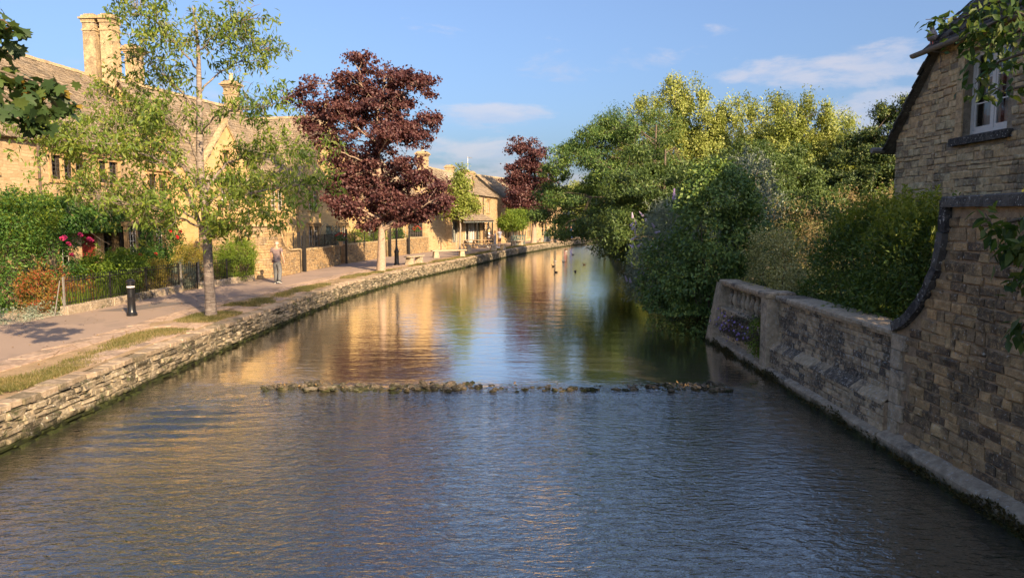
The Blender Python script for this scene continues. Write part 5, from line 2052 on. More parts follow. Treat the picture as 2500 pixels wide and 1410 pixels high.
mb.tube([(1.75, -.05, EV - .15), (1.75, -.02, 5.9)], .012, 5)
mb.build("bracket_rod", "rust_iron", ct)
gt = MB()
gt.tube([(-.35, .1, 4.36), (-.35, -.45, 4.36)], .075, 8)
gt.build("side_gutter", "gutter_iron", ct)

# the pigeon on the slates
pg = empty("pigeon", (9.42, 16.55, 6.58), rad(200), "plump grey pigeon perched at the corner of the cottage roof", "bird")
mb = MB()
mb.lathe([(.02, .0), (.075, .03), (.105, .09), (.11, .15), (.085, .21), (.055, .25), (.05, .275)], 0, 0, 12)
mb.lathe([(.045, .265), (.052, .295), (.045, .325), (.015, .345)], .01, 0, 10)
bd = mb.build("body", "pigeon_grey", pg, smooth='all')
MB().add([(.055, -.012, .30), (.055, .012, .30), (.095, 0, .29), (.055, 0, .315)], [(0, 1, 2), (1, 3, 2), (3, 0, 2)]).build("beak", "duck_dark", pg)
MB().add([(-.07, -.035, .06), (-.07, .035, .06), (-.20, .04, -.04), (-.20, -.04, -.04), (-.08, 0, .09)], [(0, 1, 2, 3), (0, 3, 4), (4, 2, 1)]).build("tail", "duck_dark", pg)
for s_ in (-1, 1):
    MB().tube([(0.0, s_ * .03, .03), (0.01, s_ * .035, -.06)], .008, 5).build("leg", "rose_salmon", pg)

# ------------------------------------------------------------------ right bank planting
# shrubs behind the parapet (x, y, z are local to each base)
shrub("laurel_shrub", (6.75, 9.95, .75), [(0, 0, .75, .72, .85, .95), (-.15, -.6, .9, .5, .5, .85), (-.45, .45, .15, .45, .7, .4), (.35, .2, 1.3, .5, .6, .55)], "leaf_laurel", "dense laurel with yellow-green tips tucked into the curve of the garden wall", 101, 9000, .095, .36, tips=330, clump=.10, sprigs=90, droop=-.15, lit_shootm="leaf_sky_lit", group="laurels along the parapet")
shrub("laurel_shrub", (6.95, 12.1, .6), [(0, 0, 1.0, 1.0, 1.25, 1.15), (-.6, .2, .55, .55, .95, .5), (.2, .5, 1.6, .7, .8, .6)], "leaf_laurel", "broad dark laurel spilling over the middle of the parapet", 102, 13000, .09, .36, tips=470, clump=.11, sprigs=130, droop=-.15, lit_shootm="leaf_sky_lit", group="laurels along the parapet")
shrub("laurel_shrub", (7.15, 14.3, .5), [(0, 0, 1.0, 1.05, 1.2, 1.2), (-.7, .1, .6, .5, .8, .5), (.4, .2, 1.7, .9, 1.0, .55)], "leaf_laurel", "dark laurel behind the square pier beside the variegated bush", 103, 12000, .09, .36, tips=430, clump=.11, sprigs=110, droop=-.15, lit_shootm="leaf_sky_lit", group="laurels along the parapet")
shrub("variegated_bush", (6.35, 16.9, .6), [(0, 0, .75, .62, 1.1, .95), (.1, .9, .9, .6, .7, .9), (-.2, -.7, .5, .5, .6, .6)], "leaf_variegated", "cream-edged variegated bush leaning over the balustrade", 104, 9000, .06, .5, tips=300, clump=.09, sprigs=20)
shrub("garden_shrub", (8.8, 21.0, .2), [(0, 0, 1.6, 1.5, 1.4, 1.3), (1.2, .5, 1.5, 1.2, 1.2, 1.2)], "leaf_dark", "rounded dark green shrub behind the laurels", 105, 9000, .075, .4, tips=300, clump=.14, sprigs=30)
shrub("garden_shrub", (9.2, 17.6, .2), [(0, 0, 1.5, 1.2, 1.4, 1.2), (-.6, -1.5, 1.6, 1.0, 1.2, 1.0)], "leaf_bright", "loose green shrub against the foot of the brown cottage", 106, 8000, .075, .4, tips=280, clump=.15, sprigs=30)
shrub("garden_shrub", (12.6, 26.5, 0), [(0, 0, 2.0, 2.0, 1.6, 1.5), (-2.4, .4, 1.9, 1.6, 1.4, 1.3), (2.0, 1, 2.4, 1.5, 1.5, 1.3)], "leaf_heath", "sunlit russet and gold shrub in the garden beside the cottage", 107, 14000, .075, .35, tips=460, clump=.16, sprigs=60, droop=-.2)
shrub("garden_shrub", (14.8, 27.5, 0), [(0, 0, 2.4, 1.3, 1.4, 1.4)], "leaf_bright", "small lime-green shrub next to the cottage corner", 108, 5000, .08, .4, tips=170, clump=.16, sprigs=20)

# ivy-clad mass at the end of the balustrade, down to the water
iv = shrub("ivy_mass", (5.8, 20.5, 0), [(0, 0, 2.3, 1.15, 1.35, 1.75), (.15, .3, 3.4, .95, 1.1, .85), (-.55, -.3, .9, .85, 1.0, 1.0), (-1.05, .3, .05, .75, 1.1, .75), (-.9, 1.5, .9, .9, 1.2, 1.3), (.9, .2, 1.6, .6, 1.2, 1.5)], "leaf_ivy", "tall ivy-covered clump beside the balustrade trailing to the water", 110, 26000, .105, .62, tips=520, clump=.13, droop=.5, up=.3, shell=.8, stems=16, cat="climber")
rngx = np.random.default_rng(12)
fo = Foliage()
C = np.stack([rngx.uniform(-1.9, -.3, 2600), rngx.uniform(-1.6, 1.9, 2600), rngx.uniform(-.62, .25, 2600)], 1)
C = C[(C[:, 0] > -1.0 - .5 * np.sin(C[:, 1] * 2.1 + 1) - .5 * (C[:, 2] < -.2))]
fo.leaves(C, .08, .6, rngx, droop=.7, up=.2)
fo.build("trailing_foliage", "leaf_ivy", iv)
shrub("leafy_shrub", (7.6, 23.6, 0), [(0, 0, 3.4, 1.0, 1.0, 1.3), (.2, .2, 2.2, 1.3, 1.2, 1.6)], "leaf_silver", "pale grey-leaved shrub rising behind the ivy clump", 111, 6000, .12, .3, tips=200, clump=.17, sprigs=40, droop=-.3)

# buddleia with faded panicles
bd = shrub("buddleia", (5.35, 24.2, -.2), [(0, 0, 1.9, 1.15, 1.5, 1.35), (-.6, -.4, 1.2, .85, 1.2, 1.0), (.3, .6, 2.7, .9, 1.0, .8), (-.8, .6, .5, .7, 1.2, .7)], "leaf_buddleia", "grey-green buddleia with pale lilac flower spikes over the water", 112, 13000, .13, .2, tips=420, clump=.16, sprigs=60, droop=.1)
rg = random.Random(71)
fl = MB()
for k in range(9):
    z, r_ = k / 8 * .17, .028 * (1 - k / 9.5)
    for i in range(7):
        an = i * .9 + k
        fl.lathe([(.0, z + .002), (.012, z + .008), (.0, z + .016)], r_ * math.cos(an), r_ * math.sin(an), 4)
fm = fl.build("flower_spike", "flower_pale", bd, loc=(-1.4, -.7, 1.9), rot=(rad(30), rad(-50), 0))
for i in range(30):
    an = rg.uniform(2.4, 5.2)
    r_ = rg.uniform(.9, 1.35)
    z = rg.uniform(.7, 3.2)
    put("flower_spike", fm.data, bd, None, (r_ * math.cos(an) - .2, r_ * 1.1 * math.sin(an), z), (rg.uniform(-.9, .9), rg.uniform(-1.3, .2), rg.uniform(0, 6)), (1.2,) * 3)
fv = MB()
fv.v, fv.f, fv.r = [tuple(v.co) for v in fm.data.vertices], [tuple(p.vertices) for p in fm.data.polygons], [.5] * len(fm.data.vertices)
fv.build("flower_spike", "flower_lilac", bd, loc=(-.15, -1.0, 3.45), rot=(rad(6), 0, 0)).scale = (1.7, 1.7, 1.9)
MB().tube([(-.1, -.6, 2.3), (-.14, -.95, 3.0), (-.15, -1.0, 3.5)], [.012, .009, .006], 5).build("flower_stalk", "leaf_bright", bd)

# wall flowers under the balustrade
aub = shrub("wall_aubretia", (5.42, 16.6, -.15), [(0, 0, .2, .22, 1.3, .28), (-.02, -.9, .3, .18, .5, .35), (0, .7, .05, .2, .6, .3)], "leaf_aubretia", "purple-flowered aubretia cascading down the wall under the balusters", 113, 5200, .05, .5, tips=220, clump=.06, stems=0, cat="wall plant", droop=.6)
fl = MB().lathe([(.0, 0), (.018, .006), (.022, .014), (.008, .016)], 0, 0, 6)
fm = fl.build("flower", "flower_violet", aub, loc=(-.25, .1, .4))
for i in range(44):
    y = rg.gauss(.1, .75)
    put("flower", fm.data, aub, None, (-.2 - rg.random() * .12, y, .22 + rg.gauss(0, .17)), (rg.uniform(-1, 1), rg.uniform(-1.8, -.6), 0), (1.25,) * 3)
shrub("wall_fern", (5.36, 15.35, -.3), [(0, 0, .35, .2, .3, .45)], "leaf_bright", "green ferny clump growing from the wall beside the pier", 114, 1300, .07, .3, tips=60, clump=.07, stems=0, cat="wall plant", droop=.4)

shrub("low_shrub", (6.25, 16.9, .1), [(0, 0, .45, .22, 1.5, .4), (.1, -.9, .5, .25, .7, .4), (.1, 1.0, .4, .25, .7, .4)], "leaf_dark", "low dark foliage filling the gaps behind the balusters", 115, 4200, .08, .5, tips=160, clump=.1, stems=0)

# ------------------------------------------------------------------ right bank trees
tree("ash_tree", (8.8, 44.5, 0), 10.2, .26, [(-4.0, -.5, 4.9, 2.9, 3.4, 2.7), (-2.9, .5, 7.0, 2.0, 2.6, 1.9), (-4.6, -2.5, 3.2, 2.4, 3.0, 1.8), (-2.4, -5.0, 2.4, 2.0, 3.0, 1.8), (-1.2, -8.5, 2.0, 1.5, 2.8, 1.7), (-.9, -2, 4.8, 2.0, 3.5, 2.0), (-5.6, 1.5, 3.9, 2.0, 3.0, 2.0), (-6.1, 0, 5.6, 1.2, 2.0, 1.2)], "leaf_ash", "bark_dark", "spreading dark green ash overhanging the river bend", 120, tips=1100, per_tip=66, clump=.2, size=.17, aspect=.36, limbs=26, droop=.45, flat=.55, wood_frac=.25, shell=.5, boughs=120, bough_r=.85, bough_flat=.5)
tree("ash_tree", (7.6, 36.0, 0), 7.4, .2, [(-1.3, -1.0, 3.2, 1.9, 3.2, 2.2), (-.3, .5, 5.0, 1.8, 2.2, 1.7), (-1.9, -3.2, 1.5, 1.4, 2.8, 1.4), (-2.3, 2.0, 2.2, 1.4, 2.2, 1.7), (.6, -3.5, 3.4, 1.5, 2.2, 1.7)], "leaf_dark", "bark_dark", "lower dark tree leaning out of the bank between buddleia and ash", 121, tips=700, per_tip=60, clump=.2, size=.17, aspect=.38, limbs=16, droop=.45, flat=.6, wood_frac=.25, shell=.5, boughs=80, bough_r=.7, bough_flat=.5)
tree("ash_tree", (9.6, 47.5, 0), 10.4, .2, [(-2.6, 0, 8.8, .9, 1.0, 1.3), (-3.6, -.4, 8.0, 1.0, 1.0, 1.4), (-3.9, -.6, 7.7, .8, .9, 1.1), (0, 0, 8.6, 1.4, 1.3, 1.4)], "leaf_ash", "bark_dark", "thin feathery ash sapling whose top stands clear against the sky", 122, tips=230, per_tip=44, clump=.3, size=.16, aspect=.3, limbs=10, droop=.3, flat=.8, wood_frac=.4)


def holm(base, tops, label, seed, tips=620):
    """evergreen oak: many upright leaders; tops: (dx, dy, top z, radius)"""
    B = []
    for dx, dy, tz, r_ in tops:
        B += [(dx, dy, tz - 1.1, r_ * .55, r_ * .55, 1.2), (dx * .95, dy, tz - 3.0, r_ * .95, r_, 1.9), (dx * .9, dy, tz - 5.6, r_ * 1.15, r_ * 1.1, 2.6), (dx * .85, dy, max(tz - 8.2, 1.8), r_ * 1.15, r_ * 1.1, 2.4)]
    return tree("evergreen_oak", base, max(t_[2] for t_ in tops), .3, B, "leaf_oak", "bark_dark", label, seed, tips=tips, per_tip=110, clump=.2, size=.175, aspect=.44, boughs=tips // 3, bough_r=.66, bough_flat=1.4, limbs=18, droop=-.35, up=.1, flat=1.35, wood_frac=.08, shell=.72, fork=.2, face_out=2.2)


holm((11.4, 50.5, 0), [(-3.2, 0, 9.6, 1.1), (-2.2, .5, 11.0, 1.2), (-.9, -.3, 11.9, 1.1), (-.1, .6, 12.7, 1.0), (1.2, 0, 11.9, 1.1), (2.3, -.4, 11.6, 1.0), (3.1, .2, 10.7, 1.0), (-3.6, -.6, 8.4, 1.2), (.6, -.9, 9.4, 1.5), (2.2, -.9, 8.8, 1.4)], "tallest olive-green evergreen oak with many upright spires above the river", 130, 1250)
holm((16.0, 51.0, 0), [(-1.4, 0, 10.0, 1.2), (-.2, -.5, 10.9, 1.3), (1.2, .3, 10.4, 1.4), (2.5, -.3, 10.1, 1.3), (0.4, -.8, 8.6, 1.6), (2.0, -.9, 8.2, 1.5)], "olive-gold evergreen oak, the middle one of three", 131, 1000)
holm((18.0, 46.5, 0), [(-2.2, 0, 9.4, 1.3), (-.9, -.2, 10.6, 1.1), (.3, .2, 9.8, 1.1), (1.2, -.2, 10.8, 1.05), (2.0, .3, 9.4, .9), (-1.4, -.7, 8.0, 1.6), (.6, -.8, 8.2, 1.5)], "evergreen oak nearest the pale willow, with two round heads", 132, 1000)
tree("dark_conifer", (24.5, 66, 0), 14.2, .3, [(0, 0, 12.6, 1.2, 1.2, 1.7), (0, 0, 9.5, 2.0, 2.0, 2.6), (.8, 0, 12.0, .8, .8, 1.2), (0, 0, 5, 2.6, 2.6, 3.5)], "leaf_yew", "bark_dark", "blue-green conifer top rising just behind the evergreen oaks", 133, tips=320, per_tip=60, clump=.3, size=.14, aspect=.3, limbs=10, wood_frac=.1)
tree("evergreen_oak", (13.4, 38.0, 0), 8.0, .25, [(0, 0, 4.6, 2.6, 2.3, 2.7), (-2.6, .5, 3.6, 2.0, 2.2, 2.4), (-.6, -.5, 5.0, 1.7, 1.7, 1.5), (2.2, .3, 3.2, 1.8, 1.8, 2.0)], "leaf_dark", "bark_dark", "shaded bushy evergreen in front of the tall oaks", 134, tips=620, per_tip=70, clump=.2, size=.14, aspect=.45, limbs=12, wood_frac=.1, shell=.6, boughs=80, bough_r=.6, bough_flat=.7)
tree("garden_tree", (10.6, 31.5, 0), 5.6, .15, [(0, 0, 3.6, 1.9, 1.8, 1.8), (-1.6, .4, 2.8, 1.5, 1.5, 1.6), (1.7, 0, 2.6, 1.6, 1.6, 1.6)], "leaf_dark", "bark_dark", "small round-headed dark tree between the ivy clump and the oaks", 135, tips=440, per_tip=60, clump=.17, size=.12, aspect=.42, limbs=10, wood_frac=.15, shell=.6, boughs=60, bough_r=.5, bough_flat=.6)
B = []
for dx, tz in ((-2.0, 8.6), (-.9, 9.6), (.4, 10.6), (1.6, 9.4), (2.6, 8.4)):
    B += [(dx, 0, tz - .9, .75, .8, 1.2), (dx, 0, tz - 2.8, .95, 1.0, 1.9), (dx, 0, tz - 4.8, 1.0, 1.1, 2.2)]
tree("pale_willow", (27.2, 60, 0), 10.2, .28, B, "leaf_lime", "bark_pale", "pale lime-green weeping tree between the oaks and the dark yew", 136, tips=620, per_tip=70, clump=.3, size=.26, aspect=.24, limbs=12, droop=1.2, up=.1, flat=1.5, wood_frac=.12, shell=.6)
tree("yew_tree", (21.2, 42.5, 0), 9.4, .35, [(0, 0, 5.0, 2.5, 2.4, 2.9), (-.9, 0, 3.4, 2.2, 2.2, 2.3), (.9, 0, 7.2, 1.9, 1.9, 1.9), (1.9, .3, 8.6, 1.2, 1.2, 1.1), (2.3, 0, 5.5, 2.0, 2.0, 2.6)], "leaf_yew", "bark_dark", "dense near-black yew standing beside the cottage roof", 137, tips=1100, per_tip=85, clump=.2, size=.17, aspect=.42, limbs=8, droop=-.2, wood_frac=.0, shell=.7, face_out=1.6, boughs=240, bough_r=.55, bough_flat=.8)
tree("yew_tree", (26.0, 45.0, 0), 10.4, .3, [(0, 0, 7.2, 1.8, 1.8, 2.6), (-.6, 0, 9.2, .9, .9, 1.0)], "leaf_yew", "bark_dark", "ragged yew crown showing over the cottage roof edge", 138, tips=260, per_tip=70, clump=.24, size=.12, aspect=.3, limbs=8, wood_frac=.08, shell=.7)
# background hedge line of the gardens
for k, (x, y, w_, h_) in enumerate(((11, 62, 4, 4.5), (18, 64, 5, 5), (26, 52, 4, 3.8), (32, 60, 6, 5), (14, 84, 5, 6), (22, 100, 8, 8), (34, 108, 8, 9))):
    tree("background_tree", (x, y, 0), h_ + 1.5, .2, [(0, 0, h_ * .55, w_ * .7, w_ * .5, h_ * .5), (w_ * .3, 0, h_ * .75, w_ * .5, w_ * .4, h_ * .35)], "leaf_ash" if k % 2 else "leaf_dark", "bark_dark",
         ["low dark tree deep behind the evergreen oaks", "broad green tree deep behind the middle oak", "rounded tree under the pale willow", "green tree far behind the yew", "bushy tree on the far river bend", "large tree closing the river bend", "tall tree farthest beyond the bend"][k], 150 + k, tips=260, per_tip=60, clump=.45, size=.2, aspect=.45, limbs=8, wood_frac=.05, shell=.6, group="trees closing the background")

for k, (x, y, h_, lab) in enumerate(((8.2, 108, 8.5, "sunlit yellow-green tree where the river bends out of sight"), (14.5, 112, 9.5, "tall sunlit tree just behind the ash at the bend"), (3.0, 112, 8.0, "lime-green tree beyond the far shop"), (21, 92, 8.0, "bushy green tree behind the ash on the far bank"))):
    tree("background_tree", (x, y, 0), h_, .22, [(0, 0, h_ * .45, 3.6, 2.6, h_ * .4), (1.2, 0, h_ * .72, 2.4, 2.0, h_ * .27), (-1.4, 0, h_ * .62, 2.2, 2.0, h_ * .25)], "leaf_oak" if k % 2 == 0 else "leaf_ash", "bark_dark", lab, 170 + k, tips=420, per_tip=50, clump=.35, size=.24, aspect=.5, limbs=8, wood_frac=.05, shell=.5, boughs=80, bough_r=.9, group="trees closing the background")

# ------------------------------------------------------------------ tree beside the bridge whose boughs hang into the picture on the right
ov = empty("overhanging_tree", (8.9, 3.4, 0), 0, "broad-leaved tree whose leafy boughs hang in front of the brown cottage and garden wall", "tree")
rngo = np.random.default_rng(160)
wd = Wood()
wd.tube(curve_pts((0, 0, -.1), (-1.2, -.8, 12.5), 10, rngo, .05), np.linspace(.30, .08, 10), 10)
boughs = [((-.35, .1, 4.2), (-1.75, 4.3, 2.75)), ((-.45, .1, 5.0), (-1.3, 5.0, 3.6)), ((-.4, .1, 4.6), (-1.05, 4.2, 3.4)), ((-.3, .1, 3.4), (-2.5, 3.2, 1.9)), ((-.3, .1, 3.2), (-2.55, 2.7, 1.4)), ((-.5, .1, 5.2), (-.6, 4.8, 4.1))]
wd.build("trunk", "bark_dark", ov)


def leaf_mesh(name, mat, lobes=None, L=.1, w=.045):
    """one real leaf: midrib fold, curved blade; lobed outline when lobes are given"""
    if lobes is None:
        prof_ = [(0, .0), (.12, .55), (.35, 1.0), (.6, .85), (.82, .42), (1.0, .0)]
        V, Fc = [], []
        for t_, k_ in prof_:
            zc = -.22 * t_ * t_ * L
            V += [(t_ * L, -k_ * w / 2, zc + k_ * w * .14), (t_ * L, 0, zc), (t_ * L, k_ * w / 2, zc + k_ * w * .14)]
        for i in range(len(prof_) - 1):
            a_ = i * 3
            Fc += [(a_, a_ + 3, a_ + 4, a_ + 1), (a_ + 1, a_ + 4, a_ + 5, a_ + 2)]
    else:
        V = [(0.02 * L, 0, 0)]
        for a_, r_ in lobes:
            V.append((L * (.35 + r_ * math.cos(rad(a_)) * .65), L * r_ * math.sin(rad(a_)) * .68, -.10 * L * r_ * r_ + .05 * L * abs(math.sin(rad(a_)))))
        V.append((L * .35, 0, .02 * L))
        n_ = len(lobes)
        Fc = [(n_ + 1, i, i + 1) for i in range(1, n_)] + [(n_ + 1, n_, 0), (n_ + 1, 0, 1)]
    me = bpy.data.meshes.new(name)
    me.from_pydata(V, [], Fc)
    me.update()
    me.polygons.foreach_set("use_smooth", np.ones(len(me.polygons), bool))
    me.materials.append(MATS[mat])
    return me


leaf_mat("leaf_hornbeam", [(0.025, 0.06, 0.014), (0.045, 0.09, 0.02), (0.08, 0.125, 0.028), (0.16, 0.17, 0.04)], 0.38)
lm = leaf_mesh("leaf", "leaf_hornbeam", None, .12, .056)


def in_frame(p):
    y_, z_ = p[1], p[2] - 2.62
    c_, s_ = math.cos(rad(5.548)), math.sin(rad(5.548))
    d_ = y_ * c_ - z_ * s_
    if d_ < .3:
        return False, 0
    return abs(p[0] / d_) < .74 and abs((y_ * s_ + z_ * c_) / d_) < .43, d_


def from_px(px, py, d_):
    u_, v_ = (px - 1250) / 1750, (705 - py) / 1750
    c_, s_ = math.cos(rad(5.548)), math.sin(rad(5.548))
    return np.array((u_ * d_, d_ * (c_ + v_ * s_), 2.62 + d_ * (-s_ + v_ * c_)))


base_o = np.array((8.9, 3.4, 0))
# boughs: where each enters, and the sprays of leaves along it (image position is only how the sprays were measured; each has its own distance)
extra_ = []
n_obj = 0
rgo = random.Random(5)
for path, d_, n_, sp_ in (
        ([(2560, 60), (2480, 30), (2420, 60), (2385, 80), (2365, 110)], 7.6, 60, 26),
        ([(2580, 150), (2500, 130), (2440, 150), (2400, 185), (2380, 205)], 7.2, 26, 26),
        ([(2560, -20), (2450, 0), (2400, 20), (2350, 45), (2260, 48)], 7.9, 46, 15),
        ([(2600, 210), (2530, 205), (2480, 215), (2450, 225), (2410, 205)], 7.0, 15, 18),
        ([(2560, 90), (2500, 70), (2460, 90), (2420, 120)], 7.4, 55, 34),
        ([(2600, 520), (2520, 530), (2470, 540), (2430, 560), (2405, 520)], 5.6, 34, 16),
        ([(2600, 600), (2530, 590), (2480, 610), (2440, 600)], 5.4, 34, 20),
        ([(2600, 650), (2540, 660), (2490, 690), (2470, 670)], 5.4, 26, 20),
        ([(2600, 760), (2540, 770), (2500, 790), (2480, 820)], 5.2, 22, 18)):
    P = np.array([from_px(a_, b_, d_ + .25 * i) for i, (a_, b_) in enumerate(path)]) - base_o
    wd2 = Wood()
    start = np.array((-.35, .1, min(max(P[0][2] + 1.2, 2.2), 6.5)))
    full_ = np.concatenate([curve_pts(start, P[0], 6, rngo, .1, lift=.08)[:-1], P])
    wd2.tube(full_, np.linspace(.045, .004, len(full_)), 6)
    wd2.build("bough", "bark_dark", ov)
    for k in range(int(n_ * 2.4)):
        f = rgo.random() ** .8 * (len(P) - 1)
        i = min(int(f), len(P) - 2)
        q = P[i] + (P[i + 1] - P[i]) * (f - i)
        sc_ = d_ * sp_ / 1750
        q = q + np.array((rgo.gauss(0, sc_), rgo.gauss(0, sc_ * 1.2), rgo.gauss(-sc_ * .3, sc_ * .8)))
        s_ = rgo.uniform(.75, 1.25)
        n_obj += 1
        if n_obj > 300 or (k % 2 and n_obj > 20):
            n_obj -= 1
            extra_.append(q)
            continue
        put("leaf", lm, ov, None, tuple(q), (rgo.gauss(0, .6), rgo.uniform(.1, 1.1), rgo.uniform(0, 6.28)), (s_, s_, s_))
fo = Foliage()
fo.leaves(np.array(extra_), .13, .48, rngo, droop=.5, up=.5)
fo.build("leaves", "leaf_hornbeam", ov)["kind"] = "stuff"
# the rest of its crown, above and behind the picture
fo = Foliage()
T, D = sample_blobs([(-3.4, -1.4, 12.4, 2.4, 3.0, 1.9), (-1.0, -2.5, 13.0, 2.4, 3.0, 2.2), (-2.8, -4.2, 12.6, 2.2, 2.2, 2.0), (.6, -.5, 11.6, 2.0, 2.2, 2.0)], 420, rngo, .4)
C = np.repeat(T, 34, 0) + rngo.normal(size=(420 * 34, 3)) * .32
fo.leaves(C, .13, .5, rngo, droop=.3)
fo.build("crown", "leaf_hornbeam", ov)


# neighbour of that tree, on the bank behind the bridge: it keeps the near water in shade
tree("bankside_tree", (10.2, -10.8, 0), 13.0, .34, [(0, 0, 9.0, 4.2, 4.2, 3.6), (-3.8, 2.6, 8.0, 3.2, 3.2, 3.0), (2.5, 3.2, 8.5, 3.0, 3.0, 3.0), (-2.4, -3.6, 9.5, 3.2, 3.2, 3.0), (0.6, 5.4, 6.6, 3.0, 2.6, 2.6)], "leaf_ash", "bark_dark", "large leafy tree on the bank behind the bridge", 161, tips=900, per_tip=60, clump=.35, size=.26, aspect=.5, limbs=12, wood_frac=.05, shell=.3)

# ------------------------------------------------------------------ left bank: trees
# slender cherry by the wall: limbs set one by one
CB = np.array((-8.23, 19.44, 0.0))
ch = empty("cherry_tree", tuple(CB), 0, "slender pale-barked tree with sparse drooping green leaves beside the bollard", "tree")
rng = np.random.default_rng(201)


def cpx(px, py, dy=0.0):
    """a point of this tree measured in the photograph at its own distance (+dy metres)"""
    return from_px(px, py, 19.85 + dy) - CB


wd = Wood()
trunk = np.array([(0, 0, -.08), (0, 0, .06), (.0, 0, .4), cpx(508, 640), cpx(505, 560), cpx(497, 480), cpx(488, 400), cpx(487, 300), cpx(486, 200), cpx(484, 120), cpx(478, 60), cpx(470, 15)])
trunk[0:3, 0:2] = (0, 0)
wd.tube(trunk, [.21, .16, .138, .125, .12, .095, .10, .085, .07, .05, .028, .012], 12)
LIMBS = [  # (points (px, py, dy)), start radius
    ([(503, 590, 0), (470, 500, -.4), (445, 440, -.7), (395, 395, -1.0), (330, 365, -1.4), (270, 350, -1.7)], .07),
    ([(497, 470, 0), (440, 400, .4), (395, 355, .8), (345, 335, 1.2), (290, 325, 1.4), (230, 330, 1.6)], .055),
    ([(420, 380, .6), (380, 320, .9), (330, 280, 1.2), (270, 240, 1.4), (215, 215, 1.6)], .035),
    ([(505, 575, 0), (530, 520, -.5), (560, 480, -.9), (620, 470, -1.3), (700, 455, -1.7), (790, 450, -2.0)], .06),
    ([(500, 470, 0), (525, 430, .5), (560, 395, .9), (620, 370, 1.2), (690, 360, 1.6), (740, 345, 1.9)], .05),
    ([(490, 410, 0), (465, 350, -.4), (430, 310, -.8), (400, 290, -1.0)], .035),
    ([(487, 330, 0), (520, 290, -.5), (560, 270, -.9), (620, 265, -1.2), (660, 260, -1.4)], .03),
    ([(486, 280, 0), (450, 230, .5), (410, 190, .8), (370, 160, 1.0), (330, 140, 1.1)], .035),
    ([(485, 230, 0), (520, 190, .5), (570, 160, .8), (620, 130, 1.0), (650, 120, 1.1)], .03),
    ([(484, 170, 0), (440, 120, -.5), (400, 80, -.7), (350, 40, -.9), (320, 5, -1.0)], .028),
    ([(482, 130, 0), (520, 90, -.4), (560, 60, -.6), (600, 50, -.8)], .022),
    ([(503, 560, 0), (455, 520, .6), (400, 490, 1.1), (320, 480, 1.5), (240, 470, 1.8), (170, 460, 2.0)], .04),
    ([(503, 560, 0), (460, 540, -.7), (410, 520, -1.2), (350, 500, -1.6), (290, 500, -1.9)], .035),
    ([(500, 500, 0), (540, 470, .8), (600, 450, 1.4), (650, 440, 1.8), (720, 440, 2.2)], .035),
    ([(270, 350, -1.7), (200, 340, -1.9), (140, 345, -2.1), (90, 330, -2.2)], .02),
    ([(330, 365, -1.4), (270, 385, -1.6), (200, 390, -1.7), (150, 370, -1.8)], .018),
    ([(500, 520, 0), (520, 560, -.8), (560, 560, -1.2), (610, 545, -1.6)], .02),
]
tips_ = []
for pts_, r0 in LIMBS:
    K = np.array([cpx(*p_) for p_ in pts_])
    t_ = np.linspace(0, len(K) - 1, 4 * len(K))
    Q = np.stack([np.interp(t_, np.arange(len(K)), K[:, i]) for i in range(3)], 1)
    Q[1:-1] += rng.normal(size=Q[1:-1].shape) * .02
    wd.tube(Q, np.linspace(r0, .007, len(Q)), 7)
    # side shoots
    n_ = 4 * len(K)
    for k in range(n_ + 2):
        i = int(rng.integers(len(Q) // 4, len(Q)))
        L = rng.uniform(.35, 1.15)
        d_ = np.array([rng.normal(), rng.normal(), rng.normal() * .5 + .25])
        along = Q[min(i + 1, len(Q) - 1)] - Q[i - 1]
        d_ = d_ / np.linalg.norm(d_) + along / (np.linalg.norm(along) + 1e-6) * .6
        e = Q[i] + d_ / np.linalg.norm(d_) * L
        S_ = curve_pts(Q[i], e, 6, rng, .2, lift=.05)
        wd.tube(S_, np.linspace(.011, .004, 6), 4)
        tips_ += [S_[-1], S_[-2], S_[-3]]
        for _ in range(2):
            j = int(rng.integers(2, 5))
            e2 = S_[j] + rng.normal(size=3) * .26
            wd.tube(curve_pts(S_[j], e2, 4, rng, .15), np.linspace(.005, .0025, 4), 3)
            tips_.append(e2)
for (px_q, py_q, dy_q, rpx, nq) in ((440, 130, .6, 90, 34), (560, 100, -.6, 80, 26), (400, 60, -.8, 60, 22), (200, 330, -1.9, 90, 30), (300, 240, 1.2, 90, 60), (330, 330, 1.0, 80, 30), (660, 440, -1.6, 110, 44), (740, 430, -1.8, 80, 30), (690, 380, 1.4, 70, 30), (250, 460, 1.6, 110, 60), (620, 520, -1.2, 70, 40), (380, 490, -.9, 90, 50), (170, 290, 1.2, 60, 26), (600, 470, 1.0, 80, 30), (480, 60, 0, 60, 26), (690, 500, -1.5, 60, 25)):
    for k in range(nq):
        q = cpx(px_q + rng.normal() * rpx * .5, py_q + rng.normal() * rpx * .42, dy_q + rng.normal() * .7)
        a_ = np.array(tips_)
        near = a_[int(np.argmin(np.linalg.norm(a_ - q, axis=1)))]
        wd.tube(curve_pts(near, q, 4, rng, .15), np.linspace(.006, .003, 4), 3)
        tips_ += [q]
wd.build("trunk", "bark_cherry", ch)
T = np.array(tips_)
T = T[rng.random(len(T)) > .6]
fo = Foliage()
per = 19
C = np.repeat(T, per, 0) + rng.normal(size=(len(T) * per, 3)) * np.array([.11, .11, .10])
fo.leaves(C, .165, .32, rng, droop=.8, up=.3)
fo.build("crown", "leaf_cherry", ch)

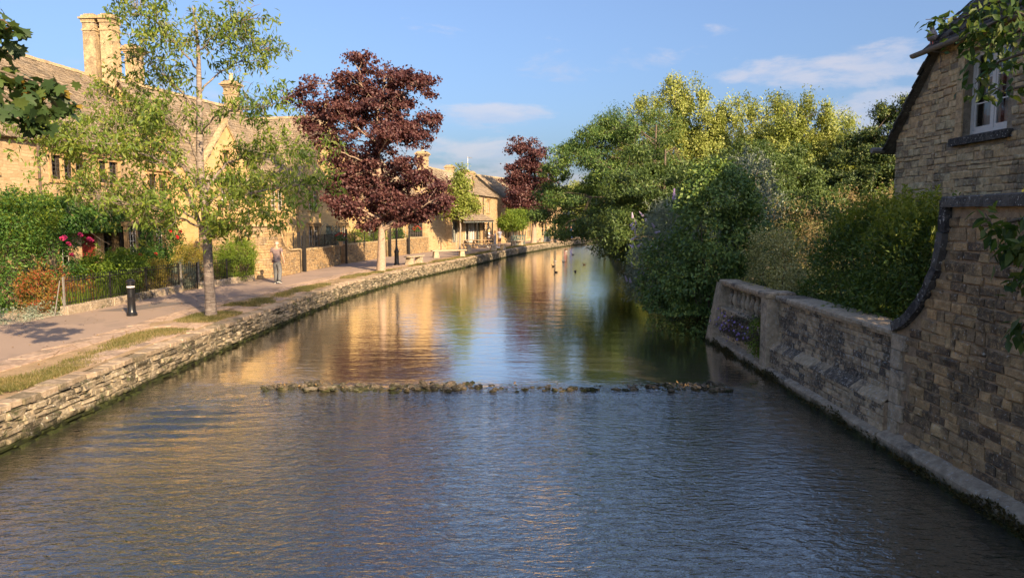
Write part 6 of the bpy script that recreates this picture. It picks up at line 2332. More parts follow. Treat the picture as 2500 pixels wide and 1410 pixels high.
# purple maple
B = []
for z_, row in ((10.5, ((-.7, .7),)), (9.8, ((-1.2, 1.0), (.4, .9))), (9.1, ((-2.6, .9), (-.6, 1.4), (1.5, 1.1))), (8.3, ((-3.7, .7), (-1.9, 1.3), (.2, 1.5), (2.2, 1.0))), (7.5, ((-2.9, 1.1), (-.8, 1.5), (1.5, 1.3), (3.0, .5))),
                (6.6, ((-2.3, 1.2), (0, 1.5), (1.9, .9))), (5.9, ((-1.6, 1.2), (.5, 1.2))), (5.2, ((-2.2, 1.0), (-.3, 1.4), (1.5, 1.2))), (4.4, ((-1.8, 1.0), (.2, 1.5), (2.3, 1.2))), (3.5, ((-1.6, 1.1), (.4, 1.4), (2.2, 1.3), (3.3, .6))), (2.75, ((-.9, 1.1), (.8, 1.2), (2.0, .8)))):
    for x_, r_q in row:
        B.append((x_, rng.normal() * .25, z_ + rng.normal() * .16, r_q * rng.uniform(.9, 1.1), r_q * 1.05, .30 + .22 * r_q))
tree("purple_maple", (-6.63, 36.19, 0), 10.2, .215, B, "leaf_maple", "bark_maple", "tall purple-leaved maple on the verge behind the street lamp", 210, tips=2100, per_tip=27, clump=.15, size=.14, aspect=.8, limbs=44, droop=.35, flat=.6, up=.5, fork=.2, wood_frac=.4, shell=.2, boughs=330, bough_r=.6, bough_flat=.5, lift=.02, root_flare=1.25, face_out=.8)
# its smaller neighbour round the bend
B = [(0, 0, 3.6, 1.9, 1.9, 1.1), (-1.6, 0, 4.2, 1.5, 1.5, 1.0), (1.4, 0, 4.6, 1.6, 1.6, 1.1), (-.4, 0, 5.9, 1.8, 1.8, 1.2), (-1.9, 0, 6.2, 1.1, 1.1, .8), (.8, 0, 7.4, 1.5, 1.5, 1.2), (-1.0, 0, 8.4, 1.2, 1.2, 1.1), (.2, 0, 9.6, 1.1, 1.1, 1.1), (-1.6, 0, 3.0, 1.2, 1.2, .7), (-1.4, 0, 10.4, 1.0, 1.0, 1.0), (-.6, 0, 11.4, .7, .7, .9), (-2.4, 0, 7.4, .9, .9, .8)]
tree("purple_maple", (2.36, 78.2, 0), 12.0, .30, B, "leaf_maple", "bark_maple", "second purple maple round the river bend, partly behind the ash", 211, tips=900, per_tip=34, clump=.26, size=.23, aspect=.75, limbs=22, flat=.6, fork=.24, wood_frac=.3, shell=.3, boughs=150, bough_r=.75, bough_flat=.6)
# staked young tree
B = [(0, 0, 3.3, 1.0, 1.0, .5), (-.4, 0, 4.1, 1.0, 1.0, .6), (.5, 0, 4.2, .9, .9, .55), (0, 0, 5.2, .85, .85, .7), (.1, 0, 6.2, .5, .5, .7), (-.9, 0, 3.2, .7, .7, .35), (1.0, 0, 3.6, .6, .6, .4)]
yt_ = tree("young_tree", (-4.17, 57.4, 0), 6.6, .085, B, "leaf_lime", "bark_pale", "small staked yellow-green tree between the stone benches", 212, tips=240, per_tip=32, clump=.24, size=.2, aspect=.5, limbs=14, fork=.36, wood_frac=.4)
MB().box(-.32, -.24, -.05, .05, 0, 1.45).build("stake", "bench_wood", yt_)
MB().box(.26, .34, -.05, .05, 0, 1.45).build("stake", "bench_wood", yt_)
# mop-headed bush in front of the stall
tree("clipped_bay", (.25, 72.0, 0), 3.6, .12, [(0, 0, 2.5, 1.35, 1.35, 1.05), (.5, 0, 2.9, .9, .9, .7), (-.8, 0, 2.2, .8, .8, .7)], "leaf_bright", "bark_dark", "round bright green mop-headed bush behind the people", 213, tips=260, per_tip=60, clump=.2, size=.15, aspect=.5, limbs=8, wood_frac=.1, shell=.6, cat="bush")

# sycamore outside the picture whose bough hangs in at the upper corner
sy = empty("sycamore_tree", (-11.6, 8.2, 0), 0, "sycamore bough with large lobed leaves and yellowing tips hanging over the footpath", "tree")
rngs = np.random.default_rng(220)
rgs = random.Random(220)
wd = Wood()
wd.tube(curve_pts((0, 0, -.1), (.3, .2, 8.2), 9, rngs, .04), np.linspace(.32, .1, 9), 10)
wd.build("trunk", "bark_dark", sy)
lob = [(-165, .55), (-140, .95), (-118, .62), (-95, .98), (-72, .66), (-50, 1.05), (-28, .68), (-12, 1.02), (0, 1.18), (12, 1.02), (28, .68), (50, 1.05), (72, .66), (95, .98), (118, .62), (140, .95), (165, .55)]
slm = leaf_mesh("leaf", "leaf_sycamore", lob, .20)
slm.attributes.new("rnd", 'FLOAT', 'POINT')
yl_m = slm.copy()
leaf_mat("leaf_turning", [(0.20, 0.14, 0.02), (0.34, 0.24, 0.03), (0.30, 0.10, 0.03)], 0.35)
yl_m.materials.clear()
yl_m.materials.append(MATS["leaf_turning"])
SB = np.array((-11.6, 8.2, 0))
for path, d_, n_, sp_ in (
        ([(-260, -60), (-120, 20), (-40, 40), (10, 50), (30, 70)], 8.6, 46, 26),
        ([(-260, 60), (-140, 110), (-40, 160), (50, 190), (100, 205), (140, 220)], 8.8, 112, 26),
        ([(-140, 110), (-40, 200), (40, 255), (80, 270), (90, 290)], 8.5, 60, 22),
        ([(-260, -60), (-100, 60), (-20, 110), (10, 130)], 8.9, 24, 20)):
    P = np.array([from_px(a_, b_, d_ + .1 * i) for i, (a_, b_) in enumerate(path)]) - SB
    st = np.array((.2, .1, min(P[0][2] - .8, 6.8)))
    full_ = np.concatenate([curve_pts(st, P[0], 5, rngs, .06)[:-1], P])
    w2 = Wood()
    w2.tube(full_, np.linspace(.05, .006, len(full_)), 6)
    w2.build("bough", "bark_dark", sy)
    for k in range(n_):
        f = rgs.random() ** .7 * (len(P) - 1)
        i = min(int(f), len(P) - 2)
        q = P[i] + (P[i + 1] - P[i]) * (f - i)
        sc_ = d_ * sp_ / 1750
        q = q + np.array((rgs.gauss(0, sc_), rgs.gauss(0, sc_ * 1.5), rgs.gauss(-sc_ * .4, sc_ * .8)))
        s_ = rgs.uniform(.55, 1.1)
        put("leaf", yl_m if rgs.random() < .09 else slm, sy, None, tuple(q), (rgs.gauss(0, .5), rgs.uniform(.3, 1.3), rgs.uniform(0, 6.28)), (s_,) * 3)
fo = Foliage()
T, D = sample_blobs([(-1.5, -1, 7.6, 2.4, 2.8, 2.0), (.2, -2.5, 6.6, 2.0, 2.4, 1.6), (.6, -4.5, 6.0, 1.8, 2.2, 1.3)], 170, rngs, .4)
T = T[T[:, 1] < .9]
C = np.repeat(T, 22, 0) + rngs.normal(size=(len(T) * 22, 3)) * .35
fo.leaves(C, .2, .8, rngs, droop=.4)
fo.build("crown", "leaf_sycamore", sy)


# ------------------------------------------------------------------ front garden of the first house
def rose(mat, parent, loc, s=1.0):
    global _rosem
    key = "rose_" + mat
    if key not in globals():
        mb_ = MB()
        for ring, (r_, z_, n_, o_) in enumerate(((.055, 0.0, 6, 0), (.042, .018, 5, .4), (.026, .034, 4, .9), (.012, .045, 3, .2))):
            for i in range(n_):
                a_ = 2 * math.pi * i / n_ + o_
                c_, q_ = math.cos(a_), math.sin(a_)
                w_ = r_ * .7
                mb_.add([(c_ * r_ * .35, q_ * r_ * .35, z_), (c_ * r_ - q_ * w_, q_ * r_ + c_ * w_, z_ + .02), (c_ * r_ * 1.15, q_ * r_ * 1.15, z_ + .045), (c_ * r_ + q_ * w_, q_ * r_ - c_ * w_, z_ + .02)], [(0, 1, 2, 3)])
        o_ = mb_.build("flower", mat, parent, loc=loc, rot=(rad(55), 0, rad(60)))
        globals()[key] = o_.data
        o_.scale = (s,) * 3
        return o_
    return put("flower", globals()[key], parent, None, loc, (rgs.uniform(.5, 1.3), rgs.uniform(-.3, .3), rgs.uniform(.4, 1.8)), (s,) * 3)


shrub("tall_hedge", (-15.0, 20.6, 0), [(0, 0, 1.3, 1.0, 1.4, 1.4), (.3, .4, 2.5, .9, 1.2, .9), (.5, -.2, .5, .8, 1.1, .6), (0, -1.6, 1.6, 1.1, 1.4, 1.6)], "leaf_creeper", "tall dark green shrub at the edge of the gravel drive", 301, 11000, .10, .45, tips=360, clump=.13, sprigs=20)
shrub("tall_hedge", (-14.9, 22.3, 0), [(0, 0, 2.7, .7, .8, .8), (.3, -.2, 2.2, .5, .6, .6)], "leaf_bright", "sunlit lime-green climber above the pink roses", 302, 3400, .10, .45, tips=120, clump=.12, sprigs=10)
shrub("creeper", (-16.3, 25.6, 2.2), [(.3, -1.2, .55, .5, 1.3, .75), (.3, .5, .5, .5, 1.4, .8), (.3, 2.0, .35, .5, 1.2, .6), (.3, -2.4, .5, .5, 1.2, .7), (.35, 3.4, .2, .45, 1.0, .5)], "leaf_creeper", "dense dark creeper hanging along the front of the first house", 303, 15000, .12, .5, tips=480, clump=.12, droop=.9, up=.2, stems=6, cat="climber")
pk = shrub("climbing_rose", (-13.9, 22.0, 0), [(0, -.3, 1.3, .5, .9, 1.0), (.2, .6, 1.2, .4, .7, .9), (.1, 1.3, .8, .4, .6, .7)], "leaf_creeper", "climbing rose bush with large pink blooms by the door", 304, 3000, .08, .55, tips=150, clump=.1, sprigs=14)
for x, y, z in ((.45, -.55, 2.02), (.5, -.35, 1.86), (.4, .45, 2.12), (.45, .95, 1.92), (.5, .75, 1.98), (.48, -.48, 2.06), (.3, .1, 1.5)):
    rose("rose_pink", pk, (x, y, z), 1.25)
shrub("autumn_shrub", (-13.2, 20.6, 0), [(0, 0, .45, .6, .8, .5), (.2, .7, .35, .5, .6, .45), (-.1, -.6, .6, .5, .6, .6)], "leaf_autumn", "low shrub turning yellow, orange and red beside the railings", 305, 6000, .06, .45, tips=240, clump=.09, sprigs=26)
shrub("low_plants", (-12.9, 18.4, 0), [(0, 0, .12, .5, .8, .2), (-.5, -.8, .15, .6, .6, .25), (.1, 1.1, .12, .4, .5, .18)], "leaf_silver", "low silvery edging plants on the gravel", 306, 3200, .06, .4, tips=140, clump=.08, stems=0, cat="plant")
shrub("garden_shrub", (-13.3, 23.6, 0), [(0, 0, .95, .7, 1.0, .6), (.2, .9, .9, .6, .8, .55), (0, -.7, .8, .6, .6, .5)], "leaf_bright", "bright green leafy shrub behind the near railings", 307, 7500, .10, .48, tips=260, clump=.11, sprigs=12)
shrub("garden_shrub", (-13.9, 26.4, 0), [(0, 0, 1.0, .6, 1.6, .5), (0, 1.4, .95, .6, .9, .5)], "leaf_creeper", "long dark hedge under the bay window", 308, 7000, .085, .45, tips=260, clump=.1, sprigs=10)
rr_b = shrub("climbing_rose", (-14.1, 28.9, 0), [(0, 0, 1.9, .7, 1.0, 1.0), (.2, .3, 1.2, .6, .9, .8), (0, -.4, 2.6, .5, .7, .6)], "leaf_creeper", "red rose trained up the corner of the first house", 309, 7000, .085, .5, tips=260, clump=.11, sprigs=12)
for x, y, z in ((.7, -.75, 2.15), (.72, .1, 2.1), (.5, .2, 2.75), (.6, .5, 2.6), (.75, -.3, 1.9)):
    rose("rose_red" if z < 2.2 else "rose_salmon", rr_b, (x, y, z), 1.2)
for x, y, z in ((1.25, -3.0, 1.32), (1.25, -1.9, 1.30)):
    rose("rose_red", rr_b, (x - .6, y, z), 1.2)
shrub("clipped_hedge", (-12.75, 25.35, 0), [(0, 0, .55, .42, .62, .55), (0, .3, .8, .4, .5, .4), (.05, -.4, .5, .35, .4, .5)], "leaf_gold", "square-clipped golden variegated hedge behind the bollard", 310, 6500, .055, .5, tips=300, clump=.07, shell=.7)
shrub("silver_shrub", (-12.45, 27.1, 0), [(0, 0, .42, .45, .8, .42), (.1, .8, .4, .4, .5, .38)], "leaf_silver", "low silver-grey shrub pushing through the railings", 311, 6000, .05, .42, tips=260, clump=.07, sprigs=18)
shrub("golden_shrub", (-12.9, 28.6, 0), [(0, 0, 1.0, .6, .9, .55), (.1, .7, .8, .5, .6, .5)], "leaf_gold", "yellow-leaved shrub between the silver shrub and the tree trunk", 312, 5200, .06, .5, tips=220, clump=.09, sprigs=12)
shrub("round_bush", (-11.55, 30.1, 0), [(0, 0, .85, .75, .85, .85), (.15, .2, 1.25, .55, .65, .45), (-.45, -.5, .75, .5, .5, .6)], "leaf_bright", "large round bright green bush in front of the high wall", 313, 12500, .062, .45, tips=520, clump=.08, sprigs=50, shell=.7)
# strap-leaved irises behind the near railings
iris = empty("iris_clump", (-12.55, 21.6, 0), 0, "long strappy green iris leaves pressing against the near railings", "plant")
r_ = np.random.default_rng(31)
n_ = 420
x, y = r_.uniform(-.5, .28, n_), r_.uniform(-1.6, 2.4, n_)
h = r_.uniform(.35, .85, n_)
lx, ly = r_.normal(size=n_) * .2, r_.normal(size=n_) * .25
w_ = .014
V = np.stack([np.stack([x, y - w_, np.zeros(n_)], 1), np.stack([x, y + w_, np.zeros(n_)], 1), np.stack([x + lx * .4, y + ly * .4 + w_, h * .7], 1), np.stack([x + lx * .4, y + ly * .4 - w_, h * .7], 1), np.stack([x + lx * 1.2, y + ly * 1.2, h * r_.uniform(.75, 1.05, n_)], 1)], 1).reshape(-1, 3)
b_ = np.arange(n_) * 5
Fc = np.concatenate([np.stack([b_, b_ + 1, b_ + 2], 1), np.stack([b_, b_ + 2, b_ + 3], 1), np.stack([b_ + 3, b_ + 2, b_ + 4], 1)])
put("leaves", np_mesh("leaves", V, Fc, np.repeat(r_.random(n_), 5)), iris, "leaf_bright")
put("flattened_leaves", np_mesh("flattened_leaves", V[:200] * np.array((1, 1, .25)), Fc[(Fc < 200).all(1)], np.full(200, .3)), iris, "leaf_bright")  # flattened copy of some leaf blades, added as a second part

# ------------------------------------------------------------------ railings on the plinth
rg = random.Random(401)


def plinth(pos, u0, u1, name, label, w=.24, h=.24):
    root = empty(name, (0, 0, 0), 0, label, "kerb")
    u = u0
    while u < u1 - .05:
        L = min(rg.uniform(.75, 1.2), u1 - u)
        x, y, a_ = pos(u + L / 2)
        mb_ = MB()
        mb_.cbox(-L / 2 + .004, L / 2 - .004, -w / 2, w / 2, -.05, h + rg.uniform(-.012, .012), .02)
        mb_.build("plinth_stone", "plinth_stone", root, loc=(x, y, 0), rot=(0, 0, a_))
        u += L
    return root


FL = polyline([(-12.35, 19.6), (-12.2, 22), (-12.18, 25.4), (-11.75, 28), (-11.2, 30.9)])
plinth(FL, 0, 6.4, "stone_plinth", "weathered stone plinth under the near garden railings")
plinth(FL, 7.5, FL.length, "stone_plinth", "shorter stone plinth beyond the garden gate, by the round bush")


def railing(name, label, pos, u0, u1, z0, z1, gap=.11, post_every=2.4, tall=.0, finial=True):
    """bars with spear tips between two flat rails; each bar, rail and post is a part"""
    root = empty(name, (0, 0, 0), 0, label, "railing")
    bar = MB().tube([(0, 0, z0), (0, 0, z1 - .04)], .008, 6)
    if finial:
        bar.lathe([(.008, z1 - .045), (.017, z1 - .015), (.002, z1 + .04)], 0, 0, 6)
    first = None
    n_ = int((u1 - u0) / gap)
    for i in range(n_ + 1):
        x, y, a_ = pos(u0 + (u1 - u0) * i / n_)
        if first is None:
            first = bar.build("bar", "iron_black", root, loc=(x, y, 0))
        else:
            put("bar", first.data, root, None, (x, y, rg.uniform(-.006, .006)))
    for zz in (z0 + .1, z1 - .10):
        k_ = max(2, int((u1 - u0) / .5))
        P = [pos(u0 + (u1 - u0) * i / k_) for i in range(k_ + 1)]
        MB().tube([(x, y, zz) for x, y, _ in P], .013, 6).build("rail", "iron_black", root)
    u = u0
    while u <= u1 + .01:
        x, y, _ = pos(u)
        mb_ = MB().box(x - .022, x + .022, y - .022, y + .022, z0 - .2, z1 + .02)
        mb_.build("post", "rust_iron" if u == u0 else "iron_black", root)
        u += post_every
    return root


railing("iron_railing", "black spear-topped iron railing on the plinth behind the bollard", FL, .05, 6.3, .22, 1.02, .115, 2.08)
railing("garden_gate", "small arched iron gate between the two plinths, silver shrub behind", FL, 6.45, 7.45, .04, .98, .12, 1.0)
railing("iron_railing", "short run of black iron railing in front of the round bush", FL, 7.55, FL.length - .15, .22, 1.0, .115, 1.9)
x, y, _ = FL(FL.length)
MB().box(x - .05, x + .05, y - .05, y + .05, -.02, 1.35).build("gate_post", "iron_black")
o = bpy.data.objects["gate_post"]
tag(o, "plain black iron post where the railings meet the high wall", "post")
# leaning iron stay by the near end
o = MB().tube([(-12.42, 19.3, 0), (-12.38, 19.55, .95)], .014, 6).tube([(-12.3, 19.62, 0), (-12.38, 19.58, .5)], .012, 6).build("iron_stay", "rust_iron")
tag(o, "thin rusty iron stay propping the near end of the railing", "stay")

# bollard
bo = empty("bollard", (-10.39, 19.44, 0), 0, "black cast bollard with a white band standing on the footpath", "bollard")
mb = MB().lathe([(.135, 0), (.135, .07), (.118, .09), (.112, .11), (.103, .13), (.098, .5), (.101, .505), (.101, .52), (.097, .525), (.095, .72), (.108, .735), (.108, .765), (.100, .775), (.100, .83), (.100, .90), (.118, .915), (.118, .945), (.105, .955), (.085, .985), (.045, 1.005), (.0, 1.01)], 0, 0, 24)
mb.build("post", "bollard_paint", bo, smooth=True)
MB().lathe([(.0985, .775), (.1035, .776), (.1035, .812), (.0985, .813)], 0, 0, 24).build("reflective_band", "band_white", bo, smooth=True)

# ------------------------------------------------------------------ high garden wall with the swoop, then low wall with railings
hw_ = empty("roadside_wall", (0, 0, 0), 0, "high honey stone wall that swoops down to a low wall beside the walking man", "wall")
RW = polyline([(-13.6, 31.2), (-12.2, 31.3), (-11.2, 31.5), (-10.75, 32.2), (-10.6, 33.4), (-10.45, 35.3)])
uS = RW.u_at(33.15)


def top_rw(u):
    if u < uS - .05:
        return 2.3
    t_ = (u - uS + .05) / 1.15
    if t_ >= 1:
        return 1.12
    return 1.12 + 1.18 * (1 - math.sqrt(max(0, 1 - (1 - t_) ** 2))) if t_ > 0 else 2.3


V, Fc = [], []
us = np.linspace(0, RW.length, 90)
for u in us:
    x, y, a_ = RW(u)
    nx, ny = -math.sin(a_), math.cos(a_)
    t_ = top_rw(u)
    V += [(x, y, -.1), (x, y, t_), (x + nx * .36, y + ny * .36, t_), (x + nx * .36, y + ny * .36, -.1)]
for i in range(len(us) - 1):
    q = i * 4
    Fc += [(q, q + 4, q + 5, q + 1), (q + 1, q + 5, q + 6, q + 2), (q + 2, q + 6, q + 7, q + 3)]
q = (len(us) - 1) * 4
Fc += [(q, q + 3, q + 2, q + 1), (0, 1, 2, 3)]
put("core", np_mesh("core", V, Fc), hw_, "road_wall_core")
zs = list(np.cumsum([0.0] + [rg.uniform(.09, .14) for _ in range(22)]))
zs = [z for z in zs if z < 2.3]
stone_wall(hw_, RW, list(zip(zs[:-1], zs[1:])), 0, RW.length, "road_wall_stone", (.16, .40), .026, rg, keep=lambda u, z, w, h: z + h / 2 < min(top_rw(u - w / 2), top_rw(u + w / 2)) - .01, limit=300, out_sign=1, joint=.012, base_off=-.008, key=lambda it, x, y: -it[0])
# coping following the top
V, Fc = [], []
us = np.linspace(0, RW.length + .02, 100)
for i, u in enumerate(us):
    x, y, a_ = RW(u)
    nx, ny = -math.sin(a_), math.cos(a_)
    t_ = top_rw(u)
    V += [(x - nx * .05, y - ny * .05, t_ - .005), (x - nx * .05, y - ny * .05, t_ + .075), (x + nx * .41, y + ny * .41, t_ + .075), (x + nx * .41, y + ny * .41, t_ - .005)]
for i in range(len(us) - 1):
    q = i * 4
    for k in range(4):
        a_, b_ = q + k, q + (k + 1) % 4
        Fc.append((a_, a_ + 4, b_ + 4, b_))
put("coping", np_mesh("coping", V, Fc), hw_, "chimney_stone")

RAILS = []
LOWW = [
    ("low stone wall with dark patches beside the first iron gate, railing on top", [(-10.42, 36.0), (-10.25, 38.0), (-9.95, 41.5)], 1.05, 1),
    ("low stone wall with a tree shadow, behind the purple maple trunk", [(-9.85, 42.6), (-9.2, 46.5), (-8.75, 49.6)], 1.08, 1),
    ("short low stone wall behind the street lamp", [(-8.6, 50.6), (-7.9, 53.4)], 1.1, 1),
    ("low stone wall next to the stone outbuilding, two red shrubs above it", [(-7.75, 53.9), (-6.75, 57.9)], 1.15, 0)]
for k, (lab, pts_, hgt, rl) in enumerate(LOWW):
    LW = polyline(pts_)
    w_ = empty("low_wall", (0, 0, 0), 0, lab, "wall", "low walls along the footpath")
    V, Fc = [], []
    us = np.linspace(0, LW.length, 12)
    for u in us:
        x, y, a_ = LW(u)
        nx, ny = -math.sin(a_), math.cos(a_)
        V += [(x, y, -.1), (x, y, hgt), (x + nx * .33, y + ny * .33, hgt), (x + nx * .33, y + ny * .33, -.1)]
    for i in range(11):
        q = i * 4
        Fc += [(q, q + 4, q + 5, q + 1), (q + 1, q + 5, q + 6, q + 2), (q + 2, q + 6, q + 7, q + 3)]
    Fc += [(0, 1, 2, 3), (44, 47, 46, 45)]
    put("core", np_mesh("core", V, Fc), w_, "road_wall_core")
    zs = list(np.cumsum([0.0] + [rg.uniform(.085, .125) for _ in range(12)]))
    zs = [z for z in zs if z < hgt - .04] + [hgt]
    stone_wall(w_, LW, list(zip(zs[:-1], zs[1:])), 0, LW.length, "road_wall_stone", (.14, .34), .028, rg, limit=120 if k == 0 else 60, out_sign=1, joint=.012, base_off=-.008)
    u = 0
    while u < LW.length - .05:
        L = min(rg.uniform(.6, 1.0), LW.length - u)
        x, y, a_ = LW(u + L / 2)
        nx, ny = -math.sin(a_), math.cos(a_)
        mb_ = MB()
        mb_.cbox(-L / 2 + .004, L / 2 - .004, -.21, .21, 0, .085, .02)
        mb_.build("coping_stone", "chimney_stone", w_, loc=(x + nx * .165, y + ny * .165, hgt + .002), rot=(0, 0, a_))
        u += L
    # black post at the wall's end
    x, y, a_ = LW(0)
    mb_ = MB().box(-.06, .06, -.06, .06, 0, 1.95 if k < 3 else 1.6)
    mb_.lathe([(.05, 1.95), (.07, 2.0), (.02, 2.07)] if k < 3 else [(.05, 1.6), (.06, 1.65), (.02, 1.7)], 0, 0, 8)
    o = mb_.build("gate_post", "iron_black", None, loc=(x + .05, y - .14, 0))
    tag(o, ["black gate post next to the swooping wall", "black gate post in the gap before the maple", "black gate post just past the maple trunk", "black gate post by the last low wall"][k], "post", "gate posts along the low walls")
    if rl:
        railing("iron_railing", ["iron railing on the first low wall, before a pale door", "iron railing above the tree-shadowed low wall", "iron railing above the short wall behind the lamp"][k], polyline([(p_[0] - .17, p_[1]) for p_ in pts_]), .1, LW.length - .1, hgt + .06, hgt + .72, .13 if k == 0 else .17, 1.7)
# railing that crowns the swoop
SWR = polyline([(-11.4, 33.6), (-10.85, 34.0), (-10.62, 35.2)])
railing("iron_railing", "iron railing rising inside the swoop of the high wall", SWR, 0.05, SWR.length, 1.1, 1.95, .12, 1.6)
x = MB().box(-10.58, -10.46, 35.36, 35.48, 0, 2.0).build("gate_post", "iron_black")
tag(x, "stout black post at the foot of the swooping wall", "post")
# plants behind the low walls
for k, (x, y, z, r_, m_, lab) in enumerate((
        (-10.9, 43.8, 0, .8, "leaf_silver", "grey-green shrub behind the railing left of the maple trunk"), (-10.2, 47.0, 0, .9, "leaf_bright", "yellow-green shrub behind the maple trunk"),
        (-9.6, 51.3, 0, .85, "leaf_bright", "green shrub behind the street lamp"), (-8.9, 55.4, 0, .8, "leaf_creeper", "dark shrub above the last low wall"))):
    shrub("yard_shrub", (x, y, z), [(0, 0, 1.1, r_, r_ * 1.3, .7), (0, .5, 1.5, r_ * .6, r_ * .8, .45)], m_, lab, 330 + k, 3000, .1, .5, tips=110, clump=.12, sprigs=12, group="shrubs behind the low walls")
for k, (x, y, z, lab) in enumerate(((-9.75, 40.9, 1.45, "red potted geranium glowing behind the first railing"), (-9.35, 50.0, 1.75, "scarlet flowers hanging beside the lamp post"), (-7.5, 56.6, 1.7, "large red flowering basket next to the outbuilding window"))):
    sh = shrub("red_flowers", (x, y, z), [(0, 0, .1, .28, .34, .26)], "leaf_creeper", lab, 340 + k, 500, .07, .5, tips=40, clump=.06, stems=0, cat="flowers")
    for i in range(26):
        a_, b_ = rg.uniform(0, 6.28), rg.uniform(-.4, 1.3)
        rose("rose_red", sh, (.32 * math.cos(a_) * math.cos(b_), .36 * math.sin(a_) * math.cos(b_), .1 + .3 * math.sin(b_)), .62)
    if k == 0:
        MB().lathe([(.09, -.34), (.13, -.12), (.14, -.1)], 0, 0, 10).build("pot", "chimney_pot", sh)

# arch of thin iron over the pale door
mb = MB()
P = [(-10.9 + .55 * math.cos(t_) * .4, 42.2 + .75 * math.cos(t_), 1.2 + 1.15 * math.sin(t_)) for t_ in np.linspace(0, math.pi, 14)]
mb.tube(P, .014, 5)
o = mb.build("garden_arch", "rust_iron")
tag(o, "thin iron hoop arch in the railed yard before a pale doorway", "arch")

# ------------------------------------------------------------------ street furniture
lp = empty("street_lamp", (-6.6, 41.0, 0), 0, "black cast-iron street lamp post half hidden by the purple maple", "lamp")
mb = MB().lathe([(.16, 0), (.16, .1), (.13, .14), (.12, .7), (.14, .74), (.14, .82), (.10, .88), (.075, 1.0), (.055, 1.1), (.05, 2.2), (.045, 3.3), (.07, 3.33), (.07, 3.38), (.04, 3.42)], 0, 0, 12)
mb.build("post", "iron_black", lp, smooth=True)
MB().tube([(-.3, 0, 3.2), (.3, 0, 3.2)], .016, 6).build("ladder_bar", "iron_black", lp)
MB().lathe([(.09, 3.42), (.17, 3.85), (.0, 3.85)], 0, 0, 4, ph=.785).build("lantern", "glass", lp)
MB().lathe([(.20, 3.85), (.10, 4.02), (.03, 4.06), (.03, 4.14), (.0, 4.16)], 0, 0, 4, ph=.785).build("lantern_roof", "iron_black", lp)


def stone_bench(loc, rz, L, label, slab_z=.45, w=.38, wood=True):
    root = empty("stone_bench", (*loc, 0), rz, label, "bench", "benches facing the river")
    mb_ = MB()
    mb_.cbox(-L / 2, L / 2, -w / 2, w / 2, slab_z, slab_z + .075, .012)
    mb_.build("seat", "bench_wood" if wood else "block_stone", root)
    for sx in (-1, 1):
        xc = sx * (L / 2 - .32)
        mb_ = MB()
        mb_.add([(xc - .21, -w / 2 + .02, -.02), (xc + .21, -w / 2 + .02, -.02), (xc + .21, w / 2 - .02, -.02), (xc - .21, w / 2 - .02, -.02), (xc - .14, -w / 2 + .06, slab_z), (xc + .14, -w / 2 + .06, slab_z), (xc + .14, w / 2 - .06, slab_z), (xc - .14, w / 2 - .06, slab_z)], [(3, 2, 1, 0), (4, 5, 6, 7), (0, 1, 5, 4), (1, 2, 6, 5), (2, 3, 7, 6), (3, 0, 4, 7)])
        mb_.build("leg", "block_stone", root)
    return root


stone_bench((-5.75, 42.2), rad(72), 1.9, "weathered stone bench beside the lamp post", .42, .45, False)
stone_bench((-4.35, 49.4), rad(30), 2.6, "pale plank bench on two stone blocks, nearest along the verge")
stone_bench((-2.55, 58.9), rad(18), 2.7, "plank bench on stone blocks between young tree and people")
stone_bench((-1.15, 61.2), rad(62), 2.2, "plank bench on stone blocks just in front of the people")
stone_bench((.55, 71.2), rad(66), 2.3, "stone bench below the bright green mop-headed bush")
stone_bench((2.9, 80.2), rad(66), 2.3, "far bench beside the trunk of the second purple maple")


def picnic(loc, rz, label):
    root = empty("picnic_table", (*loc, 0), rz, label, "table", "picnic tables by the shop")
    for i in range(4):
        y = -.36 + i * .24
        MB().box(-.9, .9, y - .11, y + .11, .72, .76).build("table_plank", "table_wood", root)
    for sy_ in (-1, 1):
        for i in range(2):
            y = sy_ * (.66 + i * .15)
            MB().box(-.9, .9, y - .068, y + .068, .43, .465).build("seat_plank", "table_wood", root)
    for sx in (-1, 1):
        x = sx * .62
        for sy_ in (-1, 1):
            mb_ = MB()
            P = [(sy_ * .62, 0.0), (sy_ * .74, 0.0), (sy_ * .30, .72), (sy_ * .18, .72)]
            mb_.prismx(P, x - .03, x + .03)
            mb_.build("leg", "table_wood", root)
        MB().box(x + .032, x + .07, -.82, .82, .34, .43).build("crossbeam", "table_wood", root)
    return root


picnic((-2.85, 66.0), rad(25), "wooden picnic table outside the shop, next to the blonde woman")
picnic((-4.0, 65.2), rad(15), "wooden picnic table close to the young tree's stakes")
# dark rustic stall fence
sf = empty("stall_fence", (0.6, 71.8, 0), rad(62), "dark green rustic lattice screen under the mop-headed bush", "fence")
for i in range(8):
    x = -1.4 + i * .4
    MB().box(x - .035, x + .035, -.035, .035, 0, 1.0 + .1 * (i % 2)).build("post", "stall_green", sf)
for i in range(7):
    x = -1.4 + i * .4
    MB().tube([(x, 0, .1), (x + .4, 0, .92)] if i % 2 else [(x, 0, .92), (x + .4, 0, .1)], .03, 5).build("brace", "stall_green", sf)
for zz in (.15, .95):
    MB().box(-1.45, 1.45, -.05, .05, zz - .03, zz + .03).build("rail", "stall_green", sf)
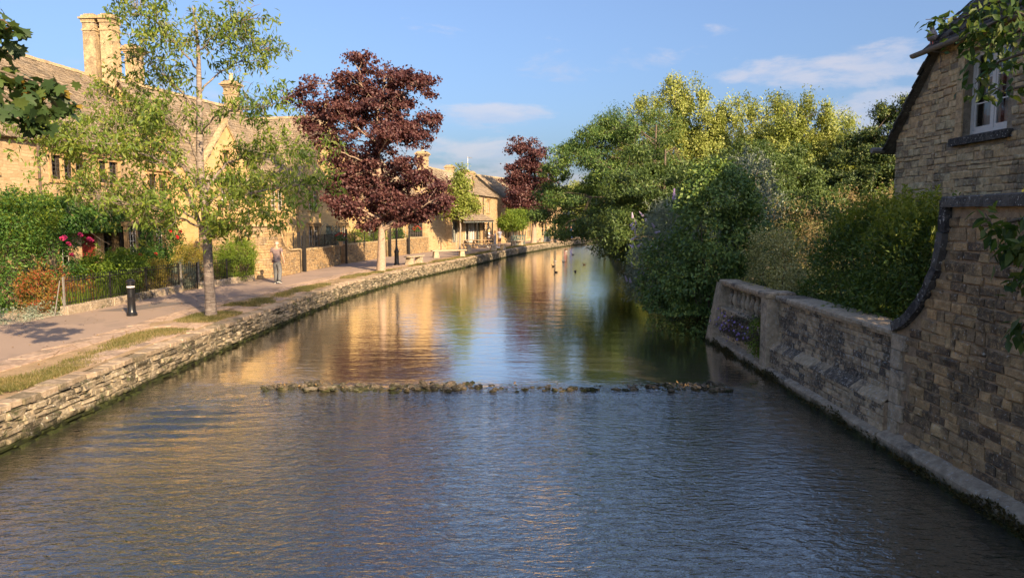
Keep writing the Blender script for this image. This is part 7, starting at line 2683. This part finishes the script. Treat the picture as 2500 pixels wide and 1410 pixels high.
# hanging sign
hs = empty("hanging_sign", (1.5, 79.0, 0), rad(-20), "white square hanging sign in front of the far shop", "sign")
MB().box(-.55, .55, -.03, .03, 2.3, 3.15).build("board", "sign_white", hs)
mb = MB()
mb.box(-.28, .28, -.045, -.032, 2.55, 2.60)
mb.build("lettering_line", "sign_ink", hs)
mb = MB()
for x, h_ in ((-.22, .16), (-.07, .24), (.08, .2), (.22, .14)):
    mb.prism([(x - .08, 2.75), (x + .08, 2.75), (x, 2.75 + h_)], -.045, -.032)
mb.build("emblem", "sign_ink", hs)
MB().tube([(.8, 0, 0), (.8, 0, 3.4)], .04, 6).build("post", "iron_black", hs)
MB().tube([(.82, 0, 3.3), (-.5, 0, 3.3)], .025, 6).build("arm", "iron_black", hs)
# board on the pavement
ab_ = empty("pavement_board", (4.1, 83.5, 0), rad(-15), "grey pavement board outside the far shop", "sign")
for s_ in (-1, 1):
    mb = MB()
    mb.add([(-.35, s_ * .28, 0), (.35, s_ * .28, 0), (.35, s_ * .02, 1.25), (-.35, s_ * .02, 1.25), (-.35, s_ * .31, 0), (.35, s_ * .31, 0), (.35, s_ * .05, 1.25), (-.35, s_ * .05, 1.25)], [(0, 1, 2, 3), (7, 6, 5, 4), (0, 4, 5, 1), (1, 5, 6, 2), (2, 6, 7, 3), (3, 7, 4, 0)])
    mb.build("panel", "sign_dark", ab_)
# second lamp by the far maple
l2 = empty("far_lamp_post", (4.9, 82.0, 0), 0, "dark iron post next to the far bench", "lamp")
MB().lathe([(.17, 0), (.16, .9), (.08, 1.1), (.06, 3.6)], 0, 0, 10).build("post", "iron_black", l2, smooth=True)
MB().lathe([(.1, 3.6), (.2, 4.0), (.22, 4.05), (.05, 4.25)], 0, 0, 4).build("lantern", "iron_black", l2)

# ------------------------------------------------------------------ people
def skin_obj(name, nodes, edges, rootk, mat, parent, sub=2):
    keys = list(nodes)
    ix = {k: i for i, k in enumerate(keys)}
    me = bpy.data.meshes.new(name)
    me.from_pydata([nodes[k][0] for k in keys], [(ix[a], ix[b]) for a, b in edges], [])
    me.update()
    me.materials.append(MATS[mat])
    o_ = put(name, me, parent)
    md = o_.modifiers.new("skin", 'SKIN')
    md.use_smooth_shade = True
    md.branch_smoothing = .4
    if not me.skin_vertices:
        bpy.context.view_layer.objects.active = o_
    sv = me.skin_vertices[0].data
    for k in keys:
        r_ = nodes[k][1]
        sv[ix[k]].radius = r_ if isinstance(r_, tuple) else (r_, r_)
        sv[ix[k]].use_root = (k == rootk)
    ss = o_.modifiers.new("sub", 'SUBSURF')
    ss.levels = sub
    ss.render_levels = sub
    return o_


def person(loc, rz, label, H=1.75, hair="hair_grey", bald=False, top=("cloth_white", "short"), bottom=("trousers_grey", "long"), shoes="shoe_dark", skin="skin", legs=None, arms=None, lean=0.0, build=1.0, head_turn=0.0, head_dip=0.0, long_hair=False, skirt=False):
    """figure facing local +y. legs/arms: ((knee, ankle, toe_dir) ...) offsets for left (-x) and right (+x)"""
    s = H / 1.75
    root = empty("person", (*loc, 0), rz, label, "person")
    root.scale = (s, s, s)
    L = legs or {-1: ((-.10, .05, .49), (-.11, .03, .08)), 1: ((.10, .02, .49), (.12, -.10, .09))}
    A = arms or {-1: ((-.245, -.03, 1.19), (-.25, .05, .96)), 1: ((.25, -.04, 1.19), (.265, .04, .95))}
    b = build
    fwd = lean
    nd = {"pelvis": ((0, 0, .95), (.13 * b, .10 * b)), "belly": ((0, fwd * .3, 1.10), (.125 * b, .10 * b)), "chest": ((0, fwd * .7, 1.32), (.145 * b, .105 * b)), "nb": ((0, fwd, 1.46), (.06, .055)), "neck": ((0, fwd + .015, 1.535), (.052, .055)),
          "jaw": ((head_turn * .02, fwd + .035 + head_dip, 1.59 - head_dip * .3), (.07, .08)), "head": ((head_turn * .02, fwd + .03 + head_dip, 1.66 - head_dip * .3), (.086, .105)), "crown": ((head_turn * .01, fwd + .02 + head_dip, 1.73 - head_dip * .3), (.062, .075))}
    ed = [("pelvis", "belly"), ("belly", "chest"), ("chest", "nb"), ("nb", "neck"), ("neck", "jaw"), ("jaw", "head"), ("head", "crown")]
    for sd in (-1, 1):
        n = "L" if sd < 0 else "R"
        el, wr = A[sd]
        nd["sh" + n] = ((sd * .175 * b, fwd * .9, 1.425), .05)
        nd["el" + n] = (el, .038)
        nd["wr" + n] = (wr, .026)
        d = Vector(wr) - Vector(el)
        d.normalize()
        pm = Vector(wr) + d * .05
        kn = Vector(wr) + d * .095
        nd["pm" + n] = (tuple(pm), (.026, .032))
        nd["kn" + n] = (tuple(kn), (.018, .034))
        ed += [("chest", "sh" + n), ("sh" + n, "el" + n), ("el" + n, "wr" + n), ("wr" + n, "pm" + n), ("pm" + n, "kn" + n)]
        side = d.cross(Vector((sd, 0, 0))).normalized()
        for f, (o_, ln) in enumerate(((-.026, .060), (-.009, .075), (.009, .070), (.026, .055))):
            p1 = kn + side * o_ + d * ln * .5 + Vector((-sd * .006, 0, 0))
            p2 = kn + side * o_ * 1.05 + d * ln * .92 + Vector((-sd * .022, 0, 0))
            nd[f"f{f}a" + n] = (tuple(p1), .0085)
            nd[f"f{f}b" + n] = (tuple(p2), .0065)
            ed += [("kn" + n, f"f{f}a" + n), (f"f{f}a" + n, f"f{f}b" + n)]
        t1 = pm - side * .045 + d * .015 + Vector((-sd * .008, 0, 0))
        t2 = t1 - side * .012 + d * .035
        nd["t1" + n] = (tuple(t1), .010)
        nd["t2" + n] = (tuple(t2), .008)
        ed += [("pm" + n, "t1" + n), ("t1" + n, "t2" + n)]
        kne, an = L[sd]
        nd["hip" + n] = ((sd * .085 * b, 0, .88), .085 * b)
        nd["kne" + n] = (kne, .052)
        nd["an" + n] = (an, .036)
        ed += [("pelvis", "hip" + n), ("hip" + n, "kne" + n), ("kne" + n, "an" + n)]
        # calf
        mid = tuple(Vector(kne) * .6 + Vector(an) * .4 + Vector((0, -.02, 0)))
        nd["calf" + n] = (mid, .054)
        ed.remove(("kne" + n, "an" + n))
        ed += [("kne" + n, "calf" + n), ("calf" + n, "an" + n)]
    skin_obj("body", nd, ed, "pelvis", skin, root)
    # face and ears
    hc = Vector(nd["head"][0])
    mb = MB().lathe([(.0, -.02), (.014, -.012), (.011, .015), (.0, .022)], 0, 0, 6)
    for sd in (-1, 1):
        MB().lathe([(.0, -.028), (.016, -.018), (.019, .01), (.0, .03)], 0, 0, 8).build("ear", skin, root, smooth='all', loc=(hc.x + sd * .074, hc.y - .01, hc.z - .02), rot=(0, sd * .2, 0))
        MB().lathe([(.0, -.006), (.010, 0), (.0, .006)], 0, 0, 8).build("eye", "shoe_dark", root, loc=(hc.x + sd * .03, hc.y + .088, hc.z - .005))
    MB().add([(-.014, .085, -.03), (.014, .085, -.03), (0, .115, -.035), (0, .088, .012)], [(0, 1, 2), (0, 2, 3), (1, 3, 2)]).build("nose", skin, root, loc=tuple(hc))
    MB().box(-.025, .025, .078, .086, -.068, -.060).build("mouth", "rose_salmon", root, loc=tuple(hc))
    # hair
    hb = MB()
    n_, V = 14, []
    if not bald:
        prof = [(1.0, -.10 if long_hair else -.05), (1.06, .0), (1.02, .05), (.78, .095), (.35, .125), (.0, .13)]
        for i, (r_, z_) in enumerate(prof):
            for k in range(n_):
                a_ = 2 * math.pi * k / n_
                front = max(0, math.sin(a_))
                zz = z_ + (front * .075 if i < 2 else front * .01)
                V.append((math.cos(a_) * .082 * r_, math.sin(a_) * .098 * r_ - .008, zz))
        Fc = [(i * n_ + k, i * n_ + (k + 1) % n_, (i + 1) * n_ + (k + 1) % n_, (i + 1) * n_ + k) for i in range(len(prof) - 1) for k in range(n_)]
        hb.add(V, Fc)
        if long_hair:
            hb.tube([(0, -.07, .02), (0, -.09, -.12), (0, -.075, -.24)], [.075, .07, .03], 8)
    else:
        # a close-cropped fringe round the back
        for i, (r_, z_) in enumerate([(.98, -.06), (1.02, -.02), (.99, .015)]):
            for k in range(n_):
                a_ = math.pi + math.pi * (k / (n_ - 1))
                V.append((math.cos(a_) * .08 * r_, math.sin(a_) * .098 * r_ - .004, z_))
        hb.add(V, [(i * n_ + k, i * n_ + k + 1, (i + 1) * n_ + k + 1, (i + 1) * n_ + k) for i in range(2) for k in range(n_ - 1)])
    hb.build("hair", hair, root, smooth='all', loc=tuple(hc))
    # top
    tn = {"hem": ((0, fwd * .1, .83), (.16 * b, .135 * b)), "waist": ((0, fwd * .2, .95), (.158 * b, .135 * b)), "belly": ((0, fwd * .3, 1.08), (.16 * b, .135 * b)), "chest": ((0, fwd * .7, 1.32), (.172 * b, .135 * b)), "nb": ((0, fwd, 1.465), (.082, .075))}
    te = [("hem", "waist"), ("waist", "belly"), ("belly", "chest"), ("chest", "nb")]
    for sd in (-1, 1):
        n = "L" if sd < 0 else "R"
        sh, el = Vector(nd["sh" + n][0]), Vector(nd["el" + n][0])
        fr = .72 if top[1] == "short" else 1.0
        tn["sh" + n] = (tuple(sh), .074)
        tn["sl" + n] = (tuple(sh + (el - sh) * fr), .066)
        te += [("chest", "sh" + n), ("sh" + n, "sl" + n)]
    skin_obj("shirt", tn, te, "hem", top[0], root)
    # legs
    if bottom[1] == "skirt":
        MB().lathe([(.20 * b, .56), (.195 * b, .62), (.17 * b, .85), (.135 * b, .99)], 0, 0, 14).build("skirt", bottom[0], root, smooth='all')
    else:
        bn = {"waist": ((0, 0, .99), (.142 * b, .118 * b)), "seat": ((0, -.015, .90), (.15 * b, .125 * b))}
        be = [("waist", "seat")]
        for sd in (-1, 1):
            n = "L" if sd < 0 else "R"
            hp, kn_, an_ = Vector(nd["hip" + n][0]), Vector(nd["kne" + n][0]), Vector(nd["an" + n][0])
            bn["hip" + n] = ((hp.x, hp.y, .82), .105 * b)
            be.append(("seat", "hip" + n))
            if bottom[1] == "long":
                bn["kne" + n] = (tuple(kn_), .084)
                bn["an" + n] = (tuple(an_ + Vector((0, 0, -.01))), .075)
                be += [("hip" + n, "kne" + n), ("kne" + n, "an" + n)]
            else:
                k2 = hp + (kn_ - hp) * .82
                bn["kne" + n] = (tuple(k2), .095)
                be += [("hip" + n, "kne" + n)]
        skin_obj("trousers" if bottom[1] == "long" else "shorts", bn, be, "waist", bottom[0], root)
    for sd in (-1, 1):
        n = "L" if sd < 0 else "R"
        a_ = Vector(nd["an" + n][0])
        tilt = 0.0 if a_.z < .085 else -.28
        P = [(-.045, -.085), (.045, -.085), (.052, .03), (.048, .14), (.022, .19), (-.022, .19), (-.048, .14), (-.052, .03)]
        mb = MB()
        n8 = 8
        V = [(x, y, -.075) for x, y in P] + [(x, y, -.05) for x, y in P] + [(x * .9, y * .94, -.02 if y > .05 else .02) for x, y in P] + [(x * .55, y * .6 - .02, .0 if y > .05 else .04) for x, y in P]
        Fc = [tuple(range(7, -1, -1)), tuple(range(24, 32))]
        for q in range(3):
            Fc += [(q * 8 + i, q * 8 + (i + 1) % 8, q * 8 + 8 + (i + 1) % 8, q * 8 + 8 + i) for i in range(8)]
        mb.add(V, Fc)
        sh_ = mb.build("shoe", shoes, root, smooth='all', loc=tuple(a_), rot=(tilt, 0, -sd * .15))
        MB().add([(x * 1.05, y * 1.03, -.078) for x, y in P] + [(x * 1.05, y * 1.03, -.055) for x, y in P], [tuple(range(7, -1, -1)), tuple(range(8, 16))] + [(i, (i + 1) % 8, 8 + (i + 1) % 8, 8 + i) for i in range(8)]).build("sole", "shoe_white", sh_)
    return root


person((-9.62, 29.3), rad(-8), "man in a mottled shirt and grey trousers walking away along the footpath", 1.76, "hair_grey", True, ("shirt_mottled", "short"), ("trousers_grey", "long"), "shoe_dark", "skin",
       legs={-1: ((-.10, .07, .50), (-.10, .10, .075)), 1: ((.11, .03, .49), (.15, -.14, .12))}, arms={-1: ((-.25, .0, 1.18), (-.25, .10, .96)), 1: ((.26, -.05, 1.19), (.30, .0, .95))}, build=1.06, head_dip=.02)
person((-2.15, 67.0), rad(-95), "blonde woman in pale top and dark brown skirt by the picnic table", 1.68, "hair_blonde", False, ("cloth_white", "short"), ("cloth_brown", "skirt"), "shoe_white", "skin",
       arms={-1: ((-.22, .05, 1.18), (-.12, .28, 1.16)), 1: ((.22, .05, 1.18), (.10, .30, 1.16))}, long_hair=True, build=.9)
person((-1.55, 66.3), rad(80), "person in light grey shirt and trousers between the woman and the man in shorts", 1.55, "hair_brown", False, ("cloth_grey", "short"), ("cloth_grey", "long"), "shoe_white", "skin", build=.88,
       arms={-1: ((-.24, .02, 1.2), (-.2, .2, 1.1)), 1: ((.24, .02, 1.2), (.22, .2, 1.12))})
person((-1.12, 65.6), rad(62), "tall man in white shirt and dark shorts with a hand to his face", 1.82, "hair_grey", True, ("cloth_white", "short"), ("cloth_brown", "short"), "shoe_white", "skin_tan",
       arms={-1: ((-.20, .14, 1.24), (-.07, .14, 1.50)), 1: ((.26, -.02, 1.19), (.27, .08, .97))}, build=1.05)
person((8.0, 97.2), rad(160), "distant person in bright blue clothes beyond the river bend", 1.65, "hair_brown", False, ("cloth_blue", "short"), ("cloth_blue", "long"), "shoe_dark", "skin")
person((7.3, 98.2), rad(200), "distant person in red top next to the figure in blue", 1.7, "hair_brown", False, ("rose_red", "short"), ("trousers_grey", "long"), "shoe_dark", "skin")


# ------------------------------------------------------------------ ducks on the far water
def duck(loc, rz, body, label, s=1.0, upend=False):
    root = empty("duck", (loc[0], loc[1], ZW), rz, label, "duck", "ducks on the far water")
    n_, V, Fc = 10, [], []
    sec = [(-.24, .01, .10), (-.18, .05, .075), (-.10, .085, .06), (0, .10, .05), (.09, .085, .055), (.15, .05, .07), (.18, .01, .08)]
    for y, r_, zc in sec:
        for i in range(n_):
            a_ = 2 * math.pi * i / n_
            V.append((r_ * math.cos(a_), y, zc + r_ * .75 * math.sin(a_)))
    for k in range(len(sec) - 1):
        Fc += [(k * n_ + i, k * n_ + (i + 1) % n_, (k + 1) * n_ + (i + 1) % n_, (k + 1) * n_ + i) for i in range(n_)]
    mb = MB().add(V, Fc)
    mb.tube([(0, .12, .09), (0, .16, .17), (0, .165, .22)], [.045, .034, .036], 8)
    mb.lathe([(.0, .195), (.038, .21), (.045, .24), (.035, .27), (.0, .285)], 0, .175, 8)
    bd_ = mb.build("body", body, root, smooth='all')
    MB().add([(-.016, .205, .232), (.016, .205, .232), (.016, .27, .222), (-.016, .27, .222), (0, .205, .25)], [(0, 1, 2, 3), (0, 3, 4), (1, 4, 2), (4, 3, 2)]).build("bill", "beak_ochre", root)
    MB().add([(-.05, -.2, .1), (.05, -.2, .1), (0, -.32, .15), (0, -.2, .14)], [(0, 1, 2), (0, 2, 3), (1, 3, 2)]).build("tail", body, root)
    root.scale = (s * .6,) * 3
    return root


for x, y, rz, b_, lab in ((2.85, 49.5, 80, "duck_dark", "dark duck swimming below the white ducks"), (2.7, 44.0, 100, "duck_dark", "dark duck, lowest of the small flock"), (3.95, 44.6, 200, "duck_dark", "dark duck in mid river under the ash"), (5.2, 51.5, 90, "duck_brown", "brown duck close to the overhanging boughs"),
                         (3.35, 55.5, 70, "duck_white", "white duck behind the dark one"), (3.95, 55.0, 100, "duck_white", "second white duck near the bend"), (5.6, 66.0, 90, "duck_brown", "far brown duck by the bend wall"), (5.5, 73.0, 60, "duck_white", "tiny white bird farthest up the river")):
    duck((x, y), rad(rz), b_, lab)
